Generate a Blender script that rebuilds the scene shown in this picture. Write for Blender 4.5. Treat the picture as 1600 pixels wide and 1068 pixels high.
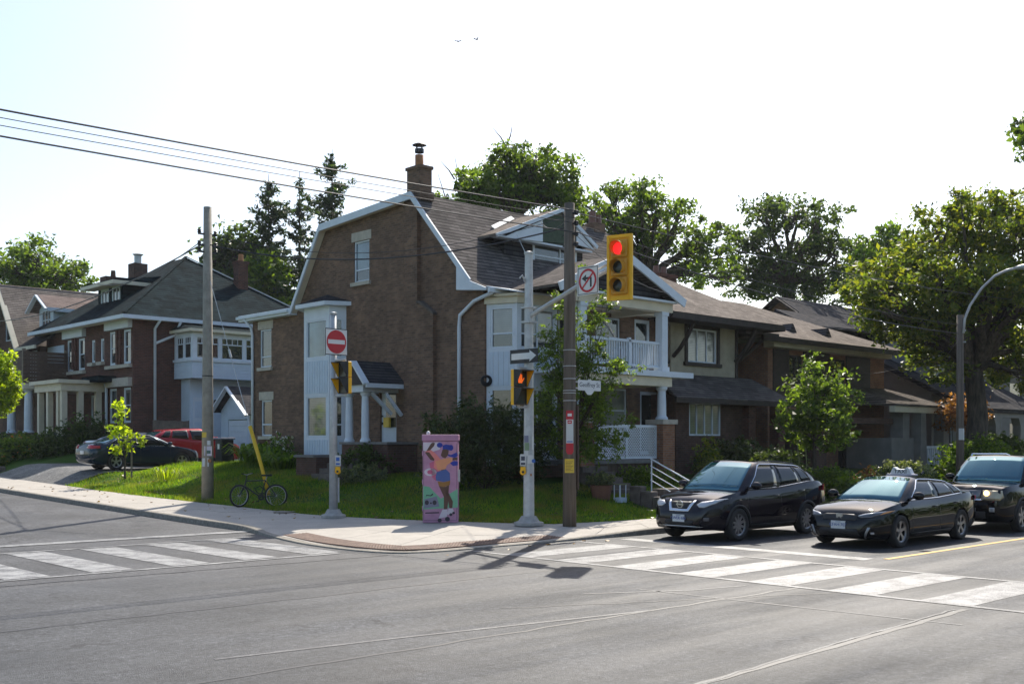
import bpy, bmesh, math, random
import numpy as np
from mathutils import Vector, Matrix
from mathutils.bvhtree import BVHTree

random.seed(7)
RNG = np.random.default_rng(7)
for o in list(bpy.data.objects):
    bpy.data.objects.remove(o)
S = bpy.context.scene
COL = S.collection
PI = math.pi

# ------------------------------------------------------------------ camera
# world: +X runs along the main road (away, to the right), +Y up the side street (away, to the left)
cam_data = bpy.data.cameras.new('camera')
cam = bpy.data.objects.new('camera', cam_data)
COL.objects.link(cam)
cam_data.sensor_width = 36.0
cam_data.lens = 38.25
cam_data.shift_y = 0.0975
cam_data.clip_start = 0.1
cam_data.clip_end = 3000
cam.location = (0, 0, 2.13)
cam.rotation_euler = (math.radians(90), 0, math.atan2(1800, 1700) - PI / 2)
S.camera = cam

# ------------------------------------------------------------------ sky, sun, exposure
SUN_AZ = math.radians(33.0)      # from +X towards +Y
SUN_EL = math.radians(45.0)
world = bpy.data.worlds.new('World')
S.world = world
world.use_nodes = True
wt = world.node_tree
sky = wt.nodes.new('ShaderNodeTexSky')
sky.sky_type = 'NISHITA'
sky.sun_disc = False
sky.sun_elevation = SUN_EL
sky.sun_rotation = PI / 2 - SUN_AZ
sky.air_density = 1.0
sky.dust_density = 1.7
sky.ozone_density = 1.0
wt.nodes['Background'].inputs['Strength'].default_value = 0.15
wt.links.new(sky.outputs['Color'], wt.nodes['Background'].inputs['Color'])
sun_l = bpy.data.lights.new('sun', 'SUN')
sun_l.energy = 5.0
sun_l.angle = math.radians(0.53)
sun_l.color = (1.0, 0.93, 0.82)
sun = bpy.data.objects.new('sun', sun_l)
COL.objects.link(sun)
sdir = Vector((math.cos(SUN_EL) * math.cos(SUN_AZ), math.cos(SUN_EL) * math.sin(SUN_AZ), math.sin(SUN_EL)))
sun.rotation_euler = (-sdir).to_track_quat('-Z', 'Y').to_euler()
sun.location = sdir * 200
S.view_settings.view_transform = 'Standard'
S.view_settings.look = 'None'
S.view_settings.exposure = 0.4
S.view_settings.gamma = 1.0
S.view_settings.use_curve_mapping = False
S.cycles.use_denoising = True
S.cycles.denoising_input_passes = 'RGB_ALBEDO_NORMAL'
S.cycles.denoising_prefilter = 'ACCURATE'
S.cycles.max_bounces = 8
S.cycles.transparent_max_bounces = 8
S.cycles.caustics_reflective = False
S.cycles.caustics_refractive = False

# ------------------------------------------------------------------ helpers: mesh builder
class MB:
    def __init__(self):
        self.v = []
        self.f = []
    def add(self, vs, fs):
        n = len(self.v)
        self.v += [tuple(p) for p in vs]
        self.f += [tuple(i + n for i in f) for f in fs]
        return self
    def box(self, x0, y0, z0, x1, y1, z1):
        vs = [(x0, y0, z0), (x1, y0, z0), (x1, y1, z0), (x0, y1, z0), (x0, y0, z1), (x1, y0, z1), (x1, y1, z1), (x0, y1, z1)]
        fl = (x1 - x0) * (y1 - y0) * (z1 - z0) < 0
        fs = [(3, 2, 1, 0), (4, 5, 6, 7), (0, 1, 5, 4), (1, 2, 6, 5), (2, 3, 7, 6), (3, 0, 4, 7)]
        return self.add(vs, [f[::-1] for f in fs] if fl else fs)
    def prism(self, pts, ext):
        """closed polygon of 3-D points pushed along the vector ext"""
        e = Vector(ext); p = [Vector(q) for q in pts]; n = len(p)
        nn = Vector((0, 0, 0))
        for i in range(n):
            nn += (p[i] - p[0]).cross(p[(i + 1) % n] - p[0])
        if nn.dot(e) < 0:
            p = p[::-1]
        vs = p + [q + e for q in p]
        fs = [tuple(range(n))[::-1], tuple(range(n, 2 * n))]
        fs += [(i, (i + 1) % n, n + (i + 1) % n, n + i) for i in range(n)]
        return self.add(vs, fs)
    def bar(self, p, q, w, h, up=(0, 0, 1)):
        p, q = Vector(p), Vector(q); d = (q - p).normalized(); u = Vector(up)
        s = d.cross(u)
        if s.length < 1e-4:
            s = d.cross(Vector((1, 0, 0)))
        s.normalize(); u = s.cross(d).normalized()
        a = [p + s * (w / 2) * i + u * (h / 2) * j for i, j in ((-1, -1), (1, -1), (1, 1), (-1, 1))]
        return self.prism(a, q - p)
    def tube(self, pts, r, n=8, caps=True):
        pts = [Vector(p) for p in pts]
        rs = r if isinstance(r, (list, tuple)) else [r] * len(pts)
        vs, fs = [], []
        ref = None
        for i, p in enumerate(pts):
            d = (pts[min(i + 1, len(pts) - 1)] - pts[max(i - 1, 0)])
            if d.length < 1e-9: d = Vector((0, 0, 1))
            d.normalize()
            if ref is None:
                ref = d.cross(Vector((0, 0, 1)) if abs(d.z) < 0.9 else Vector((1, 0, 0))).normalized()
            a = (ref - d * ref.dot(d)).normalized(); ref = a
            b = d.cross(a)
            for k in range(n):
                t = 2 * PI * k / n
                vs.append(p + (a * math.cos(t) + b * math.sin(t)) * rs[i])
        for i in range(len(pts) - 1):
            for k in range(n):
                fs.append((i * n + k, i * n + (k + 1) % n, (i + 1) * n + (k + 1) % n, (i + 1) * n + k))
        if caps:
            fs.append(tuple(range(n))[::-1]); fs.append(tuple((len(pts) - 1) * n + k for k in range(n)))
        return self.add(vs, fs)
    def lathe(self, prof, c, axis=(0, 0, 1), n=16, a0=0.0, a1=2 * PI):
        """prof: (radius, height along the axis); closed sweep when a full turn"""
        ax = Vector(axis).normalized()
        a = ax.cross(Vector((0, 0, 1)) if abs(ax.z) < 0.9 else Vector((1, 0, 0))).normalized(); b = ax.cross(a)
        c = Vector(c); full = abs(a1 - a0 - 2 * PI) < 1e-6
        m = n if full else n + 1
        vs, fs = [], []
        for r, h in prof:
            for k in range(m):
                t = a0 + (a1 - a0) * k / n
                vs.append(c + ax * h + (a * math.cos(t) + b * math.sin(t)) * r)
        for i in range(len(prof) - 1):
            for k in range(n):
                k2 = (k + 1) % m if full else k + 1
                fs.append((i * m + k, i * m + k2, (i + 1) * m + k2, (i + 1) * m + k))
        return self.add(vs, fs)
    def ball(self, c, r, n=10, m=6):
        rx, ry, rz = r if isinstance(r, (tuple, list)) else (r, r, r)
        vs = [(c[0], c[1], c[2] - rz)]; fs = []
        for i in range(1, m):
            t = -PI / 2 + PI * i / m
            for k in range(n):
                p = 2 * PI * k / n
                vs.append((c[0] + rx * math.cos(t) * math.cos(p), c[1] + ry * math.cos(t) * math.sin(p), c[2] + rz * math.sin(t)))
        vs.append((c[0], c[1], c[2] + rz)); L = len(vs) - 1
        for k in range(n):
            fs.append((0, 1 + (k + 1) % n, 1 + k))
            fs.append((L, 1 + (m - 2) * n + k, 1 + (m - 2) * n + (k + 1) % n))
            for i in range(m - 2):
                fs.append((1 + i * n + k, 1 + i * n + (k + 1) % n, 1 + (i + 1) * n + (k + 1) % n, 1 + (i + 1) * n + k))
        return self.add(vs, fs)
    def move(self, fn):
        self.v = [tuple(fn(Vector(p))) for p in self.v]
        return self

class Fr:
    """a wall frame: a runs along u, b is world z, c is outwards along n"""
    def __init__(self, o, u, n):
        self.o, self.u, self.n = Vector(o), Vector(u).normalized(), Vector(n).normalized()
    def p(self, a, b, c=0.0):
        q = self.o + self.u * a + self.n * c
        return Vector((q.x, q.y, b))
    def box(self, mb, a0, a1, b0, b1, c0, c1):
        P = [self.p(a, b, c) for b in (b0, b1) for a, c in ((a0, c0), (a1, c0), (a1, c1), (a0, c1))]
        mb.prism(P[:4], P[4] - P[0])
        return mb

ROOT = {}
def thing(name, label, cat, loc=(0, 0, 0), rotz=0.0, group=None):
    o = bpy.data.objects.new(name, None)
    COL.objects.link(o)
    o.empty_display_size = 0.3
    o.location = loc
    o.rotation_euler = (0, 0, rotz)
    o['label'] = label
    o['category'] = cat
    if group: o['group'] = group
    ROOT[o] = Vector(loc)
    return o
def tag(o, label, cat, group=None):
    o['label'] = label; o['category'] = cat
    if group: o['group'] = group
    return o
def mesh_of(name, v, f, m, smooth=False):
    me = bpy.data.meshes.new(name)
    me.from_pydata([tuple(p) for p in v], [], f)
    if m: me.materials.append(M[m] if isinstance(m, str) else m)
    if smooth:
        me.polygons.foreach_set('use_smooth', [True] * len(me.polygons))
    me.update()
    return me
def part(name, mb, m, parent=None, local=False, smooth=False, label=None, kind=None):
    """one mesh object; builder points are world points unless local"""
    v = mb.v
    if parent is not None and not local:
        L = ROOT[parent]
        v = [(p[0] - L.x, p[1] - L.y, p[2] - L.z) for p in v]
    o = bpy.data.objects.new(name, mesh_of(name, v, mb.f, m, smooth))
    COL.objects.link(o)
    if parent is not None:
        o.parent = parent
        ROOT[o] = ROOT.get(parent, Vector((0, 0, 0)))
    else:
        ROOT[o] = Vector((0, 0, 0))
    if label: o['label'] = label
    if kind: o['kind'] = kind
    return o
def struct(name, mb, m, smooth=False):
    o = part(name, mb, m, None, smooth=smooth)
    o['kind'] = 'structure'
    return o
def share(name, me, parent, loc=(0, 0, 0), rot=(0, 0, 0), scale=(1, 1, 1)):
    o = bpy.data.objects.new(name, me)
    COL.objects.link(o)
    o.parent = parent
    o.location = loc; o.rotation_euler = rot; o.scale = scale
    return o
def bevel(o, w=0.01, seg=2):
    b = o.modifiers.new('bevel', 'BEVEL'); b.width = w; b.segments = seg; b.limit_method = 'ANGLE'; b.angle_limit = math.radians(40)
    return o
def text_mesh(s, size, ext=0.002, align='CENTER'):
    """flat lettering in the local xz plane, facing -y, as (verts, faces)"""
    c = bpy.data.curves.new('lettering', 'FONT')
    c.body = s; c.size = size; c.extrude = ext; c.align_x = align; c.align_y = 'CENTER'; c.resolution_u = 3
    o = bpy.data.objects.new('lettering', c); COL.objects.link(o)
    bpy.context.view_layer.update()
    me = o.to_mesh()
    v = [(p.co.x, -p.co.z, p.co.y) for p in me.vertices]
    f = [tuple(q.vertices) for q in me.polygons]
    o.to_mesh_clear()
    bpy.data.objects.remove(o); bpy.data.curves.remove(c)
    return v, f

# ------------------------------------------------------------------ materials (procedural)
M = {}
class N:
    def __init__(self, name):
        self.m = bpy.data.materials.new(name); self.m.use_nodes = True
        self.t = self.m.node_tree; self.b = self.t.nodes['Principled BSDF']; self.out = self.t.nodes['Material Output']
        M[name] = self.m
    def n(self, ty, **kw):
        q = self.t.nodes.new(ty)
        for k, v in kw.items():
            if k in q.inputs: q.inputs[k].default_value = v
            else: setattr(q, k, v)
        return q
    def l(self, a, b):
        self.t.links.new(a, b); return self
    def noise(self, vec, scale, detail=4.0, rough=0.55):
        q = self.n('ShaderNodeTexNoise'); q.inputs['Scale'].default_value = scale; q.inputs['Detail'].default_value = detail; q.inputs['Roughness'].default_value = rough
        self.l(vec, q.inputs['Vector']); return q.outputs['Fac']
    def ramp(self, fac, stops):
        q = self.n('ShaderNodeValToRGB'); e = q.color_ramp.elements
        while len(e) < len(stops): e.new(0.5)
        for i, (p, c) in enumerate(stops):
            e[i].position = p; e[i].color = (c[0], c[1], c[2], 1) if not isinstance(c, (int, float)) else (c, c, c, 1)
        self.l(fac, q.inputs['Fac']); return q.outputs['Color']
    def mix(self, fac, a, b, blend='MIX'):
        q = self.n('ShaderNodeMix', data_type='RGBA', blend_type=blend)
        for s, i in ((fac, 0), (a, 6), (b, 7)):
            if isinstance(s, (int, float)): q.inputs[i].default_value = s
            elif isinstance(s, tuple): q.inputs[i].default_value = (*s, 1)
            else: self.l(s, q.inputs[i])
        return q.outputs[2]
    def math(self, op, a, b=0.0, c=0.0):
        q = self.n('ShaderNodeMath', operation=op)
        for i, s in enumerate((a, b, c)):
            if isinstance(s, (int, float)): q.inputs[i].default_value = s
            else: self.l(s, q.inputs[i])
        return q.outputs[0]
    def vmath(self, op, a, b=None):
        q = self.n('ShaderNodeVectorMath', operation=op)
        for i, s in enumerate((a, b)):
            if s is None: continue
            if isinstance(s, tuple): q.inputs[i].default_value = s
            else: self.l(s, q.inputs[i])
        return q
    def pos(self):
        return self.n('ShaderNodeNewGeometry').outputs['Position']
    def obj(self):
        return self.n('ShaderNodeTexCoord').outputs['Object']
    def bump(self, h, strength=0.5, dist=0.02):
        q = self.n('ShaderNodeBump'); q.inputs['Strength'].default_value = strength; q.inputs['Distance'].default_value = dist
        self.l(h, q.inputs['Height']); self.l(q.outputs['Normal'], self.b.inputs['Normal']); return self
    def surf_uv(self):
        """(along the course, up the slope) in metres for any plane face"""
        g = self.n('ShaderNodeNewGeometry')
        t = self.vmath('NORMALIZE', self.vmath('CROSS_PRODUCT', (0, 0, 1), g.outputs['True Normal']).outputs[0]).outputs[0]
        q = self.n('ShaderNodeVectorMath', operation='CROSS_PRODUCT')
        u = self.vmath('DOT_PRODUCT', g.outputs['Position'], t).outputs['Value']
        s = self.vmath('CROSS_PRODUCT', g.outputs['True Normal'], t).outputs[0]
        v = self.vmath('DOT_PRODUCT', g.outputs['Position'], s).outputs['Value']
        c = self.n('ShaderNodeCombineXYZ'); self.l(u, c.inputs[0]); self.l(v, c.inputs[1])
        return c.outputs[0]
    def set(self, **kw):
        for k, v in kw.items():
            self.b.inputs[k.replace('_', ' ')].default_value = (*v, 1) if isinstance(v, tuple) and len(v) == 3 else v
        return self
    def color(self, s):
        self.l(s, self.b.inputs['Base Color']); return self

def plain(name, col, rough=0.6, metal=0.0, var=0.12, scale=6.0, bump=0.0, spec=0.5, coat=0.0):
    k = N(name).set(Roughness=rough, Metallic=metal, Specular_IOR_Level=spec, Coat_Weight=coat)
    p = k.obj()
    f = k.noise(p, scale, 5)
    lo = tuple(c * (1 - var) for c in col); hi = tuple(min(1, c * (1 + var)) for c in col)
    k.color(k.ramp(f, [(0.3, lo), (0.7, hi)]))
    if bump: k.bump(k.noise(p, scale * 6, 3), bump, 0.01)
    return k

def brick_mat(name, c1, c2, mortar, dirt=0.25):
    k = N(name).set(Roughness=0.85, Specular_IOR_Level=0.25)
    uv = k.surf_uv()
    b = k.n('ShaderNodeTexBrick'); k.l(uv, b.inputs['Vector'])
    for n_, v_ in (('Scale', 1.0), ('Mortar Size', 0.009), ('Mortar Smooth', 0.15), ('Bias', -0.15), ('Brick Width', 0.215), ('Row Height', 0.075)):
        b.inputs[n_].default_value = v_
    b.inputs['Color1'].default_value = (*c1, 1); b.inputs['Color2'].default_value = (*c2, 1); b.inputs['Mortar'].default_value = (*mortar, 1)
    big = k.noise(k.pos(), 0.6, 5, 0.65)
    med = k.noise(k.pos(), 3.5, 4)
    c = k.mix(dirt, b.outputs['Color'], k.ramp(big, [(0.3, (0.35, 0.32, 0.3)), (0.7, (1.25, 1.15, 1.05))]), 'MULTIPLY')
    c = k.mix(0.5, c, k.ramp(med, [(0.35, 0.7), (0.65, 1.25)]), 'MULTIPLY')
    k.color(c)
    k.bump(k.math('ADD', k.math('MULTIPLY', b.outputs['Fac'], -1.0), k.math('MULTIPLY', k.noise(k.pos(), 40, 3), 0.5)), 0.7, 0.012)
    return k

def shingle_mat(name, c1, c2, row=0.15, width=0.32, streak=(0.5, 1.3)):
    k = N(name).set(Roughness=1.0, Specular_IOR_Level=0.03)
    uv = k.surf_uv()
    b = k.n('ShaderNodeTexBrick'); k.l(uv, b.inputs['Vector'])
    for n_, v_ in (('Scale', 1.0), ('Mortar Size', 0.004), ('Mortar Smooth', 0.3), ('Bias', 0.0), ('Brick Width', width), ('Row Height', row)):
        b.inputs[n_].default_value = v_
    b.inputs['Color1'].default_value = (*c1, 1); b.inputs['Color2'].default_value = (*c2, 1); b.inputs['Mortar'].default_value = (c1[0] * .3, c1[1] * .3, c1[2] * .3, 1)
    sp = k.n('ShaderNodeSeparateXYZ'); k.l(uv, sp.inputs[0])
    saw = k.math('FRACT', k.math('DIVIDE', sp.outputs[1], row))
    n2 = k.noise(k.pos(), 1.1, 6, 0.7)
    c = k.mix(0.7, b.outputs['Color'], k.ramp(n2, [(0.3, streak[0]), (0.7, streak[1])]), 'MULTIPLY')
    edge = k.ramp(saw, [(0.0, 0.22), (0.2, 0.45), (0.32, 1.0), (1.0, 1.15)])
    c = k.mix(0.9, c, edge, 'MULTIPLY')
    k.color(c)
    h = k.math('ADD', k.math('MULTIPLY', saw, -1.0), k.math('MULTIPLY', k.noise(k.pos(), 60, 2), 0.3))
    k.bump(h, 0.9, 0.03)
    return k

def leaf_mat(name, dark, light, trans=0.45, tip=None, straw=None):
    k = N(name)
    g = k.n('ShaderNodeNewGeometry')
    stops = [(0.0, dark), (0.55, light), (1.0, tuple(c * 1.35 for c in light))]
    if tip: stops = [(0.0, dark), (0.5, light), (0.85, tip), (1.0, tip)]
    col = k.ramp(g.outputs['Random Per Island'], stops)
    col = k.mix(0.6, col, k.ramp(k.noise(k.pos(), 0.55, 2), [(0.35, 0.55), (0.65, 1.35)]), 'MULTIPLY')
    if straw: col = k.mix(k.ramp(k.noise(k.pos(), 0.8, 5, 0.65), [(0.5, 0.0), (0.68, 0.85)]), col, straw)
    k.color(col); k.set(Roughness=0.45, Specular_IOR_Level=0.35)
    tr = k.n('ShaderNodeBsdfTranslucent')
    tcol = k.mix(1.0, col, (2.1, 2.2, 0.7), 'MULTIPLY')
    k.l(tcol, tr.inputs['Color'])
    ms = k.n('ShaderNodeMixShader'); ms.inputs[0].default_value = trans
    k.l(k.b.outputs[0], ms.inputs[1]); k.l(tr.outputs[0], ms.inputs[2]); k.l(ms.outputs[0], k.out.inputs['Surface'])
    return k

def asphalt_mat(name, base, patch):
    k = N(name).set(Roughness=0.8, Specular_IOR_Level=0.3)
    p = k.pos()
    mp = k.n('ShaderNodeMapping'); mp.inputs['Scale'].default_value = patch; k.l(p, mp.inputs['Vector'])
    fine = k.noise(p, 24, 6, 0.85)
    mid = k.noise(p, 9, 8, 0.85)
    streak = k.noise(mp.outputs[0], 1.0, 6, 0.6)
    vor = k.n('ShaderNodeTexVoronoi'); vor.inputs['Scale'].default_value = 90; k.l(p, vor.inputs['Vector'])
    c = k.ramp(fine, [(0.30, tuple(x * 0.35 for x in base)), (0.5, base), (0.72, tuple(x * 2.3 for x in base))])
    c = k.mix(0.7, c, k.ramp(streak, [(0.32, 0.62), (0.5, 1.0), (0.68, 1.35)]), 'MULTIPLY')
    c = k.mix(0.9, c, k.ramp(mid, [(0.36, 0.45), (0.5, 0.95), (0.64, 1.75)]), 'MULTIPLY')
    blot = k.noise(p, 0.45, 6, 0.7)
    c = k.mix(0.75, c, k.ramp(blot, [(0.34, 0.5), (0.5, 1.0), (0.62, 1.45)]), 'MULTIPLY')
    cr = k.n('ShaderNodeTexVoronoi', feature='DISTANCE_TO_EDGE'); cr.inputs['Scale'].default_value = 0.32
    wv = k.vmath('ADD', p, None); wn = k.n('ShaderNodeTexNoise'); wn.inputs['Scale'].default_value = 2.2; wn.inputs['Detail'].default_value = 5; k.l(p, wn.inputs['Vector']); k.l(wn.outputs['Color'], wv.inputs[1]); k.l(wv.outputs[0], cr.inputs['Vector'])
    crack = k.math('MULTIPLY', k.ramp(cr.outputs['Distance'], [(0.004, 1.0), (0.012, 0.0)]), k.ramp(k.noise(p, 0.7, 2), [(0.5, 0.0), (0.56, 1.0)]))
    c = k.mix(k.math('MULTIPLY', crack, 0.75), c, (0.018, 0.018, 0.02))
    k.color(c)
    k.l(k.ramp(streak, [(0.3, 0.5), (0.7, 0.8)]), k.b.inputs['Roughness'])
    k.bump(k.math('ADD', k.math('MULTIPLY', vor.outputs['Distance'], 0.6), fine), 0.6, 0.012)
    return k

def paint_mat(name, col, under, wear=0.45):
    k = N(name).set(Roughness=0.6, Specular_IOR_Level=0.4)
    p = k.pos()
    w = k.math('ADD', k.math('MULTIPLY', k.noise(p, 60, 3, 0.7), 0.6), k.math('MULTIPLY', k.noise(p, 2.2, 5, 0.7), 0.5))
    f = k.ramp(w, [(wear, 0.0), (wear + 0.14, 1.0)])
    k.color(k.mix(f, under, k.mix(k.noise(p, 9, 4), tuple(c * .8 for c in col), col)))
    k.bump(k.noise(p, 70, 2), 0.4, 0.006)
    return k

asphalt_mat('asphalt', (0.046, 0.048, 0.052), (0.12, 1.1, 1))
asphalt_mat('asphalt_side', (0.056, 0.057, 0.060), (1.0, 0.13, 1))
asphalt_mat('driveway_asphalt', (0.13, 0.128, 0.122), (0.4, 0.6, 1))
paint_mat('road_paint', (0.37, 0.37, 0.365), (0.08, 0.08, 0.083), 0.485)
paint_mat('road_paint_worn', (0.40, 0.40, 0.39), (0.08, 0.08, 0.082), 0.48)
paint_mat('road_paint_faded', (0.26, 0.26, 0.255), (0.07, 0.07, 0.073), 0.54)
paint_mat('road_paint_yellow', (0.62, 0.36, 0.05), (0.13, 0.11, 0.09), 0.38)
plain('tar_seal', (0.022, 0.022, 0.023), 0.55, var=0.3)
k = N('concrete').set(Roughness=0.85, Specular_IOR_Level=0.3)
p = k.pos()
c = k.ramp(k.noise(p, 30, 4, 0.7), [(0.3, (0.36, 0.33, 0.29)), (0.7, (0.52, 0.48, 0.42))])
c = k.mix(0.6, c, k.ramp(k.noise(p, 1.3, 6, 0.7), [(0.3, 0.72), (0.7, 1.12)]), 'MULTIPLY')
k.color(c).bump(k.noise(p, 80, 2), 0.3, 0.005)
k = N('kerb_concrete').set(Roughness=0.88, Specular_IOR_Level=0.25)
p = k.pos()
c = k.ramp(k.noise(p, 14, 5, 0.7), [(0.3, (0.16, 0.145, 0.12)), (0.7, (0.36, 0.33, 0.28))])
k.color(c).bump(k.noise(p, 60, 2), 0.4, 0.006)
plain('pole_concrete', (0.30, 0.265, 0.21), 0.8, var=0.2, scale=5, bump=0.3)
k = N('tactile_iron').set(Roughness=0.7, Specular_IOR_Level=0.3)
p = k.pos(); k.color(k.ramp(k.noise(p, 9, 5), [(0.3, (0.12, 0.07, 0.05)), (0.7, (0.23, 0.145, 0.105))]))
k = N('lawn_soil').set(Roughness=0.95, Specular_IOR_Level=0.1)
p = k.pos()
c = k.ramp(k.noise(p, 1.2, 6, 0.7), [(0.34, (0.055, 0.085, 0.015)), (0.56, (0.04, 0.1, 0.012)), (0.75, (0.10, 0.085, 0.035))])
k.color(c).bump(k.noise(p, 30, 3), 0.6, 0.03)
leaf_mat('grass_blade', (0.05, 0.11, 0.010), (0.11, 0.20, 0.018), 0.55, tip=(0.19, 0.22, 0.03), straw=(0.20, 0.16, 0.06))
brick_mat('brick_brown', (0.225, 0.138, 0.09), (0.11, 0.072, 0.052), (0.19, 0.145, 0.115), 0.4)
brick_mat('brick_red', (0.15, 0.062, 0.044), (0.075, 0.036, 0.03), (0.13, 0.1, 0.085), 0.4)
brick_mat('brick_dark', (0.14, 0.075, 0.055), (0.09, 0.05, 0.04), (0.12, 0.1, 0.09), 0.5)
brick_mat('brick_orange', (0.34, 0.16, 0.085), (0.24, 0.11, 0.065), (0.24, 0.2, 0.17), 0.35)
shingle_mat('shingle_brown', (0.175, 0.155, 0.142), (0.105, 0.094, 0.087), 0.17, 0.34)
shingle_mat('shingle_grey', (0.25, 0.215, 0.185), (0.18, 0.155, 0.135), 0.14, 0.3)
shingle_mat('shingle_green', (0.013, 0.025, 0.029), (0.006, 0.012, 0.015), 0.22, 0.42, (0.4, 2.2))
shingle_mat('shingle_slate', (0.085, 0.08, 0.08), (0.05, 0.05, 0.056), 0.15, 0.3)
shingle_mat('shingle_pink', (0.25, 0.20, 0.18), (0.19, 0.15, 0.135), 0.15, 0.3)
plain('white_trim', (0.64, 0.70, 0.76), 0.55, var=0.06, scale=3)  # white paint with the blue of skylit shade put into its colour
plain('cream_trim', (0.66, 0.60, 0.46), 0.6, var=0.08, scale=3)
plain('white_siding', (0.55, 0.64, 0.73), 0.6, var=0.06, scale=2)  # white boards, tinted with the same sky-fill blue
plain('grey_siding', (0.22, 0.225, 0.23), 0.7, var=0.12, scale=2)
plain('grey_render', (0.21, 0.20, 0.185), 0.85, var=0.15, scale=2, bump=0.2)
plain('stucco', (0.36, 0.32, 0.235), 0.9, var=0.16, scale=2.5, bump=0.25)
plain('limestone', (0.46, 0.42, 0.35), 0.85, var=0.15, scale=5, bump=0.2)
plain('green_shingle_wall', (0.06, 0.085, 0.055), 0.85, var=0.25, scale=8)
plain('brown_wood', (0.085, 0.055, 0.038), 0.75, var=0.3, scale=6)
plain('dark_timber', (0.035, 0.025, 0.02), 0.7, var=0.3, scale=6)
plain('fence_wood', (0.2, 0.165, 0.125), 0.85, var=0.25, scale=5)
plain('dark_stone', (0.12, 0.10, 0.085), 0.9, var=0.35, scale=5, bump=0.4)
plain('porch_cap', (0.17, 0.165, 0.16), 0.8, var=0.15)
plain('dark_void', (0.012, 0.011, 0.011), 0.9, var=0.2)
plain('clay_pipe', (0.38, 0.17, 0.07), 0.8, var=0.2)
plain('black_metal', (0.02, 0.02, 0.022), 0.45, var=0.2)
plain('rubber', (0.018, 0.018, 0.018), 0.8, var=0.25, scale=20)
plain('galvanised', (0.50, 0.51, 0.51), 0.5, 0.35, 0.14, 7)
plain('concrete_grey', (0.36, 0.35, 0.33), 0.8, var=0.18, scale=8, bump=0.2)
k = N('pole_wood').set(Roughness=0.85, Specular_IOR_Level=0.2)
mp = k.n('ShaderNodeMapping'); mp.inputs['Scale'].default_value = (14, 14, 0.6); k.l(k.pos(), mp.inputs['Vector'])
k.color(k.ramp(k.noise(mp.outputs[0], 1.0, 6, 0.7), [(0.25, (0.07, 0.056, 0.045)), (0.55, (0.165, 0.135, 0.108)), (0.8, (0.26, 0.22, 0.18))])).bump(k.noise(mp.outputs[0], 1.0, 5), 0.5, 0.02)
k = N('bark').set(Roughness=0.9, Specular_IOR_Level=0.15)
mp = k.n('ShaderNodeMapping'); mp.inputs['Scale'].default_value = (9, 9, 1.6); k.l(k.pos(), mp.inputs['Vector'])
k.color(k.ramp(k.noise(mp.outputs[0], 1.0, 6, 0.7), [(0.3, (0.03, 0.024, 0.018)), (0.7, (0.13, 0.105, 0.08))])).bump(k.noise(mp.outputs[0], 1.3, 5), 0.9, 0.04)
def glass_mat(name, tint, rough=0.03, slats=None):
    k = N(name).set(Roughness=rough, Specular_IOR_Level=0.9, IOR=1.6, Coat_Weight=0.6, Coat_Roughness=0.02)
    p = k.pos()
    c = k.ramp(k.noise(p, 0.9, 3), [(0.3, tuple(x * .5 for x in tint)), (0.7, tuple(x * 1.4 for x in tint))])
    if slats:
        sp = k.n('ShaderNodeSeparateXYZ'); k.l(p, sp.inputs[0])
        s = k.math('FRACT', k.math('DIVIDE', sp.outputs[2], slats))
        c = k.mix(1.0, c, k.ramp(s, [(0.0, 0.55), (0.3, 1.0), (0.8, 1.1), (1.0, 0.6)]), 'MULTIPLY')
    k.color(c)
    return k
glass_mat('window_glass', (0.035, 0.042, 0.042))
glass_mat('window_glass_blue', (0.10, 0.17, 0.20))
glass_mat('window_blind', (0.20, 0.21, 0.20), 0.08, 0.06)
glass_mat('window_curtain', (0.30, 0.31, 0.27), 0.08)
def car_paint(name, col, flake=0.0, rough=0.25):
    k = N(name).set(Base_Color=col, Roughness=rough, Metallic=flake, Specular_IOR_Level=0.0, Coat_Weight=1.0, Coat_Roughness=0.012, Coat_IOR=1.48)
    k.l(k.ramp(k.noise(k.obj(), 3, 3), [(0.3, rough * 0.95), (0.7, rough * 1.05)]), k.b.inputs['Roughness'])
    return k
car_paint('paint_black', (0.004, 0.004, 0.005), 0.0, 0.4)
car_paint('paint_plum_black', (0.006, 0.004, 0.009), 0.0, 0.4)
car_paint('paint_blue_black', (0.008, 0.022, 0.040), 0.2)
car_paint('paint_red', (0.32, 0.012, 0.02), 0.2)
car_paint('paint_silver', (0.5, 0.52, 0.53), 0.6, 0.3)
k = N('car_glass').set(Base_Color=(0.006, 0.03, 0.036), Roughness=0.015, Specular_IOR_Level=0.9, IOR=2.1, Specular_Tint=(0.40, 0.74, 0.88))
k = N('car_glass_side').set(Base_Color=(0.010, 0.012, 0.012), Roughness=0.03, Specular_IOR_Level=0.5, IOR=1.5)
k = N('chrome').set(Base_Color=(0.72, 0.73, 0.74), Roughness=0.12, Metallic=1.0)
k = N('alloy').set(Base_Color=(0.42, 0.42, 0.43), Roughness=0.35, Metallic=0.85)
plain('alloy_dark', (0.04, 0.04, 0.042), 0.5, 0.3)
plain('black_plastic', (0.018, 0.018, 0.019), 0.55, var=0.15)
k = N('lamp_lens').set(Base_Color=(0.55, 0.56, 0.57), Roughness=0.08, Metallic=0.5, Coat_Weight=1.0)
k = N('lamp_lens_dark').set(Base_Color=(0.12, 0.12, 0.125), Roughness=0.1, Metallic=0.4, Coat_Weight=1.0)
k = N('lamp_lens_aged').set(Base_Color=(0.5, 0.42, 0.26), Roughness=0.25, Metallic=0.2, Coat_Weight=1.0)
k = N('lamp_amber').set(Base_Color=(0.7, 0.25, 0.02), Roughness=0.2, Coat_Weight=1.0)
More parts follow.
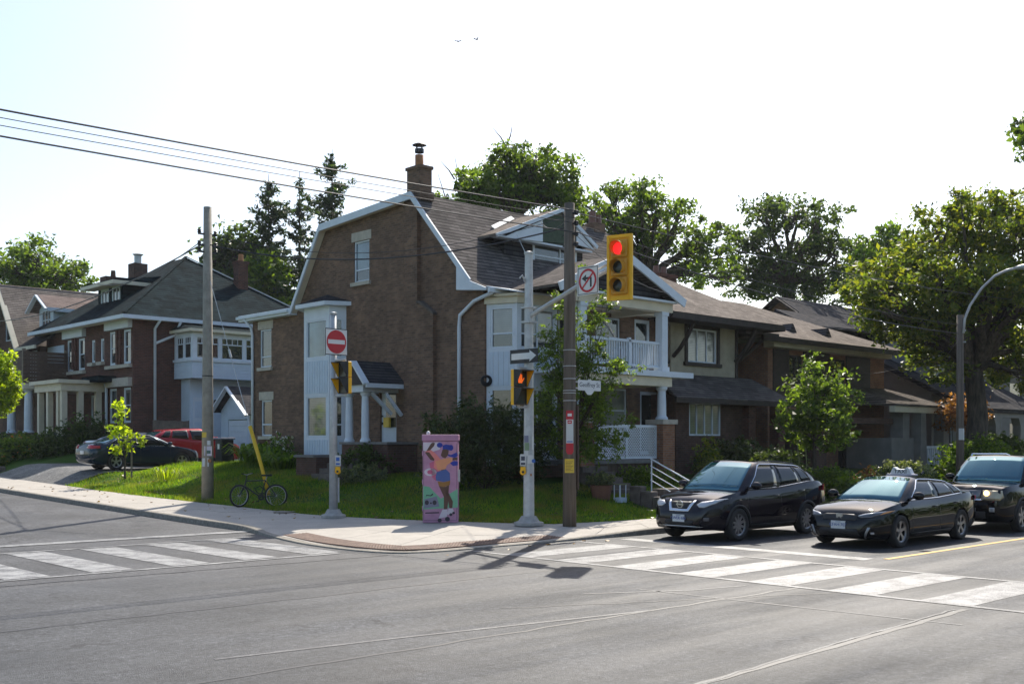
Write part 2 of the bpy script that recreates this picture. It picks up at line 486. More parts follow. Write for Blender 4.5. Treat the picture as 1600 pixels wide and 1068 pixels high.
k = N('lamp_on').set(Base_Color=(1, 0.75, 0.4), Emission_Color=(1.0, 0.62, 0.25), Emission_Strength=3.0)
k = N('tail_red').set(Base_Color=(0.42, 0.01, 0.02), Roughness=0.1, Coat_Weight=1.0)
def flat(name, col, rough=0.5, var=0.05):
    return plain(name, col, rough, var=var, scale=5)
flat('signal_yellow', (0.95, 0.50, 0.01)); flat('signal_ochre', (0.62, 0.30, 0.025)); flat('sign_white', (0.74, 0.74, 0.72)); flat('sign_red', (0.52, 0.02, 0.03)); flat('sign_black', (0.015, 0.015, 0.018))
flat('sign_blue', (0.03, 0.12, 0.42)); flat('guard_yellow', (0.72, 0.45, 0.01)); flat('paper_yellow', (0.75, 0.52, 0.06)); flat('paper_white', (0.62, 0.62, 0.60)); flat('paper_green', (0.22, 0.30, 0.18)); flat('plate_blue', (0.05, 0.10, 0.32)); flat('text_grey', (0.05, 0.055, 0.08))
flat('cabinet_pink', (0.46, 0.23, 0.35), 0.55, 0.14); flat('mural_mint', (0.16, 0.42, 0.26)); flat('mural_coral', (0.72, 0.22, 0.20)); flat('mural_orange', (0.72, 0.30, 0.15)); flat('mural_skin', (0.105, 0.048, 0.032)); flat('mural_blue', (0.012, 0.03, 0.30)); flat('mural_denim', (0.06, 0.11, 0.32)); flat('mural_grey', (0.20, 0.20, 0.28)); flat('mural_white', (0.62, 0.56, 0.62)); flat('mural_dark', (0.03, 0.025, 0.04)); flat('mural_gold', (0.30, 0.14, 0.03)); flat('mural_rose', (0.55, 0.12, 0.22)); flat('terracotta', (0.17, 0.075, 0.05)); flat('bin_black', (0.02, 0.02, 0.022))
k = N('signal_red_on').set(Base_Color=(0.8, 0.02, 0.02), Emission_Color=(1.0, 0.02, 0.02), Emission_Strength=0.9)
k = N('hand_orange_on').set(Base_Color=(0.9, 0.2, 0.02), Emission_Color=(1.0, 0.14, 0.01), Emission_Strength=0.5)
plain('lens_off', (0.03, 0.035, 0.03), 0.2, var=0.3)
leaf_mat('leaf_green', (0.045, 0.08, 0.018), (0.105, 0.15, 0.030), 0.55)
leaf_mat('leaf_bright', (0.06, 0.11, 0.016), (0.13, 0.19, 0.024), 0.55)
leaf_mat('leaf_dark', (0.030, 0.052, 0.018), (0.065, 0.095, 0.030), 0.48)
leaf_mat('leaf_maple', (0.045, 0.07, 0.016), (0.11, 0.15, 0.026), 0.58, tip=(0.16, 0.165, 0.024))
leaf_mat('leaf_yew', (0.024, 0.042, 0.014), (0.055, 0.075, 0.022), 0.3)
leaf_mat('needles', (0.022, 0.045, 0.024), (0.05, 0.08, 0.038), 0.32)
leaf_mat('leaf_red', (0.13, 0.05, 0.03), (0.26, 0.12, 0.06), 0.4)
leaf_mat('leaf_yellowgreen', (0.12, 0.19, 0.01), (0.30, 0.36, 0.02), 0.5)
leaf_mat('leaf_pale', (0.08, 0.105, 0.06), (0.17, 0.19, 0.10), 0.35)
leaf_mat('petals', (0.35, 0.12, 0.02), (0.55, 0.2, 0.03), 0.3)
leaf_mat('petals_pale', (0.35, 0.34, 0.42), (0.55, 0.54, 0.6), 0.3)
leaf_mat('leaf_litter', (0.09, 0.05, 0.02), (0.22, 0.13, 0.04), 0.1)

# ================================================================== GROUND
def smooth(t):
    t = max(0.0, min(1.0, t)); return t * t * (3 - 2 * t)
def zg(y):
    t = y - 23.3
    return 0.0 if t < 0 else 0.0235 * (t * t / (t + 2.0) if t < 40 else t * 40 / 42.0)
BND = [(15.5, 160), (15.6, 34), (16.0, 28.5), (16.3, 24.6), (17.3, 21.2), (18.7, 18.5), (21.0, 18.0), (400, 18.0)]
def inner_dist(x, y):
    best = 1e9; sg = 1
    for (ax, ay), (bx, by) in zip(BND[:-1], BND[1:]):
        dx, dy = bx - ax, by - ay
        t = max(0, min(1, ((x - ax) * dx + (y - ay) * dy) / (dx * dx + dy * dy)))
        px, py = ax + dx * t, ay + dy * t
        d = math.hypot(x - px, y - py)
        if d < best - 1e-9:
            best = d; sg = 1 if dx * (y - ay) - dy * (x - ax) > 0 else -1
    return best * sg
def gz(x, y):
    d = inner_dist(x, y)
    z = zg(y) + 0.15
    if d < 0: return z + d * 0.8 - 0.02
    b = 0.06 * math.sin(x * 0.9 + 1.3) * math.cos(y * 0.7) * min(1, d) + 0.025 * math.sin(x * 2.3 + y * 1.7) * min(1, d)
    lawn_z = 0.83 * smooth(d / 5.2) + b * smooth(d / 2)
    k = smooth((y - 39.9) / 0.9) * smooth((49.9 - y) / 0.9)      # the level driveway
    return z + lawn_z * (1 - k) + 0.45 * smooth(d / 1.8) * k

mb = MB(); mb.add([(-1500, -1500, -0.12), (2500, -1500, -0.12), (2500, 2500, -0.12), (-1500, 2500, -0.12)], [(0, 1, 2, 3)])
struct('ground', mb, 'lawn_soil')
mb = MB(); xs = [-120, -40, 0, 10, 20, 40, 80, 200, 500]; ys = [1.6, 4, 7, 10, 13, 16.45]
for y in ys:
    for x in xs: mb.v.append((x, y, 0.0))
for j in range(len(ys) - 1):
    for i in range(len(xs) - 1):
        a = j * len(xs) + i; mb.f.append((a, a + 1, a + 1 + len(xs), a + len(xs)))
road = struct('main_road', mb, 'asphalt')
mb = MB(); ys = [16.35, 17, 19, 21, 23.3] + [24 + i * 1.0 for i in range(20)] + [46, 50, 60, 80, 120, 160]
for y in ys: mb.v += [(3.6, y, zg(y) - 0.004), (8.5, y, zg(y) - 0.002), (13.6, y, zg(y) - 0.004)]
for j in range(len(ys) - 1):
    for i in range(2):
        a = j * 3 + i; mb.f.append((a, a + 1, a + 4, a + 3))
side = struct('side_street', mb, 'asphalt_side')
# near pavement, behind and beside the camera
mb = MB(); mb.box(-60, -4, -0.1, 200, 1.5, 0.13)
struct('near_pavement', mb, 'concrete')

# ---- markings
def strip(name, pts, w, mat, parent, z=0.004):
    mb = MB()
    for i, (x, y) in enumerate(pts):
        a = pts[max(i - 1, 0)]; b = pts[min(i + 1, len(pts) - 1)]
        d = Vector((b[0] - a[0], b[1] - a[1])).normalized(); n = Vector((-d.y, d.x)) * w / 2
        zz = z + (zg(y) if parent is side else 0)
        mb.v += [(x - n.x, y - n.y, zz), (x + n.x, y + n.y, zz)]
    mb.f = [(2 * i, 2 * i + 2, 2 * i + 3, 2 * i + 1) for i in range(len(pts) - 1)]
    o = part(name, mb, mat, parent)
    if o.data.polygons[0].normal.z < 0: o.data.flip_normals()
    return o
def rect(name, x0, y0, x1, y1, mat, parent, z=0.005):
    mb = MB(); mb.add([(x0, y0, z), (x1, y0, z), (x1, y1, z), (x0, y1, z)], [(0, 1, 2, 3)])
    return part(name, mb, mat, parent)
for i in range(-3, 5):                       # crosswalk over the side street
    rect('crosswalk_bar', 5.83 + 1.38 * i, 17.58, 6.53 + 1.38 * i, 21.62, 'road_paint_worn', side, 0.004)
strip('crosswalk_line', [(1.0, 17.5), (11.9, 17.42)], 0.13, 'road_paint_worn', side, 0.006)
strip('crosswalk_line', [(1.0, 21.72), (12.4, 21.75)], 0.13, 'road_paint_worn', side, 0.006)
strip('stop_line', [(3.8, 23.35), (13.2, 23.15)], 0.42, 'road_paint_worn', side, 0.008)
for i in range(10):                          # crosswalk over the main road
    y0 = 15.1 - 1.37 * i
    rect('crosswalk_bar', 14.05, y0 - 0.72, 16.95, y0, 'road_paint', road, 0.004)
strip('crosswalk_line', [(13.98, 1.8), (14.02, 15.9)], 0.12, 'road_paint', road, 0.007)
strip('crosswalk_line', [(16.95, 1.8), (17.0, 15.9)], 0.12, 'road_paint', road, 0.007)
strip('stop_line', [(18.25, 9.9), (18.25, 15.7)], 0.4, 'road_paint_worn', road, 0.004)
strip('centre_line', [(18.5, 9.7), (120, 9.7)], 0.13, 'road_paint_yellow', road, 0.006)
strip('centre_line', [(5.2, 9.75), (7.2, 9.45), (10.7, 8.8)], 0.07, 'road_paint_faded', road, 0.004)
strip('faded_line', [(12.15, 10.2), (12.3, 8), (12.5, 5.6)], 0.05, 'road_paint_faded', road, 0.004)
strip('faded_line', [(11.2, 10.4), (12.6, 9.6), (13.6, 9.35)], 0.06, 'road_paint_faded', road, 0.004)
def wavy(p, q, n, amp, rs):
    r = random.Random(rs); o = []
    for i in range(n + 1):
        t = i / n; o.append((p[0] + (q[0] - p[0]) * t + r.uniform(-amp, amp), p[1] + (q[1] - p[1]) * t + r.uniform(-amp, amp)))
    return o
strip('tar_seam', wavy((2, 5.55), (13.7, 6.1), 40, 0.02, 1), 0.09, 'tar_seal', road, 0.0035)
strip('worn_seam', wavy((5, 5.66), (13.6, 6.2), 40, 0.02, 2), 0.035, 'road_paint_faded', road, 0.0055)
strip('tar_seam', wavy((-5, 12.9), (13.8, 12.7), 60, 0.03, 3), 0.05, 'tar_seal', road, 0.0035)
strip('tar_seam', wavy((4.3, 16.9), (12.4, 16.5), 30, 0.03, 4), 0.05, 'tar_seal', road, 0.0035)
strip('tar_seam', wavy((-2, 9.05), (14, 8.7), 50, 0.03, 5), 0.055, 'tar_seal', road, 0.003)
strip('tar_seam', wavy((6.5, 22.6), (12.6, 20.3), 24, 0.06, 6), 0.03, 'tar_seal', side, 0.010)
strip('tar_seam', wavy((9.5, 10.2), (13.9, 8.0), 24, 0.05, 8), 0.03, 'tar_seal', road, 0.0035)

# ---- kerb and sidewalk slabs, station by station (kerb point, lawn-side point, kerb height)
ST = []
y = 100.0
while y > 24.5:
    ST.append(((13.4, y), (15.62 + max(0, (34 - y)) * 0.07, y), 0.13)); y -= 1.52
ST += [((13.38, 23.4), (16.36, 24.4), 0.12), ((12.95, 21.4), (16.9, 22.6), 0.04), ((12.52, 19.2), (17.4, 21.0), 0.025), ((12.6, 17.1), (17.85, 20.1), 0.025),
       ((13.3, 16.45), (18.25, 19.35), 0.025), ((14.7, 16.4), (18.75, 18.4), 0.025), ((16.3, 16.35), (19.6, 18.25), 0.03), ((17.9, 16.27), (20.5, 18.05), 0.07), ((19.7, 16.2), (21.2, 17.98), 0.13)]
x = 21.6
while x < 110:
    ST.append(((x, 16.2), (x + 0.4 * max(0, 1 - (x - 21.6) / 4), 17.98), 0.13)); x += 1.55
mb = MB()
for c, i, h in ST:
    z = zg(c[1]); dx, dy = i[0] - c[0], i[1] - c[1]
    mb.v += [(c[0], c[1], z + h - 0.03), (i[0] + dx * 0.05, i[1] + dy * 0.05, zg(i[1]) + 0.10)]
for k in range(len(ST) - 1): mb.f.append((2 * k, 2 * k + 1, 2 * k + 3, 2 * k + 2))
pav = struct('sidewalk', mb, 'kerb_concrete')
pav.data.flip_normals() if pav.data.polygons[0].normal.z < 0 else None
def lerp2(a, b, t): return tuple(a[i] + (b[i] - a[i]) * t for i in range(len(a)))
for k in range(len(ST) - 1):
    (c0, i0, h0), (c1, i1, h1) = ST[k], ST[k + 1]
    if c0[1] > 62 or c0[0] > 70: continue
    A = (*c0, zg(c0[1]) + h0); B = (*i0, zg(i0[1]) + 0.15); C_ = (*i1, zg(i1[1]) + 0.15); D_ = (*c1, zg(c1[1]) + h1)
    nspl = 2 if math.hypot(i0[0] - c0[0], i0[1] - c0[1]) > 2.6 else 1
    for q in range(nspl):
        t0, t1 = q / nspl, (q + 1) / nspl
        P = [lerp2(A, B, t0), lerp2(A, B, t1), lerp2(D_, C_, t1), lerp2(D_, C_, t0)]
        cen = tuple(sum(p[j] for p in P) / 4 for j in range(3))
        P = [lerp2(p, cen, 0.006 / max(0.3, math.dist(p, cen)) * 1.4) for p in P]
        dz = random.uniform(-0.003, 0.003)
        mb = MB(); mb.prism([(p[0], p[1], p[2] - 0.06 + dz) for p in P], (0, 0, 0.06))
        part('concrete_panel', mb, 'concrete', pav)
# kerb: fine loft along the kerb line
KP = [(c[0], c[1], h) for c, i, h in ST]
fine = []
for k in range(len(KP) - 1):
    p0 = KP[max(k - 1, 0)]; p1 = KP[k]; p2 = KP[k + 1]; p3 = KP[min(k + 2, len(KP) - 1)]
    for s in range(4):
        t = s / 4
        fine.append(tuple(0.5 * ((2 * p1[j]) + (-p0[j] + p2[j]) * t + (2 * p0[j] - 5 * p1[j] + 4 * p2[j] - p3[j]) * t * t + (-p0[j] + 3 * p1[j] - 3 * p2[j] + p3[j]) * t ** 3) for j in range(3)))
fine.append(KP[-1])
mb = MB()
for k, (x, y, h) in enumerate(fine):
    a = fine[max(k - 1, 0)]; b = fine[min(k + 1, len(fine) - 1)]
    d = Vector((b[0] - a[0], b[1] - a[1])).normalized(); n = Vector((d.y, -d.x))   # towards the road
    z = zg(y)
    for o_, zz in ((-0.02, h - 0.03), (-0.012, h + 0.003), (0.135, h + 0.003), (0.155, h - 0.012 if h > 0.05 else h - 0.004), (0.17, -0.03)):
        mb.v.append((x + n.x * o_, y + n.y * o_, z + zz))
for k in range(len(fine) - 1):
    for j in range(4):
        a = k * 5 + j; mb.f.append((a, a + 1, a + 6, a + 5))
kerb = struct('kerb', mb, 'kerb_concrete')
bm = bmesh.new(); bm.from_mesh(kerb.data); bmesh.ops.recalc_face_normals(bm, faces=bm.faces); bm.to_mesh(kerb.data); bm.free()
# rust-coloured tactile plates along the dropped kerb
line = [p for p in fine if 12.3 < p[0] < 17.6 and p[1] < 21.6]
arc = [0.0]
for a, b in zip(line[:-1], line[1:]): arc.append(arc[-1] + math.dist(a[:2], b[:2]))
def along(s):
    for k in range(len(arc) - 1):
        if arc[k + 1] >= s or k == len(arc) - 2:
            t = (s - arc[k]) / (arc[k + 1] - arc[k]); p = lerp2(line[k], line[k + 1], t)
            d = Vector((line[k + 1][0] - line[k][0], line[k + 1][1] - line[k][1])).normalized()
            return Vector((p[0], p[1])), Vector((-d.y, d.x))
s = 0.1
while s + 0.6 < arc[-1]:
    (p0, n0), (p1, n1) = along(s), along(s + 0.59)
    P = [p0 + n0 * 0.10, p1 + n1 * 0.10, p1 + n1 * 0.68, p0 + n0 * 0.68]
    def zt(p): return 0.025 + 0.125 * max(0, min(1, inner_dist(p.x, p.y) / -4.4 * -1 + 1)) * 0 + 0.026
    Z4 = [0.052, 0.052, 0.072, 0.072]
    mb = MB(); mb.prism([(p.x, p.y, z - 0.02) for p, z in zip(P, Z4)], (0, 0, 0.02))
    for i in range(7):
        for j in range(7):
            u, v = (i + 0.5) / 7, (j + 0.5) / 7
            q = P[0].lerp(P[1], u).lerp(P[3].lerp(P[2], u), v); z = 0.052 + 0.02 * v
            r = 0.022
            mb.add([(q.x - r, q.y - r, z), (q.x + r, q.y - r, z), (q.x + r, q.y + r, z), (q.x - r, q.y + r, z), (q.x, q.y, z + 0.012)], [(0, 1, 4), (1, 2, 4), (2, 3, 4), (3, 0, 4)])
    part('tactile_plate', mb, 'tactile_iron', pav)
    s += 0.605

# ---- the raised lots: lawn terrain, driveway
xs = list(np.arange(14.6, 32, 0.45)) + list(np.arange(32, 60, 1.0)) + [64, 70, 80, 100, 140, 220, 400]
ys = list(np.arange(16.6, 30, 0.45)) + list(np.arange(30, 52, 0.6)) + [54, 57, 60, 65, 72, 80, 100, 140, 220, 400]
mb = MB()
for y in ys:
    for x in xs: mb.v.append((float(x), float(y), gz(x, y)))
nx = len(xs)
for j in range(len(ys) - 1):
    for i in range(nx - 1):
        a = j * nx + i; mb.f.append((a, a + 1, a + 1 + nx, a + nx))
lawn = struct('lawn', mb, 'lawn_soil', True)
mb = MB(); xs = np.arange(15.55, 27, 0.5); ys = np.arange(40.7, 48.9, 0.5)
for y in ys:
    for x in xs: mb.v.append((float(x), float(y), gz(x, y) + 0.035))
nx = len(xs)
for j in range(len(ys) - 1):
    for i in range(nx - 1):
        a = j * nx + i; mb.f.append((a, a + 1, a + 1 + nx, a + nx))
struct('driveway', mb, 'driveway_asphalt', True)
# grass blades
def blades(name, n, region, h0, h1, w, mat, label, cat='grass'):
    P = []
    while len(P) < n:
        x, y = region()
        d = inner_dist(x, y)
        if d < -0.05 - 0.10 * math.sin(x * 5 + y * 3.1) * math.sin(y * 2.3) or (40.6 < y < 49 and x < 27.2) or (x > 21.9 and y > 22.2): continue
        P.append((x, y, gz(x, y)))
    P = np.array(P); n = len(P)
    a = RNG.uniform(0, 2 * PI, n); h = RNG.uniform(h0, h1, n) * (0.6 + 0.8 * (0.5 + 0.5 * np.sin(P[:, 0] * 1.7 + np.cos(P[:, 1] * 1.3) * 2)))
    dx, dy = np.cos(a) * w, np.sin(a) * w
    lx, ly = RNG.normal(0, 0.35, n) * h, RNG.normal(0, 0.35, n) * h
    V = np.empty((n, 3, 3)); V[:, 0] = P - np.stack([dx, dy, np.full(n, 0.01)], 1); V[:, 1] = P + np.stack([dx, dy, np.full(n, -0.01)], 1); V[:, 2] = P + np.stack([lx, ly, h], 1)
    me = bpy.data.meshes.new(name)
    me.vertices.add(3 * n); me.vertices.foreach_set('co', V.reshape(-1).astype(np.float32))
    me.loops.add(3 * n); me.loops.foreach_set('vertex_index', np.arange(3 * n, dtype=np.int32))
    me.polygons.add(n); me.polygons.foreach_set('loop_start', np.arange(0, 3 * n, 3, dtype=np.int32)); me.polygons.foreach_set('loop_total', np.full(n, 3, dtype=np.int32))
    me.materials.append(M[mat]); me.update(); me.validate()
    o = bpy.data.objects.new(name, me); COL.objects.link(o)
    o['kind'] = 'stuff'; o['label'] = label; o['category'] = cat
    return o
def reg():
    if random.random() < 0.62: return random.uniform(15.5, 22.2), random.uniform(19, 41)
    return random.uniform(18.2, 36), random.uniform(17.9, 23)
blades('grass', 110000, reg, 0.05, 0.12, 0.011, 'grass_blade', 'short green grass covering the raised corner lawn')

# fallen leaves along the gutter, on the slabs and in the grass
def litter(n):
    P = []
    while len(P) < n:
        if random.random() < .5: x, y = random.uniform(13, 36), random.uniform(15.6, 19.5)
        else: x, y = random.uniform(12.4, 18.5), random.uniform(16.5, 44)
        d = inner_dist(x, y)
        if 40.6 < y < 49: continue
        if d > -.1: z = gz(x, y) + .06
        elif (x > 13.4 and y > 24) or (y > 16.3 and x > 21): z = zg(y) + .155
        elif y < 16.0 or x < 12.3: z = zg(y) + .012
        else: continue
        if d < -.5 and random.random() < .6 and y > 16.3: continue
        P.append((x, y, z))
    return np.array(P)
lm_ = leaf_litter = None

# ================================================================== BUILDING HELPERS
def clip_poly(sub, poly):
    """Sutherland-Hodgman: sub clipped by a convex counter-clockwise polygon"""
    out = sub
    n = len(poly)
    for i in range(n):
        a, b = poly[i], poly[(i + 1) % n]; inp = out; out = []
        def side_(p): return (b[0] - a[0]) * (p[1] - a[1]) - (b[1] - a[1]) * (p[0] - a[0])
        for j in range(len(inp)):
            p, q = inp[j], inp[(j + 1) % len(inp)]; sp, sq = side_(p), side_(q)
            if sp >= -1e-9: out.append(p)
            if (sp > 1e-9 and sq < -1e-9) or (sp < -1e-9 and sq > 1e-9):
                t = sp / (sp - sq); out.append((p[0] + (q[0] - p[0]) * t, p[1] + (q[1] - p[1]) * t))
        if not out: return []
    return out
def wall_mb(mb, fr, poly, holes, reveal=0.13):
    """outer skin of a wall: convex outline poly in (a, z), rectangular holes (a0, a1, z0, z1) with reveals"""
    area = sum(poly[i][0] * poly[(i + 1) % len(poly)][1] - poly[(i + 1) % len(poly)][0] * poly[i][1] for i in range(len(poly)))
    if area < 0: poly = poly[::-1]
    aa = sorted(set([min(p[0] for p in poly), max(p[0] for p in poly)] + [h[0] for h in holes] + [h[1] for h in holes]))
    zz = sorted(set([min(p[1] for p in poly), max(p[1] for p in poly)] + [h[2] for h in holes] + [h[3] for h in holes]))
    flip = fr.u.cross(Vector((0, 0, 1))).dot(fr.n) < 0
    def face(pts):
        mb.add(pts[::-1] if flip else pts, [tuple(range(len(pts)))])
    for i in range(len(aa) - 1):
        for j in range(len(zz) - 1):
            ca, cz = (aa[i] + aa[i + 1]) / 2, (zz[j] + zz[j + 1]) / 2
            if any(h[0] < ca < h[1] and h[2] < cz < h[3] for h in holes): continue
            c = clip_poly([(aa[i], zz[j]), (aa[i + 1], zz[j]), (aa[i + 1], zz[j + 1]), (aa[i], zz[j + 1])], poly)
            if len(c) >= 3: face([fr.p(a, z) for a, z in c])
    for a0, a1, z0, z1 in holes:
        for (p, q) in (((a0, z0), (a1, z0)), ((a1, z0), (a1, z1)), ((a1, z1), (a0, z1)), ((a0, z1), (a0, z0))):
            face([fr.p(*p, 0), fr.p(*q, 0), fr.p(*q, -reveal), fr.p(*p, -reveal)])
    return mb
def window(house, fr, a0, a1, z0, z1, frame='white_trim', glass='window_glass', inset=0.07, fw=0.06, bars_v=(), bars_h=(), sill=None, lintel=None, split=None, low_glass=None, arched=False):
    """a window set into an opening; bars are fractions of the width or height"""
    c0, c1 = -inset - 0.05, -inset + 0.03
    mb = MB()
    fr.box(mb, a0 + .003, a0 + fw, z0 + .003, z1 - .003, c0, c1); fr.box(mb, a1 - fw, a1 - .003, z0 + .003, z1 - .003, c0, c1)
    fr.box(mb, a0 + fw, a1 - fw, z0 + .003, z0 + fw, c0, c1); fr.box(mb, a0 + fw, a1 - fw, z1 - fw, z1 - .003, c0, c1)
    for t in bars_v:
        a = a0 + (a1 - a0) * t; fr.box(mb, a - 0.025, a + 0.025, z0 + fw, z1 - fw, c0 + .01, c1 - .01)
    for t in bars_h:
        z = z0 + (z1 - z0) * t; fr.box(mb, a0 + fw, a1 - fw, z - 0.025, z + 0.025, c0 + .01, c1 - .012)
    w = part('window', mb, frame, house)
    cuts_a = [0] + sorted(bars_v) + [1]; cuts_z = [0] + sorted(bars_h) + [1]
    for i in range(len(cuts_a) - 1):
        for j in range(len(cuts_z) - 1):
            b0 = a0 + (a1 - a0) * cuts_a[i]; b1 = a0 + (a1 - a0) * cuts_a[i + 1]
            y0 = z0 + (z1 - z0) * cuts_z[j]; y1 = z0 + (z1 - z0) * cuts_z[j + 1]
            g = MB(); fr.box(g, b0 + 0.03, b1 - 0.03, y0 + 0.03, y1 - 0.03, -inset - 0.03, -inset - 0.012)
            part('pane', g, low_glass if (low_glass and j == 0 and len(cuts_z) > 2) else glass, w)
    if sill:
        s = MB(); fr.box(s, a0 - 0.1, a1 + 0.1, z0 - 0.13, z0 - 0.004, -0.1, 0.09); part('sill', s, sill, w)
    if lintel:
        s = MB(); fr.box(s, a0 - 0.12, a1 + 0.12, z1 + 0.004, z1 + 0.32, -0.1, 0.02); part('lintel', s, lintel, w)
    return w
def roof_slab(mb, pts, th=0.09):
    p = [Vector(q) for q in pts]
    n = (p[1] - p[0]).cross(p[2] - p[0]).normalized()
    if n.z < 0: n = -n
    mb.prism(p, -n * th)
    return mb
def column(name, x, y, z0, z1, r, mat, parent):
    mb = MB()
    h = z1 - z0
    mb.lathe([(0, 0), (r * 1.35, 0), (r * 1.35, 0.06), (r * 1.1, 0.10), (r, 0.14), (r * 0.97, h * .5), (r * 0.86, h - 0.14), (r * 1.1, h - 0.10), (r * 1.25, h - 0.06), (r * 1.25, h), (0, h)], (x, y, z0), n=16)
    return part(name, mb, mat, parent, smooth=False)
def pipe(name, pts, r, mat, parent):
    mb = MB().tube(pts, r, 8); return part(name, mb, mat, parent, smooth=True)
def lap_boards(name, fr, a0, a1, z0, z1, mat, parent, step=0.16, c=0.0, holes=()):
    """horizontal lap siding, each board leaning out at its foot"""
    mb = MB(); z = z0
    while z < z1 - 0.01:
        t = min(z + step, z1)
        segs = [(a0, a1)]
        for h in holes:
            if h[2] < (z + t) / 2 < h[3]:
                segs = [s for q in segs for s in ((q[0], min(q[1], h[0])), (max(q[0], h[1]), q[1])) if s[1] - s[0] > 0.02]
        for s0, s1 in segs:
            P = [fr.p(s0, z, c), fr.p(s0, z, c + 0.022), fr.p(s0, t, c + 0.006), fr.p(s0, t, c)]
            mb.prism(P, fr.p(s1, z, c) - fr.p(s0, z, c))
        z = t
    return part(name, mb, mat, parent)

# ================================================================== MAIN CORNER HOUSE
X0, Y0 = 22.05, 24.56          # near corner of the brickwork
HB = 0.7                       # wall foot (below the lawn)
house = thing('brick_house', 'large brown brick corner house with steep roof and white trimmed gable wall', 'house', (X0, Y0, HB))
fs = Fr((X0, Y0, 0), (0, 1, 0), (-1, 0, 0))       # side wall on the side street, a = Y - Y0
ff = Fr((X0, Y0, 0), (1, 0, 0), (0, -1, 0))       # front wall, a = X - X0
WID = 8.9
def ys(y): return y - Y0
side_holes = [(ys(30.47), ys(31.38), 7.66, 9.08), (ys(36.85), ys(37.71), 5.02, 6.50), (ys(36.81), ys(37.62), 2.36, 3.75), (ys(28.95), ys(29.85), 1.95, 4.0)]
mb = MB()
wall_mb(mb, fs, [(0, HB), (ys(34.99), HB), (ys(34.99), 6.98), (ys(33.08), 9.74), (ys(27.83), 10.05), (0, 6.6)], [side_holes[0], side_holes[3]])
wall_mb(mb, fs, [(ys(34.99), HB), (ys(38.25), HB), (ys(38.25), 6.95), (ys(34.99), 6.95)], side_holes[1:3])
back = Fr((X0, 38.25, 0), (1, 0, 0), (0, 1, 0)); wall_mb(mb, back, [(0, HB), (WID, HB), (WID, 6.95), (0, 6.95)], [])
far = Fr((X0 + WID, Y0, 0), (0, 1, 0), (1, 0, 0)); wall_mb(mb, far, [(0, HB), (ys(38.25), HB), (ys(38.25), 6.9), (ys(34.99), 6.9), (0, 6.6)], [])
wall_mb(mb, far, [(0, 6.6), (ys(34.99), 6.9), (ys(33.08), 9.70), (ys(27.83), 10.05)], [])
front_holes = [(5.0, 6.25, 5.0, 6.35), (7.0, 7.85, 4.5, 6.4), (5.3, 6.6, 2.45, 3.95), (7.3, 8.25, 1.7, 3.9), (3.2, 4.1, 4.5, 6.4)]
wall_mb(mb, ff, [(0, HB), (WID, HB), (WID, 6.78), (0, 6.78)], front_holes)
part('wall', mb, 'brick_brown', house)
# chimney breast on the gable wall
mb = MB()
mb.box(X0 - 0.15, 27.66, HB, X0 - 0.002, 28.35, 10.0)
mb.box(X0 - 0.15, 26.85, HB, X0 - 0.003, 27.659, 6.2)
mb.prism([(X0 - 0.15, 26.85, 6.2), (X0 - 0.15, 27.659, 6.2), (X0 - 0.15, 27.659, 6.58), (X0 - 0.15, 27.55, 6.58)], (0.147, 0, 0))
part('chimney_breast', mb, 'brick_brown', house)
mb = MB(); mb.prism([(X0 - 0.2, 26.8, 6.17), (X0 - 0.2, 26.8, 6.24), (X0 - 0.2, 27.5, 6.68), (X0 - 0.2, 27.655, 6.68), (X0 - 0.2, 27.655, 6.6), (X0 - 0.2, 27.53, 6.6)], (0.195, 0, 0))
part('chimney_shoulder', mb, 'dark_stone', house)
mb = MB(); mb.box(X0 - 0.1, 27.55, 9.95, X0 + 0.38, 28.25, 10.98); mb.box(X0 - 0.15, 27.5, 9.95, X0 + 0.43, 28.3, 10.24); mb.box(X0 - 0.14, 27.51, 10.98, X0 + 0.42, 28.29, 11.08)
stack = part('chimney', mb, 'brick_brown', house)
mb = MB().lathe([(0.14, 0), (0.14, 0.42), (0.12, 0.42), (0.12, 0.05)], (X0 + 0.14, 27.9, 11.06), n=14); part('flue', mb, 'clay_pipe', stack, smooth=True)
mb = MB().lathe([(0.15, 0.0), (0.15, 0.12), (0, 0.12)], (X0 + 0.14, 27.9, 11.56), n=14)
for k in range(4): mb.box(X0 + 0.14 + 0.12 * math.cos(k * PI / 2) - .012, 27.9 + 0.12 * math.sin(k * PI / 2) - .012, 11.68, X0 + 0.14 + 0.12 * math.cos(k * PI / 2) + .012, 27.9 + 0.12 * math.sin(k * PI / 2) + .012, 11.80)
mb.lathe([(0.24, 0.20), (0.22, 0.22), (0.05, 0.29), (0, 0.29)], (X0 + 0.14, 27.9, 11.6), n=14); part('flue_cap', mb, 'black_metal', stack)
# roof
xe0, xe1 = X0 - 0.28, X0 + WID + 0.25
prof = [(24.12, 6.74), (24.9, 7.06), (27.83, 10.20), (33.12, 9.90), (35.05, 7.06)]
mb = MB()
for (ya, za), (yb, zb) in zip(prof[:-1], prof[1:]):
    x1 = xe1
    roof_slab(mb, [(xe0, ya, za), (x1, ya, za), (x1, yb, zb), (xe0, yb, zb)], 0.10)
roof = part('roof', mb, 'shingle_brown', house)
mb = MB(); roof_slab(mb, [(xe0, 35.02, 7.16), (xe1, 35.02, 7.16), (xe1, 38.75, 7.02), (xe0, 38.75, 7.02)], 0.05); part('flat_roof', mb, 'shingle_slate', house)
mb = MB()
for (ya, za), (yb, zb) in zip(prof[1:-1], prof[2:]):
    mb.prism([(xe0 - 0.03, ya, za + 0.02), (xe0 - 0.03, yb, zb + 0.02), (xe0 - 0.03, yb, zb - 0.22), (xe0 - 0.03, ya, za - 0.22)], (0.06, 0, 0))
part('rake_board', mb, 'white_trim', house)
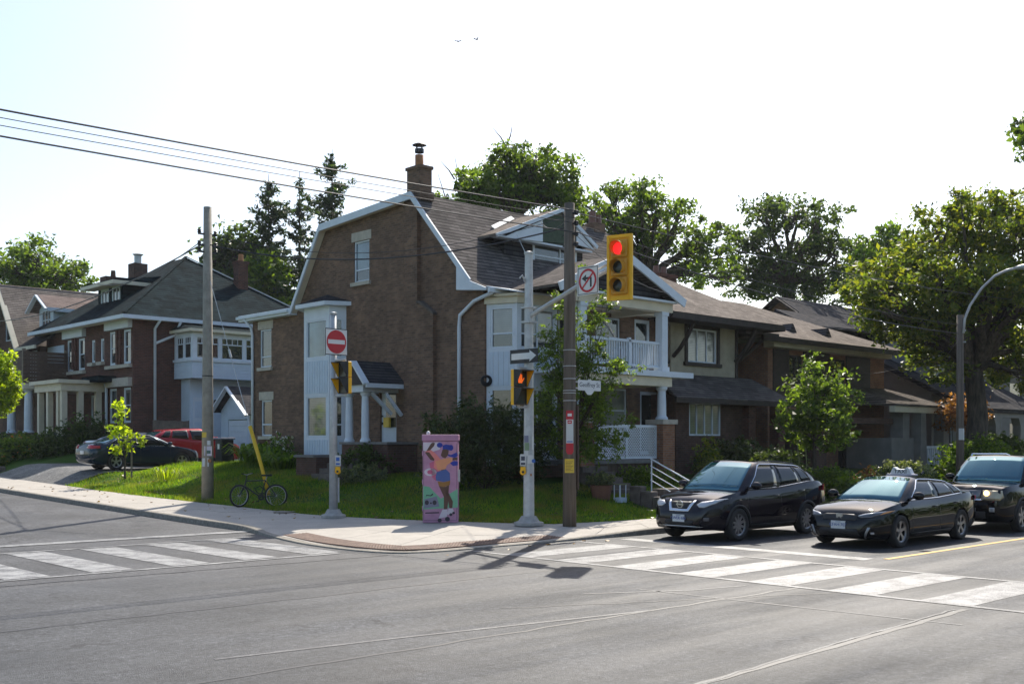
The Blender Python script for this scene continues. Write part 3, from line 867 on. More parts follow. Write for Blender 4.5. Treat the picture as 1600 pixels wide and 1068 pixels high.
mb = MB()
for (ya, za), (yb, zb) in zip(prof[1:-1], prof[2:]):
    mb.prism([(xe0 + 0.03, ya, za - 0.14), (xe0 + 0.03, yb, zb - 0.14), (xe0 + 0.03, yb, zb - 0.18), (xe0 + 0.03, ya, za - 0.18)], (0.24, 0, 0))
part('soffit', mb, 'cream_trim', house)
mb = MB(); mb.prism([(xe0 - 0.05, 24.15, 6.74), (xe0 - 0.05, 24.15, 6.66), (xe0 - 0.05, 25.5, 6.80), (xe0 - 0.05, 25.5, 7.60), (xe0 - 0.05, 24.95, 7.05)], (0.3, 0, 0)); part('cornice_return', mb, 'white_trim', house)
mb = MB(); mb.prism([(xe0, 23.98, 6.72), (xe0, 24.0, 6.60), (xe0, 24.1, 6.58), (xe0, 24.12, 6.73)], (WID + 0.5, 0, 0)); part('gutter', mb, 'white_trim', house)
mb = MB(); mb.box(xe0 + 0.26, 24.1, 6.50, xe1, Y0 + 0.02, 6.56); part('soffit', mb, 'cream_trim', house)
mb = MB(); mb.box(xe0 - 0.04, 35.02, 6.86, xe0 + 0.02, 38.80, 7.10); mb.box(xe0 - 0.13, 35.1, 6.95, xe0 - 0.04, 38.86, 7.06); mb.box(xe0 + 0.02, 38.72, 6.86, xe1, 38.78, 7.08); mb.box(xe0 + 0.02, 35.02, 6.86, X0 - 0.003, 38.72, 6.90); part('fascia', mb, 'white_trim', house)
# side windows
window(house, fs, *side_holes[0], glass='window_glass_blue', bars_h=(0.3,), bars_v=(), lintel='limestone', sill='limestone', low_glass='window_glass')
window(house, fs, *side_holes[1], bars_h=(0.28,), lintel='limestone', sill='limestone', glass='window_glass')
window(house, fs, *side_holes[2], bars_h=(0.32,), lintel='limestone', sill='limestone', glass='window_glass')
# side door
mb = MB(); fs.box(mb, ys(28.95), ys(29.85), 1.95, 4.0, -0.12, -0.07); d = part('door', mb, 'white_trim', house)
mb = MB(); fs.box(mb, ys(29.05), ys(29.6), 2.62, 3.85, -0.069, -0.055); part('pane', mb, 'window_glass', d)
mb = MB().ball(tuple(fs.p(ys(29.76), 2.75, -0.02)), 0.05); part('handle', mb, 'black_metal', d)
mb = MB().ball(tuple(fs.p(ys(29.76), 3.0, -0.03)), 0.03); part('lock', mb, 'black_metal', d)
# two-storey white bay on the side wall
yb0, yb1 = 31.84, 34.25; bx = X0 - 0.55
plan = [(X0, yb1), (bx, yb1 - 0.55), (bx, yb0 + 0.25), (X0, yb0)]
bay = MB(); frames = []
for (p, q) in zip(plan[:-1], plan[1:]):
    u = Vector((q[0] - p[0], q[1] - p[1], 0)); L = u.length; n = Vector((u.y, -u.x, 0)); n = n if n.x < 0 or (abs(n.x) < 1e-6) else -n
    f = Fr((p[0], p[1], 0), u, n); frames.append((f, L))
    m_ = 0.16 if L > 1 else 0.12
    wall_mb(bay, f, [(0, 1.55), (L, 1.55), (L, 6.95), (0, 6.95)], [(m_, L - m_, 2.3, 3.76), (m_, L - m_, 5.1, 6.46)] if L > 0.5 else [], 0.1)
bo = part('bay', bay, 'white_trim', house)
for f, L in frames:
    m_ = 0.16 if L > 1 else 0.12
    if L <= 0.5: continue
    for z0, z1 in ((2.3, 3.76), (5.1, 6.46)):
        if L > 1: window(house, f, m_, L - m_, z0, z1, glass='window_blind' if z0 < 3 else 'window_glass_blue', inset=0.04)
        else: window(house, f, m_, L - m_, z0, z1, inset=0.04, bars_h=(0.3,), fw=0.05)
for f, L in frames:
    for z0, z1 in ((3.85, 5.0), (1.6, 2.2)):
        a = 0.1
        while a < L - 0.1:
            mb = MB(); f.box(mb, a, min(a + 0.13, L - 0.06), z0, z1, 0.0, 0.015); a += 0.16
            part('panel_board', mb, 'white_siding', bo)
mb = MB(); apex = Vector((X0 - 0.02, 33.0, 7.42)); P = [(X0, yb1 + 0.3), (bx - 0.28, yb1 - 0.42), (bx - 0.28, yb0 + 0.12), (X0, yb0 - 0.3)]
for (p, q) in zip(P[:-1], P[1:]): roof_slab(mb, [(p[0], p[1], 7.05), (q[0], q[1], 7.05), tuple(apex)], 0.04)
part('bay_roof', mb, 'shingle_slate', bo)
mb = MB(); mb.prism([(p[0], p[1], 6.90) for p in P], (0, 0, 0.14)); part('bay_cornice', mb, 'white_trim', bo)
# side entrance: stone wall, columns, small hipped gable roof
px0 = X0 - 1.35
pw = MB()
pw.box(px0, 27.65, HB, px0 + 0.3, 30.15, 2.05); pw.box(px0 + 0.3, 27.65, HB, X0 - 0.004, 27.90, 2.05); pw.box(px0 - 1.0, 30.15, HB, px0 + 0.3, 31.35, 1.62)
ep = part('entrance_wall', pw, 'brick_dark', house)
mb = MB(); mb.box(px0 - 0.06, 27.58, 2.05, px0 + 0.36, 30.22, 2.13); mb.box(px0 + 0.36, 27.58, 2.05, X0 - 0.004, 27.97, 2.13); mb.box(px0 - 1.06, 30.22, 1.62, px0 + 0.34, 31.42, 1.70); part('coping', mb, 'porch_cap', ep)
mb = MB()
for k in range(6): mb.box(px0 + 0.004, 30.16 + 0.0, 1.7, px0 + 0.1, 30.16, 1.75)
for k in range(4):
    mb.box(px0 - 0.32 - 0.3 * (3 - k), 28.70, HB, px0 - 0.02 - 0.3 * (3 - k) , 30.10, 1.1 + 0.17 * k)
part('step', mb, 'dark_stone', house)
column('column', px0 + 0.16, 29.05, 2.13, 3.75, 0.13, 'white_trim', house)
column('column', px0 + 0.16, 29.95, 2.13, 3.75, 0.13, 'white_trim', house)
mb = MB(); mb.box(px0 - 0.1, 28.80, 3.75, px0 + 0.36, 30.14, 3.98); mb.box(px0 + 0.36, 28.82, 3.75, X0 - .01, 29.04, 3.97); mb.box(px0 + 0.36, 29.92, 3.75, X0 - .01, 30.10, 3.97); part('beam', mb, 'white_trim', house)
ye0, ye1, yr = 28.40, 30.20, 29.30
mb = MB()
roof_slab(mb, [(px0 - 0.25, ye0, 4.0), (X0 - 0.01, ye0, 4.0), (X0 - 0.01, yr, 4.78), (px0 - 0.1, yr, 4.78)], 0.07)
roof_slab(mb, [(px0 - 0.25, ye1, 4.0), (X0 - 0.01, ye1, 4.0), (X0 - 0.01, yr, 4.78), (px0 - 0.1, yr, 4.78)], 0.07)
part('entrance_roof', mb, 'shingle_slate', house)
mb = MB(); mb.prism([(px0 - 0.2, ye0 + 0.05, 3.98), (px0 - 0.2, ye1 - 0.05, 3.98), (px0 - 0.1, yr, 4.70)], (0.08, 0, 0)); part('pediment', mb, 'dark_timber', house)
mb = MB(); 
for ya in (ye0, ye1): mb.bar((px0 - 0.27, ya, 3.98), (px0 - 0.13, yr, 4.74), 0.08, 0.2, (1, 0, 0.2))
mb.box(px0 - 0.26, ye0 - 0.02, 3.87, X0 - 0.02, ye0 + 0.05, 4.01)
part('entrance_fascia', mb, 'white_trim', house)
mb = MB(); mb.bar((px0 + 0.3, 28.90, 3.72), (px0 + 1.1, 28.90, 3.05), 0.1, 0.1); mb.bar((X0 - 0.05, 28.60, 3.0), (X0 - 0.7, 28.60, 3.7), 0.1, 0.1); part('brace', mb, 'white_trim', house)
mb = MB(); mb.box(X0 - 0.09, 29.25, 2.62, X0 - 0.004, 29.55, 2.95); part('mailbox', mb, 'paper_yellow', house)
# downspouts
pipe('downspout', [(X0 - 0.15, 24.05, 6.6), (X0 - 0.12, 24.9, 6.42), (X0 - 0.07, 25.62, 6.05), (X0 - 0.07, 25.66, 5.7), (X0 - 0.07, 25.66, 1.0)], 0.06, 'white_trim', house)
pipe('downspout', [(xe0 - 0.08, 38.3, 6.95), (X0 - 0.1, 38.2, 6.6), (X0 - 0.07, 38.15, 6.3), (X0 - 0.07, 38.15, 1.3)], 0.055, 'white_trim', house)
mb = MB()
for k in range(5): mb.lathe([(0.16 - 0.016 * k, 0), (0.18 - 0.016 * k, 0.02), (0.16 - 0.016 * k, 0.04), (0.145 - 0.016 * k, 0.02), (0.16 - .016 * k, 0)], (X0 + 0.02, 24.5, 3.98 + .006 * k), (-0.7, -0.7, 0), 18)
part('cable_coil', mb, 'black_metal', house)
# front: canted white bay at the corner
bplan = [(X0 + 0.08, Y0), (X0 + 0.42, Y0 - 0.98), (X0 + 2.15, Y0 - 0.98), (X0 + 2.75, Y0)]
bay = MB(); fr_f = []
for (p, q) in zip(bplan[:-1], bplan[1:]):
    u = Vector((q[0] - p[0], q[1] - p[1], 0)); L = u.length; n = Vector((u.y, -u.x, 0)); n = -n if n.y > 0 else n
    f = Fr((p[0], p[1], 0), u, n); fr_f.append((f, L))
    wall_mb(bay, f, [(0, 1.4), (L, 1.4), (L, 6.5), (0, 6.5)], [(0.14, L - 0.1, 2.2, 3.75), (0.14, L - 0.1, 4.95, 6.2)], 0.1)
bo = part('bay', bay, 'white_trim', house)
for i, (f, L) in enumerate(fr_f):
    window(house, f, 0.14, L - 0.1, 4.95, 6.2, glass='window_blind', inset=0.04, bars_h=(0.36,), bars_v=(0.5,) if i == 1 else (), low_glass='window_glass')
    window(house, f, 0.14, L - 0.1, 2.2, 3.75, glass='window_glass', inset=0.04, bars_v=(0.5,) if i == 1 else ())
for f, L in fr_f:
    a = 0.08
    while a < L - 0.1:
        mb = MB(); f.box(mb, a, min(a + 0.15, L - 0.04), 3.82, 4.85, 0, 0.015); a += 0.18
        part('panel_board', mb, 'white_siding', bo)
mb = MB(); mb.prism([(X0 - 0.1, Y0, 6.5), (X0 + 0.3, Y0 - 1.12, 6.5), (X0 + 2.3, Y0 - 1.12, 6.5), (X0 + 2.95, Y0, 6.5)], (0, 0, 0.08)); mb.prism([(X0 - 0.02, Y0 - .01, 6.3), (X0 + 0.38, Y0 - 1.04, 6.3), (X0 + 2.2, Y0 - 1.04, 6.3), (X0 + 2.85, Y0 - .01, 6.3)], (0, 0, 0.2)); part('bay_cornice', mb, 'cream_trim', bo)
mb = MB(); roof_slab(mb, [(X0 - 0.25, 24.2, 6.80), (X0 + 0.25, Y0 - 1.2, 6.62), (X0 + 2.4, Y0 - 1.2, 6.62), (X0 + 3.0, 24.2, 6.80)], 0.04); part('bay_roof', mb, 'white_trim', bo)
# front windows and doors behind the porch
for (a0, a1, z0, z1), kind in zip(front_holes, ('w', 'd', 'w', 'd', 'd')):
    if kind == 'w': window(house, ff, a0, a1, z0, z1, glass='window_curtain' if z0 < 3 else 'window_glass', bars_h=(0.5,), sill='limestone')
    else:
        window(house, ff, a0, a1, z0, z1, glass='window_glass', bars_h=(), fw=0.12)
# two-storey porch
YP = 22.3; pa, pb = X0 + 1.5, X0 + 5.9
mb = MB(); mb.box(pa - 0.4, YP - 0.28, 4.22, pb + 1.1, Y0 - 1.0, 4.40); mb.box(pb - 3.1, Y0 - 1.0, 4.22, pb + 1.1, Y0 - 0.01, 4.39); bal = part('balcony_floor', mb, 'white_trim', house)
mb = MB(); mb.box(pa - 0.1, YP - 0.14, 3.92, pb + 0.14, YP + 0.14, 4.21); mb.box(pb - 0.13, YP + 0.14, 3.94, pb + 0.13, Y0 - 0.02, 4.21); mb.box(pa - 0.2, YP - 0.16, 6.32, pb + 0.16, YP + 0.16, 6.70); mb.box(pb - 0.14, YP + 0.16, 6.34, pb + 0.14, Y0 - 0.02, 6.68); part('beam', mb, 'cream_trim', house)
for xx in (pa + 0.33, pb - 0.22):
    mb = MB(); mb.box(xx - 0.14, YP - 0.14, 4.405, xx + 0.14, YP + 0.14, 6.31); mb.box(xx - 0.18, YP - 0.18, 4.405, xx + 0.18, YP + 0.18, 4.55); mb.box(xx - 0.17, YP - 0.17, 6.2, xx + 0.17, YP + 0.17, 6.318); part('column', mb, 'white_trim', house)
    column('column', xx, YP, 2.85, 3.91, 0.15, 'white_trim', house)
    mb = MB(); mb.box(xx - 0.3, YP - 0.3, HB, xx + 0.3, YP + 0.3, 2.70); pr = part('pier', mb, 'brick_orange', house)
    mb = MB(); mb.box(xx - 0.37, YP - 0.37, 2.70, xx + 0.37, YP + 0.37, 2.85); part('pier_cap', mb, 'limestone', pr)
ra, rb = pa + 0.5, pb - 0.38
mb = MB(); mb.box(ra, YP - 0.05, 5.26, rb, YP + 0.05, 5.34); mb.box(ra, YP - 0.03, 4.52, rb, YP + 0.03, 4.58); mb.box((ra + rb) / 2 + 0.25, YP - 0.05, 4.405, (ra + rb) / 2 + 0.35, YP + 0.05, 5.4); rail = part('railing', mb, 'white_trim', house)
bme = mesh_of('baluster', *(lambda m: (m.v, m.f))(MB().box(-0.02, -0.02, 0, 0.02, 0.02, 0.675)), 'white_trim')
nb = 30
for k in range(nb): 
    b_ = share('baluster', bme, rail, (ra + 0.08 + (rb - ra - 0.16) * k / (nb - 1) - X0, YP - Y0, 4.582 - HB))
mb = MB(); mb.box(pb - 0.24, YP + 0.3, 5.26, pb - 0.16, Y0 - 0.1, 5.34); mb.box(pb - 0.23, YP + 0.3, 4.52, pb - 0.17, Y0 - 0.1, 4.58)
for k in range(11): mb.box(pb - 0.22, YP + 0.4 + k * 0.16, 4.58, pb - 0.18, YP + 0.44 + k * 0.16, 5.26)
part('side_railing', mb, 'white_trim', house)
# lattice screen and boarded skirt
mb = MB(); la, lb, z0, z1 = pa + 1.0, pb - 0.55, 1.66, 2.58
fl = Fr((0, YP, 0), (1, 0, 0), (0, -1, 0))
def lat(mb, sgn, c):
    s = -(z1 - z0)
    while s < lb - la:
        t0 = max(0, -s); t1 = min(z1 - z0, lb - la - s)
        if t1 > t0 + 0.02:
            p = fl.p(la + s + t0, z0 + t0 if sgn > 0 else z1 - t0, c); q = fl.p(la + s + t1, z0 + t1 if sgn > 0 else z1 - t1, c)
            mb.bar(p, q, 0.008, 0.03, (0, 0, 1))
        s += 0.105
lat(mb, 1, 0.0); lat(mb, -1, 0.012)
lt = part('lattice_screen', mb, 'white_trim', house)
mb = MB(); fl.box(mb, la - 0.05, lb + 0.05, z1, z1 + 0.09, -0.03, 0.04); fl.box(mb, la - 0.05, lb + 0.05, z0 - 0.06, z0, -0.03, 0.04); fl.box(mb, la - 0.06, la, z0, z1, -0.03, 0.04); fl.box(mb, lb, lb + 0.06, z0, z1, -0.03, 0.04); fl.box(mb, (la + lb) / 2 - 0.05, (la + lb) / 2 + 0.02, z0, z1, 0.02, 0.045); part('lattice_frame', mb, 'white_trim', lt)
mb = MB(); mb.box(pa - 0.2, YP - 0.12, 1.46, pb + 0.1, Y0 - 1.0, 1.58); part('porch_floor', mb, 'porch_cap', house)
a = pa
while a < pb - 0.55:
    mb = MB(); mb.box(a, YP - 0.03 + random.uniform(-.006, .006), HB, a + 0.135, YP + 0.02, 1.455); part('skirt_board', mb, 'brown_wood', house); a += 0.142
# porch steps (behind the tree)
for k in range(5):
    mb = MB(); mb.box(pa - 0.1, YP - 0.5 - 0.3 * k, 0.6, pa + 1.0, YP - 0.2 - 0.3 * k, 1.4 - 0.16 * k); part('step', mb, 'dark_stone', house)
# porch gable roof
gl, gr, gy = pa - 0.95, pb + 0.4, YP - 0.4; gx = (gl + gr) / 2; gzz = 7.9
mb = MB()
roof_slab(mb, [(gl, gy, 6.72), (gl, 25.0, 6.72), (gx, 26.0, gzz), (gx, gy, gzz)], 0.08)
roof_slab(mb, [(gr, gy, 6.72), (gr, 25.0, 6.72), (gx, 26.0, gzz), (gx, gy, gzz)], 0.08)
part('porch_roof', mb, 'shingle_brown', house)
mb = MB(); mb.bar((gl - 0.05, gy - 0.03, 6.62), (gx, gy - 0.03, gzz - 0.04), 0.07, 0.26, (0, 0, 1)); mb.bar((gr + 0.05, gy - 0.03, 6.62), (gx, gy - 0.03, gzz - 0.04), 0.068, 0.26, (0, 0, 1)); mb.box(gl + 0.2, gy + 0.04, 6.60, gr - 0.2, YP - 0.17, 6.66); part('porch_fascia', mb, 'white_trim', house)
mb = MB(); mb.prism([(gl + 0.4, YP - 0.05, 6.71), (gr - 0.4, YP - 0.05, 6.71), (gx, YP - 0.05, gzz - 0.2)], (0, 0.1, 0)); part('pediment', mb, 'shingle_slate', house)
# dormer
dx0, dx1, dy = 24.2, 27.95, 26.0; dxm, ap = 26.5, 10.02
lx, lz, rx_, rz_ = 23.5, 8.80, 28.2, 8.98
fd = Fr((0, dy, 0), (1, 0, 0), (0, -1, 0))
mb = MB(); wall_mb(mb, fd, [(dx0, 7.75), (dx1, 7.75), (dx1, 8.98), (dx0, 8.98)], [(25.5, 27.65, 8.0, 8.95)], 0.08)
for xx, sg in ((dx0, -1), (dx1, 1)):
    mb.add([(xx, dy, 7.75), (xx, dy, 8.98), (xx, 27.0, 8.98)], [(0, 1, 2) if sg < 0 else (2, 1, 0)])
dm = part('dormer', mb, 'shingle_slate', house)
window(house, fd, 25.5, 27.65, 8.0, 8.95, glass='window_glass', bars_h=(0.42,), bars_v=(0.62,), inset=0.02, fw=0.1)
mb = MB(); oy = dy - 0.42
roof_slab(mb, [(lx, oy, lz), (lx, 26.75, lz), (dxm, 27.85, ap), (dxm, oy, ap)], 0.08)
roof_slab(mb, [(rx_, oy, rz_), (rx_, 26.95, rz_), (dxm, 27.85, ap), (dxm, oy, ap)], 0.08)
part('dormer_roof', mb, 'shingle_grey', dm)
mb = MB(); mb.bar((lx - 0.03, oy - .02, lz - .08), (dxm, oy - .02, ap - 0.05), 0.07, 0.12); mb.bar((rx_ + 0.03, oy - .02, rz_ - .08), (dxm, oy - .02, ap - 0.05), 0.068, 0.12)
mb.prism([(lx + .3, oy + 0.03, lz - .1), (25.6, oy + 0.03, lz - .02), (25.6, oy + 0.03, 9.5)], (0, 0.05, 0)); mb.prism([(rx_ - .05, oy + 0.03, 8.82), (27.25, oy + 0.03, 8.9), (27.25, oy + 0.03, 9.45)], (0, 0.05, 0))
mb.box(lx + .1, oy + 0.09, 8.72, rx_ - .1, dy - 0.002, 8.78)
part('dormer_fascia', mb, 'white_trim', dm)
mb = MB(); mb.prism([(25.6, oy + 0.1, 8.8), (27.25, oy + 0.1, 8.9), (27.25, oy + .1, 9.4), (dxm, oy + 0.1, ap - 0.12), (25.6, oy + .1, 9.5)], (0, 0.1, 0)); part('dormer_gable', mb, 'green_shingle_wall', dm)
mb = MB(); mb.bar((24.55, 26.93, 9.30), (26.0, 27.5, 9.92), 0.16, 0.03, (0, -.73, .68)); part('flashing', mb, 'sign_white', dm)
# pale service wire hanging from the dormer roof
mb = MB().tube([(24.3, oy - 0.04, 8.9), (24.45, 25.3, 8.3), (24.4, 25.0, 7.7), (23.75, 24.6, 7.25), (23.45, 24.3, 6.98), (23.6, 24.15, 6.86), (23.9, 24.1, 6.84)], 0.010, 6); part('service_wire', mb, 'white_trim', house)
# party chimney at the far end of the ridge
mb = MB(); mb.box(30.45, 27.7, 9.0, 31.05, 28.2, 10.42); ch = part('chimney', mb, 'brick_brown', house)
mb = MB().lathe([(0.15, 0), (0.13, 0.45), (0.1, 0.45)], (30.6, 27.95, 10.42), n=10); mb.lathe([(0.15, 0), (0.13, 0.35), (0.1, 0.35)], (30.9, 27.95, 10.42), n=10); part('flue', mb, 'terracotta', ch)

# ================================================================== NEIGHBOURING HOUSES
def hip_roof(x0, x1, y0, y1, z, ridge, mat, house, th=0.09, name='roof'):
    """eave rectangle at height z, ridge ((xa, ya), (xb, yb), zr)"""
    (xa, ya), (xb, yb), zr = ridge
    A, B = (xa, ya, zr), (xb, yb, zr)
    mb = MB()
    if abs(xb - xa) >= abs(yb - ya):      # ridge along X, A at the low-X end
        roof_slab(mb, [(x0, y0, z), (x1, y0, z), B, A], th); roof_slab(mb, [(x1, y1, z), (x0, y1, z), A, B], th)
        roof_slab(mb, [(x0, y1, z), (x0, y0, z), A], th); roof_slab(mb, [(x1, y0, z), (x1, y1, z), B], th)
    else:
        roof_slab(mb, [(x0, y1, z), (x0, y0, z), A, B], th); roof_slab(mb, [(x1, y0, z), (x1, y1, z), B, A], th)
        roof_slab(mb, [(x0, y0, z), (x1, y0, z), A], th); roof_slab(mb, [(x1, y1, z), (x0, y1, z), B], th)
    r = part(name, mb, mat, house)
    return r
def eave_trim(x0, x1, y0, y1, z, house, mat='white_trim', h=0.2, inset=0.55):
    mb = MB()
    mb.box(x0 - .06, y0 - .06, z - h, x1 + .06, y0 + .05, z - .02); mb.box(x0 - .06, y0 + .05, z - h, x0 + .05, y1, z - .02); mb.box(x1 - .05, y0 + .05, z - h, x1 + .06, y1, z - .02)
    part('gutter', mb, mat, house)
    mb = MB(); mb.box(x0 + .05, y0 + .05, z - h + .02, x1 - .05, y0 + inset, z - h + .06); mb.box(x0 + .05, y0 + inset, z - h + .02, x0 + inset, y1, z - h + .06); part('soffit', mb, 'cream_trim' if mat == 'white_trim' else mat, house)
def shell(fr_list, mat, house):
    mb = MB()
    for f, poly, holes in fr_list: wall_mb(mb, f, poly, holes)
    return part('wall', mb, mat, house)
def rectp(a0, a1, z0, z1): return [(a0, z0), (a1, z0), (a1, z1), (a0, z1)]

# ---- red brick house with dark green hipped roof (behind the parked cars)
XL, YL, ZE, ZB = 22.5, 50.15, 8.14, 1.0
h2 = thing('green_roof_house', 'dark red brick house with green hipped roof behind the parked cars', 'house', (XL, YL, ZB))
f2 = Fr((XL, YL, 0), (0, 1, 0), (-1, 0, 0)); g2 = Fr((XL, YL, 0), (1, 0, 0), (0, -1, 0))
up = [(0.25, 1.1, 5.9, 7.55), (1.85, 2.7, 5.9, 7.55), (3.35, 3.8, 6.15, 7.3), (4.45, 4.9, 6.15, 7.3), (5.75, 6.6, 5.85, 7.5), (7.25, 8.1, 5.85, 7.5)]
lo = [(0.25, 1.1, 3.05, 4.75), (1.85, 2.7, 3.05, 4.75), (4.0, 5.0, 2.2, 4.5)]
shell([(f2, rectp(0, 11, ZB, ZE), up + lo), (g2, rectp(0, 10.8, ZB, ZE), []), (Fr((XL, YL + 11, 0), (1, 0, 0), (0, 1, 0)), rectp(0, 10.8, ZB, ZE), []), (Fr((XL + 10.8, YL, 0), (0, 1, 0), (1, 0, 0)), rectp(0, 11, ZB, ZE), [])], 'brick_red', h2)
for w_ in up + lo: window(h2, f2, *w_, bars_h=(0.5,) if w_[1] - w_[0] > 0.6 else (), glass='window_glass', fw=0.11)
for a0, a1, z in ((0.1, 2.85, 7.6), (5.6, 8.25, 7.55), (0.1, 2.85, 4.8)):
    mb = MB(); f2.box(mb, a0, a1, z, z + 0.42, 0, 0.22); part('lintel', mb, 'white_trim' if z > 7 else 'limestone', h2)
for a0, a1, z in ((0.1, 2.85, 5.86), (5.6, 8.25, 5.81), (3.25, 3.9, 6.13), (4.35, 5.0, 6.13)):
    mb = MB(); f2.box(mb, a0, a1, z - 0.16, z, 0, 0.2); part('sill', mb, 'limestone', h2)
for a in (1.2, 1.55, 6.7, 7.0):
    mb = MB(); f2.box(mb, a, a + 0.2, 5.9, 7.55, 0.0, 0.12); part('pilaster', mb, 'brick_red', h2)
ex0, ey0 = XL - 0.75, YL - 0.65
r2 = hip_roof(ex0, XL + 11.4, ey0, YL + 11.6, ZE, ((27.9, 55.5), (27.9, 57.0), 12.2), 'shingle_green', h2)
eave_trim(ex0, XL + 11.4, ey0, YL + 11.6, ZE, h2)
for p, q in (((ex0, ey0, ZE), (27.9, 55.5, 12.2)), ((XL + 11.4, ey0, ZE), (27.9, 55.5, 12.2))):
    mb = MB().bar((p[0], p[1], p[2] + .05), (q[0], q[1], q[2] + .05), 0.16, 0.06); part('hip_cap', mb, 'galvanised' if p[0] > 30 else 'shingle_green', r2)
# dormer
dX, d0, d1 = 23.7, 54.15, 57.1
fdm = Fr((dX, 0, 0), (0, 1, 0), (-1, 0, 0))
mb = MB(); wall_mb(mb, fdm, rectp(d0, d1, 8.9, 10.3), [(54.35, 55.35, 9.25, 10.15), (55.75, 56.75, 9.25, 10.15)], 0.08)
mb.add([(dX, d0, 8.9), (dX, d0, 10.3), (26.2, d0, 10.3), (26.2, d0, 8.9)], [(0, 3, 2, 1)]); mb.add([(dX, d1, 8.9), (dX, d1, 10.3), (26.2, d1, 10.3), (26.2, d1, 8.9)], [(0, 1, 2, 3)])
dm = part('dormer', mb, 'shingle_green', h2)
for a in (54.35, 55.75): window(h2, fdm, a, a + 1.0, 9.25, 10.15, inset=0.03, fw=0.12, bars_v=(0.5,))
mb = MB(); roof_slab(mb, [(dX - 0.7, d0 - 0.55, 10.34), (dX - 0.7, d1 + 0.55, 10.34), (27.0, d1 + 0.3, 10.95), (27.0, d0 - 0.3, 10.95)], 0.06); roof_slab(mb, [(dX - 0.7, d0 - 0.55, 10.34), (27.0, d0 - 0.3, 10.95), (27.2, d0 - 0.5, 10.34)], 0.06); part('dormer_roof', mb, 'shingle_green', dm)
mb = MB(); mb.box(dX - 0.72, d0 - 0.58, 10.12, dX - 0.6, d1 + 0.58, 10.3); mb.box(dX - 0.6, d0 - 0.58, 10.12, 26.6, d0 - 0.48, 10.3); mb.box(dX - 0.6, d0 - 0.48, 10.14, dX - 0.01, d1 + 0.5, 10.18); part('dormer_eave', mb, 'cream_trim', dm)
# flat-roofed front porch
mb = MB(); mb.box(20.1, 53.1, 4.98, XL - .01, 57.0, 5.16); mb.box(20.3, 53.3, 4.62, XL - .01, 56.8, 4.98); pr = part('porch_roof', mb, 'cream_trim', h2)
mb = MB(); mb.box(20.2, 53.2, 1.1, XL - .01, 56.9, 2.3); part('porch_base', mb, 'brick_red', h2)
for x_, y_ in ((20.5, 53.5), (21.3, 53.5), (22.2, 53.5), (20.5, 54.0), (20.5, 55.3), (20.5, 56.5)):
    mb = MB(); mb.box(x_ - .13, y_ - .13, 2.3, x_ + .13, y_ + .13, 4.62); part('column', mb, 'cream_trim', h2)
mb = MB(); f2.box(mb, 1.9, 3.9, 5.05, 5.35, 0.0, 0.9); part('porch_hood', mb, 'shingle_green', h2)
pipe('downspout', [(XL - 0.2, 52.9, 5.0), (XL - 0.12, 52.95, 4.7), (XL - 0.12, 52.95, 1.2)], 0.07, 'white_trim', h2)
pipe('downspout', [(XL + 1.05, ey0, 7.95), (XL + 1.05, YL - 0.1, 7.6), (XL + 1.05, YL - 0.1, 1.2)], 0.07, 'white_trim', h2)
pipe('downspout', [(XL + 2.1, ey0, 7.95), (XL + 2.1, YL - 0.1, 7.35), (XL + 1.1, YL - 0.12, 6.9)], 0.07, 'white_trim', h2)
# white sunroom carried on the side wall
sx, sy = 24.6, 48.27
fa = Fr((sx, sy, 0), (1, 0, 0), (0, -1, 0)); fb = Fr((sx, sy, 0), (0, 1, 0), (-1, 0, 0))
hs_a = [(0.2 + 1.32 * k, 1.38 + 1.32 * k, 6.15, 7.2) for k in range(4)]; hs_b = [(0.2, 0.85, 6.15, 7.2), (0.98, 1.65, 6.15, 7.2)]
mb = MB(); wall_mb(mb, fa, rectp(0, 5.7, 5.2, 7.45), hs_a, 0.08); wall_mb(mb, fb, rectp(0, YL - sy, 5.2, 7.45), hs_b, 0.08)
mb.add([(sx, sy, 5.2), (sx + 5.7, sy, 5.2), (sx + 5.7, YL, 5.2), (sx, YL, 5.2)], [(0, 3, 2, 1)])
sun_r = part('sunroom', mb, 'white_trim', h2)
lap_boards('siding', fa, -0.02, 5.7, 5.2, 6.0, 'white_siding', sun_r, 0.15, 0.004); lap_boards('siding', fb, 0, YL - sy, 5.2, 6.0, 'white_siding', sun_r, 0.15, 0.004)
mb = MB(); fa.box(mb, -0.06, 5.75, 6.0, 6.12, 0.0, 0.09); fb.box(mb, 0.0, YL - sy, 6.0, 6.12, 0.0, 0.09); part('sill', mb, 'white_trim', sun_r)
for f, hs in ((fa, hs_a), (fb, hs_b)):
    for a0, a1, z0, z1 in hs:
        n_ = 4 if a1 - a0 > 1 else 3
        mb = MB(); f.box(mb, a0, a1, z1 - 0.36, z1 - 0.31, -0.06, -0.02)
        for q in range(1, n_): f.box(mb, a0 + (a1 - a0) * q / n_ - .015, a0 + (a1 - a0) * q / n_ + .015, z1 - 0.31, z1 - .05, -0.06, -0.022)
        f.box(mb, a0, a0 + .05, z0, z1, -0.07, -0.02); f.box(mb, a1 - .05, a1, z0, z1, -0.07, -0.02); f.box(mb, a0 + .05, a1 - .05, z0, z0 + .05, -0.07, -0.02); f.box(mb, a0 + .05, a1 - .05, z1 - .05, z1, -0.07, -0.02)
        w_ = part('window', mb, 'white_trim', h2)
        mb = MB(); f.box(mb, a0 + .04, a1 - .04, z0 + .04, z1 - .04, -0.06, -0.045); part('pane', mb, 'window_glass', w_)
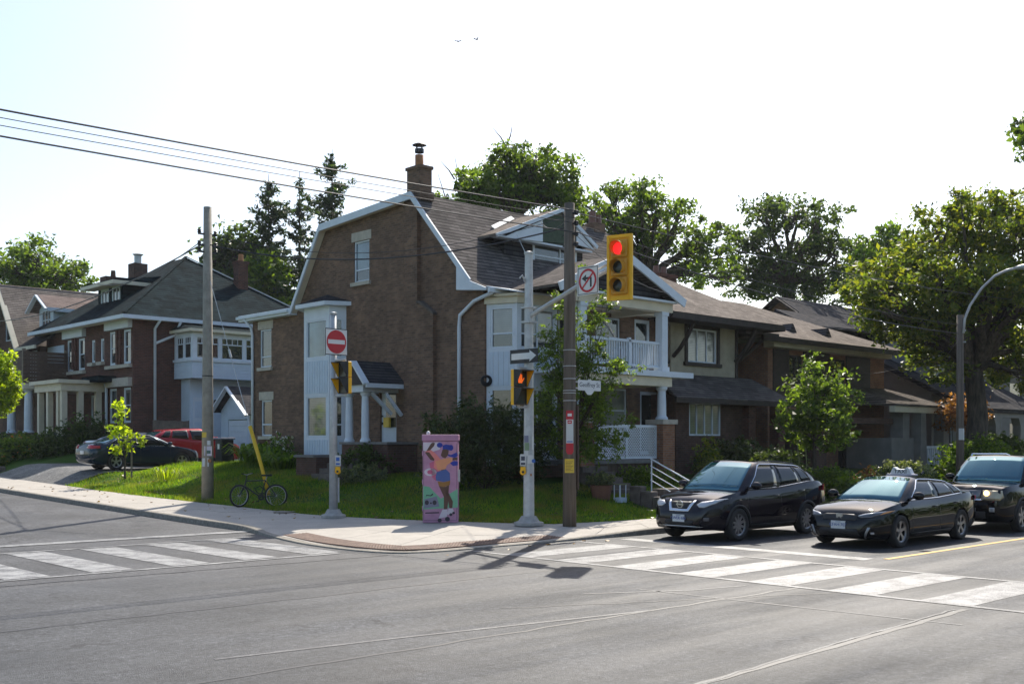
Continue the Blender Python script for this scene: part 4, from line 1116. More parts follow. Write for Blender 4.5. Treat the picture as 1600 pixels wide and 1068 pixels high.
mb = MB(); roof_slab(mb, [(sx - 0.25, sy - 0.3, 7.55), (sx + 5.8, sy - 0.3, 7.55), (sx + 5.8, YL + 0.1, 8.0), (sx + 0.3, YL + 0.1, 8.0)], 0.05); roof_slab(mb, [(sx - 0.25, sy - 0.3, 7.55), (sx + 0.3, YL + 0.1, 8.0), (sx - 0.25, YL, 7.55)], 0.05); part('sunroom_roof', mb, 'shingle_green', sun_r)
mb = MB(); mb.box(sx - 0.28, sy - 0.34, 7.40, sx + 5.8, sy - 0.22, 7.54); mb.box(sx - 0.28, sy - 0.22, 7.40, sx - 0.17, YL - .02, 7.54); mb.box(sx - 0.17, sy - 0.22, 7.42, sx + 5.7, sy - .01, 7.46); part('sunroom_gutter', mb, 'cream_trim', sun_r)
fl2 = Fr((sx + 0.35, YL - 0.9, 0), (1, 0, 0), (0, -1, 0)); fl3 = Fr((sx + 0.35, YL - 0.9, 0), (0, 1, 0), (-1, 0, 0))
mb = MB(); wall_mb(mb, fl2, rectp(0, 5.3, 1.0, 5.19), [(2.0, 3.1, 3.4, 4.5)]); wall_mb(mb, fl3, rectp(0, 0.9, 1.0, 5.19), []); low = part('lower_wall', mb, 'white_siding', h2)
lap_boards('siding', fl2, 0.95, 5.3, 1.0, 5.15, 'white_siding', low, 0.2, 0.003, holes=((2.0, 3.1, 3.4, 4.5),))
window(h2, fl2, 2.0, 3.1, 3.4, 4.5, glass='window_glass')
mb = MB(); fl2.box(mb, 0.15, 0.85, 2.3, 4.3, 0.0, 0.05); dr = part('door', mb, 'white_trim', h2)
mb = MB(); fl2.box(mb, 0.24, 0.76, 3.3, 4.1, 0.05, 0.065); fl2.box(mb, 0.24, 0.76, 2.45, 3.1, 0.05, 0.065); part('door_panel', mb, 'white_siding', dr)
mb = MB().ball(tuple(fl2.p(1.3, 4.1, 0.12)), (0.09, 0.09, 0.13)); part('wall_lamp', mb, 'black_metal', h2)
# chimneys
mb = MB(); mb.box(29.55, 52.8, 9.0, 30.15, 53.3, 11.9); mb.box(29.5, 52.75, 11.75, 30.2, 53.35, 11.9); c_ = part('chimney', mb, 'brick_red', h2)
mb = MB().lathe([(0.16, 0), (0.13, 0.4), (0.1, 0.4)], (29.85, 53.05, 11.9), n=10); part('flue', mb, 'clay_pipe', c_)
mb = MB(); mb.box(26.8, 59.6, 10, 27.6, 60.4, 12.3); c_ = part('chimney', mb, 'brick_dark', h2)
mb = MB(); mb.lathe([(0.2, 0), (0.2, 0.5)], (27.2, 60, 12.3), n=10); mb.lathe([(0.32, 0.55), (0.0, 0.62)], (27.2, 60, 12.3), n=10); mb.lathe([(0.18, 0.45), (0.32, 0.55)], (27.2, 60, 12.3), n=10); part('flue', mb, 'galvanised', c_, smooth=False)
# board fence beside the brick wall
fence = thing('board_fence', 'weathered board fence between the red brick house and red car', 'fence', (XL + 0.6, 49.3, 1.2))
a = XL + 0.6
while a < 26.0:
    mb = MB(); mb.box(a, 49.3, 1.1, a + 0.14, 49.33, 3.15 + random.uniform(-.02, .02)); part('board', mb, 'fence_wood', fence); a += 0.15

# ---- gabled house at the left edge
h3 = thing('gabled_house', 'brick house with steep grey gable, white dormer and boarded balcony at left edge', 'house', (22.2, 63.2, 1.2))
f3 = Fr((22.2, 0, 0), (0, 1, 0), (-1, 0, 0)); g3 = Fr((22.2, 61.3, 0), (1, 0, 0), (0, -1, 0))
hs = [(64.6, 66.8, 8.0, 9.2), (65.2, 66.4, 5.6, 7.0), (61.7, 62.9, 5.5, 7.2)]
shell([(f3, rectp(61.3, 69.2, 1.2, 7.4), hs[1:]), (f3, [(63.3, 7.4), (68.9, 7.4), (66.1, 11.0)], hs[:1]), (g3, rectp(0, 9, 1.2, 7.4), [])], 'brick_dark', h3)
for w_ in hs: window(h3, f3, *w_, bars_v=(0.33, 0.66), glass='window_glass')
mb = MB()
roof_slab(mb, [(21.6, 62.9, 7.2), (32, 62.9, 7.2), (32, 66.1, 11.25), (21.6, 66.1, 11.25)]); roof_slab(mb, [(21.6, 69.3, 7.2), (32, 69.3, 7.2), (32, 66.1, 11.25), (21.6, 66.1, 11.25)]); part('roof', mb, 'shingle_grey', h3)
mb = MB(); roof_slab(mb, [(21.5, 59.9, 7.35), (21.5, 63.2, 7.35), (26.5, 63.2, 10.7), (26.5, 59.9, 10.7)]); part('wing_roof', mb, 'shingle_slate', h3)
mb = MB(); mb.bar((21.55, 62.85, 7.1), (21.55, 66.1, 11.15), 0.1, 0.3, (1, 0, 0)); mb.bar((21.55, 69.35, 7.1), (21.55, 66.1, 11.15), 0.1, 0.3, (1, 0, 0)); mb.box(21.4, 59.9, 7.15, 21.5, 62.9, 7.33); part('fascia', mb, 'cream_trim', h3)
fd3 = Fr((22.9, 0, 0), (0, 1, 0), (-1, 0, 0))
mb = MB(); wall_mb(mb, fd3, [(61.2, 7.9), (63.3, 7.9), (63.3, 9.6), (62.25, 10.2), (61.2, 9.6)], [(61.6, 62.9, 8.4, 9.5)], 0.06)
mb.add([(22.9, 61.2, 7.9), (22.9, 61.2, 9.6), (25.6, 61.2, 9.6), (25.6, 61.2, 7.9)], [(0, 3, 2, 1)]); dm = part('dormer', mb, 'white_siding', h3)
window(h3, fd3, 61.6, 62.9, 8.4, 9.5, bars_v=(0.33, 0.66), bars_h=(0.5,), inset=0.02)
mb = MB(); roof_slab(mb, [(22.4, 60.8, 9.5), (26.4, 60.8, 9.5), (26.4, 62.25, 10.35), (22.4, 62.25, 10.35)], 0.07); roof_slab(mb, [(22.4, 63.7, 9.5), (26.4, 63.7, 9.5), (26.4, 62.25, 10.35), (22.4, 62.25, 10.35)], 0.07); part('dormer_roof', mb, 'shingle_pink', dm)
mb = MB(); mb.bar((22.36, 60.75, 9.4), (22.36, 62.25, 10.28), 0.08, 0.22, (1, 0, 0)); mb.bar((22.36, 63.75, 9.4), (22.36, 62.25, 10.28), 0.08, 0.22, (1, 0, 0)); mb.box(22.4, 60.72, 9.3, 26.3, 60.8, 9.5); part('dormer_fascia', mb, 'white_trim', dm)
mb = MB(); mb.box(25.5, 60.4, 9.5, 26.7, 61.2, 11.5); mb.lathe([(0.15, 0), (0.12, 0.4), (0.1, 0.4)], (26.1, 60.8, 11.5), n=10); part('chimney', mb, 'brick_dark', h3)
mb = MB(); mb.box(20.1, 57.8, 4.85, 22.19, 66.5, 5.15); mb.box(22.19, 57.8, 4.85, 22.45, 61.2, 5.15); dk = part('balcony_floor', mb, 'cream_trim', h3)
for k in range(9):
    mb = MB(); z_ = 5.2 + 0.18 * k; mb.box(20.15, 57.85, z_, 22.4, 57.9, z_ + 0.165); part('balcony_board', mb, 'brown_wood', h3)
    mb = MB(); mb.box(20.13, 57.9, z_, 20.18, 66.4, z_ + 0.165); part('balcony_board', mb, 'brown_wood', h3)
for x_, y_ in ((20.15, 57.95), (22.3, 57.95), (20.15, 61)):
    mb = MB(); mb.box(x_ - .03, y_ - .03, 5.15, x_ + .12, y_ + .12, 6.95); part('post', mb, 'fence_wood', h3)
for y_ in (58.2, 60.7, 63.4): column('column', 20.5, y_, 2.6, 4.85, 0.22, 'white_trim', h3)
mb = MB(); mb.box(20.1, 57.8, 1.0, 22.19, 66.5, 2.6); part('porch_base', mb, 'brick_dark', h3)
mb = MB(); mb.box(22.46, 58.6, 6.3, 22.49, 60.9, 7.3); part('side_window', mb, 'white_siding', h3)
# ---- little white garage at the end of the drive
gr_ = thing('garage', 'small white gabled garage at the end of the driveway', 'garage', (26, 46.7, 1.2))
f4 = Fr((26, 45.3, 0), (0, 1, 0), (-1, 0, 0))
mb = MB(); wall_mb(mb, f4, [(0.1, 1.0), (2.8, 1.0), (2.8, 3.66), (1.45, 4.6), (0.1, 3.66)], [(0.3, 2.1, 1.0, 3.2)], 0.08); wall_mb(mb, Fr((26, 45.4, 0), (1, 0, 0), (0, -1, 0)), rectp(0, 5, 1, 3.66), []); wall_mb(mb, Fr((26, 48.1, 0), (1, 0, 0), (0, 1, 0)), rectp(0, 5, 1, 3.66), []); w_ = part('wall', mb, 'white_siding', gr_)
lap_boards('siding', f4, 0.75, 2.15, 3.3, 4.1, 'white_siding', w_, 0.13, 0.004)
for k in range(8):
    mb = MB(); f4.box(mb, 0.32, 2.08, 1.0 + 0.27 * k, 1.26 + 0.27 * k, -0.07, -0.03); part('door_panel', mb, 'white_trim', gr_)
mb = MB(); roof_slab(mb, [(25.6, 45.0, 3.42), (31, 45.0, 3.42), (31, 46.75, 4.78), (25.6, 46.75, 4.78)], 0.07); roof_slab(mb, [(25.6, 48.25, 3.6), (31, 48.25, 3.6), (31, 46.75, 4.78), (25.6, 46.75, 4.78)], 0.07); part('roof', mb, 'shingle_slate', gr_)
mb = MB(); mb.bar((25.56, 44.95, 3.34), (25.56, 46.75, 4.72), 0.08, 0.2, (1, 0, 0)); mb.bar((25.56, 48.3, 3.52), (25.56, 46.75, 4.72), 0.078, 0.2, (1, 0, 0)); part('rake_board', mb, 'white_trim', gr_)

# ---- stucco house next to the corner house
h5 = thing('stucco_house', 'two-storey house with cream stucco upper floor and dark timber brackets', 'house', (31, 24.5, 0.8))
f5 = Fr((30.98, 24.5, 0), (1, 0, 0), (0, -1, 0)); YS = 24.5
hs = [(0.95, 2.75, 5.05, 6.3)]
shell([(f5, rectp(0, 4.05, 4.5, 6.6), hs), (Fr((35.03, 24.5, 0), (0, 1, 0), (1, 0, 0)), rectp(0, 0.9, 4.5, 6.6), []), (Fr((35.03, 25.4, 0), (1, 0, 0), (0, -1, 0)), rectp(0, 1.2, 4.5, 6.6), [(0.35, 0.85, 5.0, 6.2)]), (Fr((30.98, 24.5, 0), (0, 1, 0), (-1, 0, 0)), rectp(0, 7, 1, 6.6), [])], 'stucco', h5)
window(h5, f5, *hs[0], frame='white_trim', bars_v=(0.36, 0.68), glass='window_blind', inset=0.05)
window(h5, Fr((35.03, 25.4, 0), (1, 0, 0), (0, -1, 0)), 0.35, 0.85, 5.0, 6.2, frame='dark_timber')
mb = MB(); f5.box(mb, 0.8, 2.9, 6.3, 6.48, 0, 0.06); f5.box(mb, 0.8, 0.94, 5.05, 6.3, 0, 0.06); f5.box(mb, 2.76, 2.9, 5.05, 6.3, 0, 0.06); f5.box(mb, 0.72, 2.98, 4.92, 5.05, 0, 0.1); part('window_surround', mb, 'dark_timber', h5)
mb = MB(); f5.box(mb, 3.93, 4.07, 4.5, 6.6, 0, 0.05); f5.box(mb, 0, 4.05, 4.44, 4.54, 0, 0.05); part('corner_board', mb, 'dark_timber', h5)
mb = MB(); wall_mb(mb, Fr((36.23, 25.4, 0), (0, 1, 0), (1, 0, 0)), rectp(0, 6, 1, 6.6), []); wall_mb(mb, Fr((30.0, 23.5, 0), (1, 0, 0), (0, -1, 0)), rectp(0, 4.4, 0.7, 3.8), [(0.75, 2.6, 2.35, 3.52)]); wall_mb(mb, Fr((30.0, 23.5, 0), (0, 1, 0), (-1, 0, 0)), rectp(0, 1.1, 0.7, 3.8), []); wall_mb(mb, Fr((34.4, 23.5, 0), (0, 1, 0), (1, 0, 0)), rectp(0, 2, 0.7, 3.8), []); wall_mb(mb, Fr((34.4, 25.4, 0), (1, 0, 0), (0, -1, 0)), rectp(0, 1.83, 0.7, 4.5), [(0.6, 1.1, 2.3, 3.3)]); part('lower_wall', mb, 'brick_dark', h5)
f5b = Fr((30.0, 23.5, 0), (1, 0, 0), (0, -1, 0)); window(h5, f5b, 0.75, 2.6, 2.35, 3.52, bars_v=(0.25, 0.5, 0.75), glass='window_blind', inset=0.04)
window(h5, Fr((34.4, 25.4, 0), (1, 0, 0), (0, -1, 0)), 0.6, 1.1, 2.3, 3.3, frame='dark_timber')
mb = MB(); mb.box(35.9, 23.2, 0.7, 36.35, 23.6, 3.55); part('porch_pier', mb, 'brick_red', h5)
mb = MB(); mb.box(33.95, 23.2, 0.7, 34.38, 23.49, 3.6); part('porch_pier', mb, 'brick_red', h5)
mb = MB(); roof_slab(mb, [(29.3, 22.9, 3.66), (36.6, 22.9, 3.66), (36.0, 24.52, 4.6), (29.9, 24.52, 4.6)], 0.08); roof_slab(mb, [(36.6, 22.9, 3.66), (36.9, 25.4, 3.7), (36.0, 25.4, 4.6), (36.0, 24.52, 4.6)], 0.08); part('skirt_roof', mb, 'shingle_brown', h5)
mb = MB(); mb.box(29.2, 22.82, 3.46, 36.7, 22.92, 3.62); part('gutter', mb, 'dark_timber', h5)
r5 = hip_roof(29.6, 36.4, 23.3, 31.5, 6.62, ((31.8, 27.4), (33.6, 27.4), 8.75), 'shingle_grey', h5)
mb = MB(); mb.box(29.55, 23.25, 6.38, 36.45, 23.34, 6.58); mb.box(36.36, 23.34, 6.38, 36.45, 31.4, 6.58); mb.box(29.7, 23.34, 6.42, 36.36, 24.49, 6.47); part('eave_board', mb, 'dark_timber', h5)
mb = MB(); mb.box(35.2, 24.2, 6.30, 37.5, 26.0, 6.42); part('side_eave', mb, 'dark_timber', h5)
for x_ in (31.1, 34.9, 36.1):
    mb = MB(); mb.tube([(x_, YS - .02 if x_ < 35 else 25.38, 5.2), (x_ , YS - 0.35 if x_ < 35 else 25.0, 5.5), (x_, YS - 0.7 if x_ < 35 else 24.6, 5.95), (x_, YS - 0.95 if x_ < 35 else 24.35, 6.4)], 0.075, 6); part('bracket', mb, 'dark_timber', h5)
mb = MB().tube([(36.25, 25.2, 5.4), (36.7, 25.0, 5.75), (37.3, 24.8, 6.25)], 0.075, 6); part('bracket', mb, 'dark_timber', h5)
mb = MB().tube([(30.95, 24.6, 5.0), (30.6, 24.5, 5.3), (30.2, 24.3, 6.0), (29.8, 24.2, 6.4)], 0.1, 6); part('bracket', mb, 'dark_timber', h5)
mb = MB(); mb.box(35.2, 28.4, 7.0, 36.3, 29.2, 9.1); mb.box(35.15, 28.35, 8.95, 36.35, 29.25, 9.1); c_ = part('chimney', mb, 'brick_red', h5)
for q in (35.45, 35.95):
    mb = MB().lathe([(0.14, 0), (0.12, 0.35), (0.1, 0.35)], (q, 28.8, 9.1), n=10); part('flue', mb, 'terracotta', c_)
mb = MB(); mb.lathe([(0.3, 0), (0.3, 0.35), (0.38, 0.36), (0.38, 0.5), (0.0, 0.55)], (36.9, 28.0, 7.6), n=12); part('roof_vent', mb, 'brown_wood', h5)

# ---- brick house with broad hipped roof
h6 = thing('hipped_house', 'dark brick house with broad grey hipped roof behind young street tree', 'house', (37.9, 25, 0.8))
f6 = Fr((37.9, 25, 0), (1, 0, 0), (0, -1, 0))
hs = [(1.5, 2.6, 4.5, 5.75), (4.7, 6.1, 4.5, 5.75), (2.0, 3.6, 1.6, 3.2), (5.5, 6.6, 0.9, 3.0)]
shell([(f6, rectp(0, 9.6, 0.7, 6.2), hs), (Fr((37.9, 25, 0), (0, 1, 0), (-1, 0, 0)), rectp(0, 9, 0.7, 6.2), []), (Fr((47.5, 25, 0), (0, 1, 0), (1, 0, 0)), rectp(0, 9, 0.7, 6.2), [])], 'brick_orange', h6)
for w_ in hs: window(h6, f6, *w_, frame='dark_timber', bars_v=(0.5,))
mb = MB()
for a0, a1 in ((0.35, 1.48), (2.62, 4.68), (6.12, 8.2)): f6.box(mb, a0, a1, 4.2, 5.95, 0.0, 0.06)
f6.box(mb, 0.35, 8.2, 4.0, 4.2, 0, 0.1)
part('upper_panelling', mb, 'dark_timber', h6)
mb = MB(); f6.box(mb, -0.3, 9.4, 5.96, 6.2, 0.0, 0.5); part('frieze', mb, 'cream_trim', h6)
hip_roof(36.2, 48.3, 24.1, 35, 6.28, ((41.2, 29.6), (43, 29.6), 8.6), 'shingle_grey', h6)
mb = MB(); mb.box(36.15, 24.04, 6.1, 48.35, 24.14, 6.3); part('gutter', mb, 'dark_timber', h6)
for x_ in (40.1, 42.9):
    mb = MB(); mb.prism([(x_ - .3, 25.2, 6.72), (x_ + .3, 25.2, 6.72), (x_, 25.2, 7.12)], (0, 1.4, 0)); part('roof_vent', mb, 'shingle_slate', h6)
mb = MB(); mb.box(38.2, 23.1, 0.7, 39.2, 24.99, 2.9); mb.box(38.2, 23.0, 2.9, 44.5, 24.98, 3.15); part('porch_front', mb, 'brick_dark', h6)
mb = MB(); mb.box(43.4, 22.5, 0.7, 45.4, 24.6, 2.3); mb.box(44.6, 22.6, 2.3, 45.2, 23.2, 3.6); part('porch_block', mb, 'grey_render', h6)
mb = MB(); roof_slab(mb, [(43.2, 22.2, 3.75), (48.8, 22.2, 3.75), (47.6, 24.98, 4.6), (44.2, 24.98, 4.6)], 0.1); roof_slab(mb, [(43.2, 22.2, 3.75), (43.2, 24.98, 3.8), (44.2, 24.98, 4.6)], 0.1); part('porch_roof', mb, 'shingle_brown', h6)
mb = MB(); mb.box(43.3, 22.3, 3.4, 48.6, 22.55, 3.66); part('porch_beam', mb, 'cream_trim', h6)
for x_ in (45.9, 48.1):
    mb = MB(); mb.prism([(x_ - .34, 22.3, 0.7), (x_ + .34, 22.3, 0.7), (x_ + .22, 22.3, 3.4), (x_ - .22, 22.3, 3.4)], (0, 0.45, 0)); part('porch_post', mb, 'grey_render', h6)
mb = MB()
for k in range(9): mb.box(46.3 + .2 * k, 22.4, 1.1, 46.38 + .2 * k, 22.46, 1.85)
mb.box(46.2, 22.36, 1.85, 47.9, 22.5, 1.95); part('porch_railing', mb, 'white_trim', h6)

# ---- siding house with a long roof sloping to the street
h7 = thing('siding_house', 'grey siding house with long dark roof sloping down to a porch', 'house', (49.8, 24, 0.8))
f7 = Fr((49.8, 23.8, 0), (0, 1, 0), (-1, 0, 0))
mb = MB(); wall_mb(mb, f7, [(0, 0.7), (9, 0.7), (9, 8.9), (8, 8.9), (0, 4.5)], []); wall_mb(mb, Fr((49.8, 23.8, 0), (1, 0, 0), (0, -1, 0)), rectp(0, 8, 0.7, 4.3), [(1.0, 2.2, 1.6, 3.4), (4, 5.2, 1.6, 3.4)]); w_ = part('wall', mb, 'grey_siding', h7)
z_ = 0.9
mb = MB()
while z_ < 8.2:
    a0 = max(0, (z_ - 4.3) / 0.55); mb.prism([f7.p(a0, z_, 0.003), f7.p(a0, z_, 0.03), f7.p(a0, z_ + .17, 0.008), f7.p(a0, z_ + .17, 0.003)], f7.p(9, z_) - f7.p(a0, z_)); z_ += 0.18
o = part('siding', mb, 'grey_siding', w_)
for q in ((1.0, 2.2, 1.6, 3.4), (4, 5.2, 1.6, 3.4)): window(h7, Fr((49.8, 23.8, 0), (1, 0, 0), (0, -1, 0)), *q)
mb = MB(); roof_slab(mb, [(49.2, 21.6, 3.7), (58.4, 21.6, 3.7), (58.4, 32, 9.1), (49.2, 32, 9.1)], 0.22); part('roof', mb, 'shingle_slate', h7)
mb = MB(); mb.box(51.0, 24.5, 5.3, 57.5, 30.5, 7.2); part('dormer', mb, 'grey_siding', h7)
mb = MB(); roof_slab(mb, [(50.7, 24.0, 7.2), (57.8, 24.0, 7.2), (57.8, 31, 8.3), (50.7, 31, 8.3)], 0.1); part('dormer_roof', mb, 'shingle_grey', h7)
mb = MB(); mb.box(49.4, 21.8, 3.3, 58.2, 22.1, 3.62); part('porch_beam', mb, 'grey_render', h7)
for x_ in (49.8, 52.5, 55.4, 58.0):
    mb = MB(); mb.prism([(x_ - .38, 21.8, 0.7), (x_ + .38, 21.8, 0.7), (x_ + .26, 21.8, 2.9), (x_ + .5, 21.8, 3.3), (x_ - .5, 21.8, 3.3), (x_ - .26, 21.8, 2.9)], (0, 0.4, 0)); part('porch_post', mb, 'grey_render', h7)
mb = MB(); mb.box(50.2, 21.9, 1.7, 52.1, 22.0, 1.8); mb.box(50.2, 21.9, 0.95, 52.1, 22.0, 1.03)
for k in range(8): mb.box(50.3 + .23 * k, 21.92, 1.03, 50.4 + .23 * k, 21.98, 1.7)
part('porch_railing', mb, 'white_trim', h7)
mb = MB().bar((53.3, 20.3, 1.2), (53.3, 22, 2.0), 0.07, 0.1); mb.bar((53.3, 20.3, 0.75), (53.3, 22, 1.4), 0.07, 0.08)
for k in range(6): mb.box(53.27, 20.4 + .28 * k, 0.8 + 0.11 * k, 53.33, 20.46 + .28 * k, 1.2 + 0.13 * k)
part('stair_railing', mb, 'white_trim', h7)
# ---- grey modern house with roof terrace at the right edge
h8 = thing('terrace_house', 'grey rendered house with roof terrace railing behind the big maple', 'house', (58.5, 24.5, 0.8))
f8 = Fr((59.0, 24.5, 0), (1, 0, 0), (0, -1, 0)); g8 = Fr((59.0, 24.5, 0), (0, 1, 0), (-1, 0, 0))
hs = [(1.5, 3.2, 4.1, 5.4), (4.5, 6, 4.1, 5.4), (1.5, 3.2, 1.3, 3.2)]
shell([(f8, rectp(0, 14, 0.7, 6.0), hs), (g8, rectp(0, 8, 0.7, 6.0), [(0.6, 1.5, 2.5, 5.2)])], 'grey_render', h8)
for w_ in hs: window(h8, f8, *w_, frame='black_metal', glass='window_blind')
window(h8, g8, 0.6, 1.5, 2.5, 5.2, frame='black_metal')
mb = MB(); mb.box(58.4, 23.7, 6.0, 73.5, 33, 6.35); part('roof_slab', mb, 'shingle_slate', h8)
mb = MB(); mb.box(58.6, 23.9, 7.35, 73, 23.96, 7.42); mb.box(58.6, 23.9, 6.5, 73, 23.95, 6.54); mb.box(58.6, 23.96, 7.35, 58.66, 30, 7.42)
for k in range(90): mb.box(58.62 + .16 * k, 23.91, 6.36, 58.645 + .16 * k, 23.935, 7.35)
for k in range(9): mb.box(58.6 + 1.7 * k, 23.88, 6.35, 58.68 + 1.7 * k, 23.95, 7.45)
part('terrace_railing', mb, 'black_metal', h8, kind='stuff')
# ---- house behind with a slate gable roof
h9 = thing('slate_roof_house', 'brown brick gable with slate grey roof seen above the hipped house', 'house', (54, 34, 1))
mb = MB(); wall_mb(mb, Fr((53.2, 30, 0), (0, 1, 0), (-1, 0, 0)), [(0, 1), (8.4, 1), (8.4, 7.3), (4.2, 10.1), (0, 7.3)], []); wall_mb(mb, Fr((53.2, 30, 0), (1, 0, 0), (0, -1, 0)), rectp(0, 8.5, 1, 7.3), []); part('wall', mb, 'brick_brown', h9)
mb = MB(); roof_slab(mb, [(52.7, 29.6, 7.1), (62, 29.6, 7.1), (62, 34.2, 10.3), (52.7, 34.2, 10.3)], 0.12); roof_slab(mb, [(52.7, 38.8, 7.1), (62, 38.8, 7.1), (62, 34.2, 10.3), (52.7, 34.2, 10.3)], 0.12); part('roof', mb, 'shingle_slate', h9)
mb = MB(); mb.bar((52.68, 29.5, 6.95), (52.68, 34.2, 10.2), 0.08, 0.3, (1, 0, 0)); mb.bar((52.68, 38.9, 6.95), (52.68, 34.2, 10.2), 0.078, 0.3, (1, 0, 0)); part('rake_board', mb, 'dark_timber', h9)

# ================================================================== TREES AND PLANTS
def leaf_mesh(name, C, size, mat, up_bias=0.0, aspect=0.6, jitter=0.55):
    """one rhombic leaf per centre, random attitude"""
    n = len(C)
    nrm = RNG.normal(size=(n, 3)); nrm[:, 2] += up_bias * np.sign(nrm[:, 2] + 1e-6); nrm /= np.linalg.norm(nrm, axis=1)[:, None]
    t = RNG.normal(size=(n, 3)); a = np.cross(nrm, t); a /= np.linalg.norm(a, axis=1)[:, None] + 1e-9
    b = np.cross(nrm, a)
    s = size * (1 + RNG.uniform(-jitter, jitter, n))[:, None]
    fold = nrm * s * 0.12
    V = np.empty((n, 4, 3)); V[:, 0] = C - a * s * 0.55 - fold; V[:, 1] = C + b * s * 0.5 * aspect + fold - a * s * 0.08; V[:, 2] = C + a * s * 0.55 - fold; V[:, 3] = C - b * s * 0.5 * aspect + fold - a * s * 0.08
    me = bpy.data.meshes.new(name)
    me.vertices.add(4 * n); me.vertices.foreach_set('co', V.reshape(-1).astype(np.float32))
    me.loops.add(4 * n); me.loops.foreach_set('vertex_index', np.arange(4 * n, dtype=np.int32))
    me.polygons.add(n); me.polygons.foreach_set('loop_start', np.arange(0, 4 * n, 4, dtype=np.int32)); me.polygons.foreach_set('loop_total', np.full(n, 4, dtype=np.int32))
    me.materials.append(M[mat]); me.update(); me.validate()
    return me
def crown_points(blobs, n, clump=0.5, per=26):
    wts = np.array([(b[3] ** 2 * b[4]) ** (2 / 3) for b in blobs]); wts /= wts.sum()
    out, cl = [], []
    for b, w in zip(blobs, wts):
        k = max(2, int(n * w / per))
        d = RNG.normal(size=(k, 3)); d /= np.linalg.norm(d, axis=1)[:, None]
        r = RNG.uniform(0.25, 1.0, k) ** 0.6; r = np.where(RNG.random(k) < 0.22, RNG.uniform(1.0, 1.32, k), r)
        c = np.array(b[:3]) + d * r[:, None] * np.array([b[3], b[3], b[4]])
        cl.append(c)
        m = RNG.poisson(per, k)
        cc = np.repeat(c, m, axis=0)
        sg = clump * min(1.0, 0.45 + 0.5 * b[3]) * RNG.uniform(0.45, 1.15, k)
        out.append(cc + RNG.normal(size=cc.shape) * np.repeat(sg, m)[:, None] * np.array([1, 1, 0.75]) * 0.5)
    return np.concatenate(out), np.concatenate(cl)
def child_mesh(name, me, parent):
    L = ROOT[parent]
    o = bpy.data.objects.new(name, me); COL.objects.link(o); o.parent = parent; o.location = -L
    ROOT[o] = L
    return o
def tree(name, label, cat, base, blobs, n, leaf, mat, trunk_r, fork=0.35, clump=0.6, per=26, limbs=True, group=None, bark='bark', lean=(0, 0), aspect=0.6):
    t = thing(name, label, cat, (base[0], base[1], base[2] - 0.05), 0, group)
    C, clumps = crown_points(blobs, n, clump, per)
    B = Vector(base); zs = [b[2] for b in blobs]; zt = max(zs)
    top = Vector((sum(b[0] for b in blobs) / len(blobs), sum(b[1] for b in blobs) / len(blobs), zt))
    fk = B + Vector((lean[0], lean[1], max(0.4, (min(b[2] - b[4] * .3 for b in blobs) - B.z) * 0.9 + (zt - B.z) * fork * 0.3)))
    mid = B.lerp(fk, 0.5) + Vector((random.uniform(-1, 1), random.uniform(-1, 1), 0)) * trunk_r * 0.5
    mb = MB().tube([B - Vector((0, 0, 0.3)), B + Vector((0, 0, 0.05)), B + Vector((0, 0, 0.4)), mid, fk], [trunk_r * 1.5, trunk_r * 1.35, trunk_r * 1.05, trunk_r * 0.95, trunk_r * 0.82], 10)
    part('trunk', mb, bark, t, smooth=True)
    if limbs:
        tw = MB()
        for b in blobs:
            q = Vector(b[:3]); h = fk.lerp(q, 0.45); h.z += (q - fk).length * 0.06
            k = 0.5 * trunk_r * min(1.0, 0.5 + b[3] / 2.5)
            lm = MB().tube([fk - Vector((0, 0, trunk_r)), fk.lerp(h, 0.5) + Vector((random.uniform(-.2, .2), random.uniform(-.2, .2), 0)) * b[3], h, h.lerp(q, .6) + Vector((random.uniform(-.25, .25), random.uniform(-.25, .25), random.uniform(-.1, .2))) * b[3], q + Vector((0, 0, b[4] * .4))], [k, k * .8, k * .6, k * .4, k * .12], 6)
            part('limb', lm, bark, t, smooth=True)
            idx = [c for c in clumps[RNG.permutation(len(clumps))[:400]] if (Vector(c) - q).length < max(b[3], b[4]) * 1.1][:9]
            for c in idx:
                c = Vector(c); s_ = q.lerp(h, random.uniform(0, .7)); m_ = s_.lerp(c, .5) + Vector((random.uniform(-.15, .15), random.uniform(-.15, .15), random.uniform(0, .2))) * b[3]
                tw.tube([s_, m_, c], [k * .28, k * .18, 0.006], 4, caps=False)
        if tw.f:
            o = part('twigs', tw, bark, t, smooth=True); o['kind'] = 'stuff'
    child_mesh('crown', leaf_mesh('crown', C, leaf, mat, 0.25, aspect), t)
    return t
def shrub(name, label, cat, base, blobs, n, leaf, mat, clump=0.35, per=20, stems=5, group=None, aspect=0.6, flowers=None):
    t = thing(name, label, cat, base, 0, group)
    C, clumps = crown_points(blobs, n, clump, per)
    mb = MB(); B = Vector(base)
    for i in range(stems):
        q = Vector(clumps[i * 7 % len(clumps)])
        mb.tube([B + Vector((random.uniform(-.1, .1), random.uniform(-.1, .1), -0.1)), B.lerp(q, .5) + Vector((0, 0, .1)), q], [0.035, 0.025, 0.008], 5)
    s_ = part('stems', mb, 'bark', t, smooth=True); s_['kind'] = 'stuff'
    child_mesh('foliage', leaf_mesh('foliage', C, leaf, mat, 0.3, aspect), t)
    if flowers:
        fm, fn, fs = flowers
        k = RNG.permutation(len(C))[:fn]; P = C[k] + np.array([0, 0, leaf * .6])
        child_mesh('flowers', leaf_mesh('flowers', P, fs, fm, 0.5, 0.9), t)['kind'] = 'stuff'
    return t
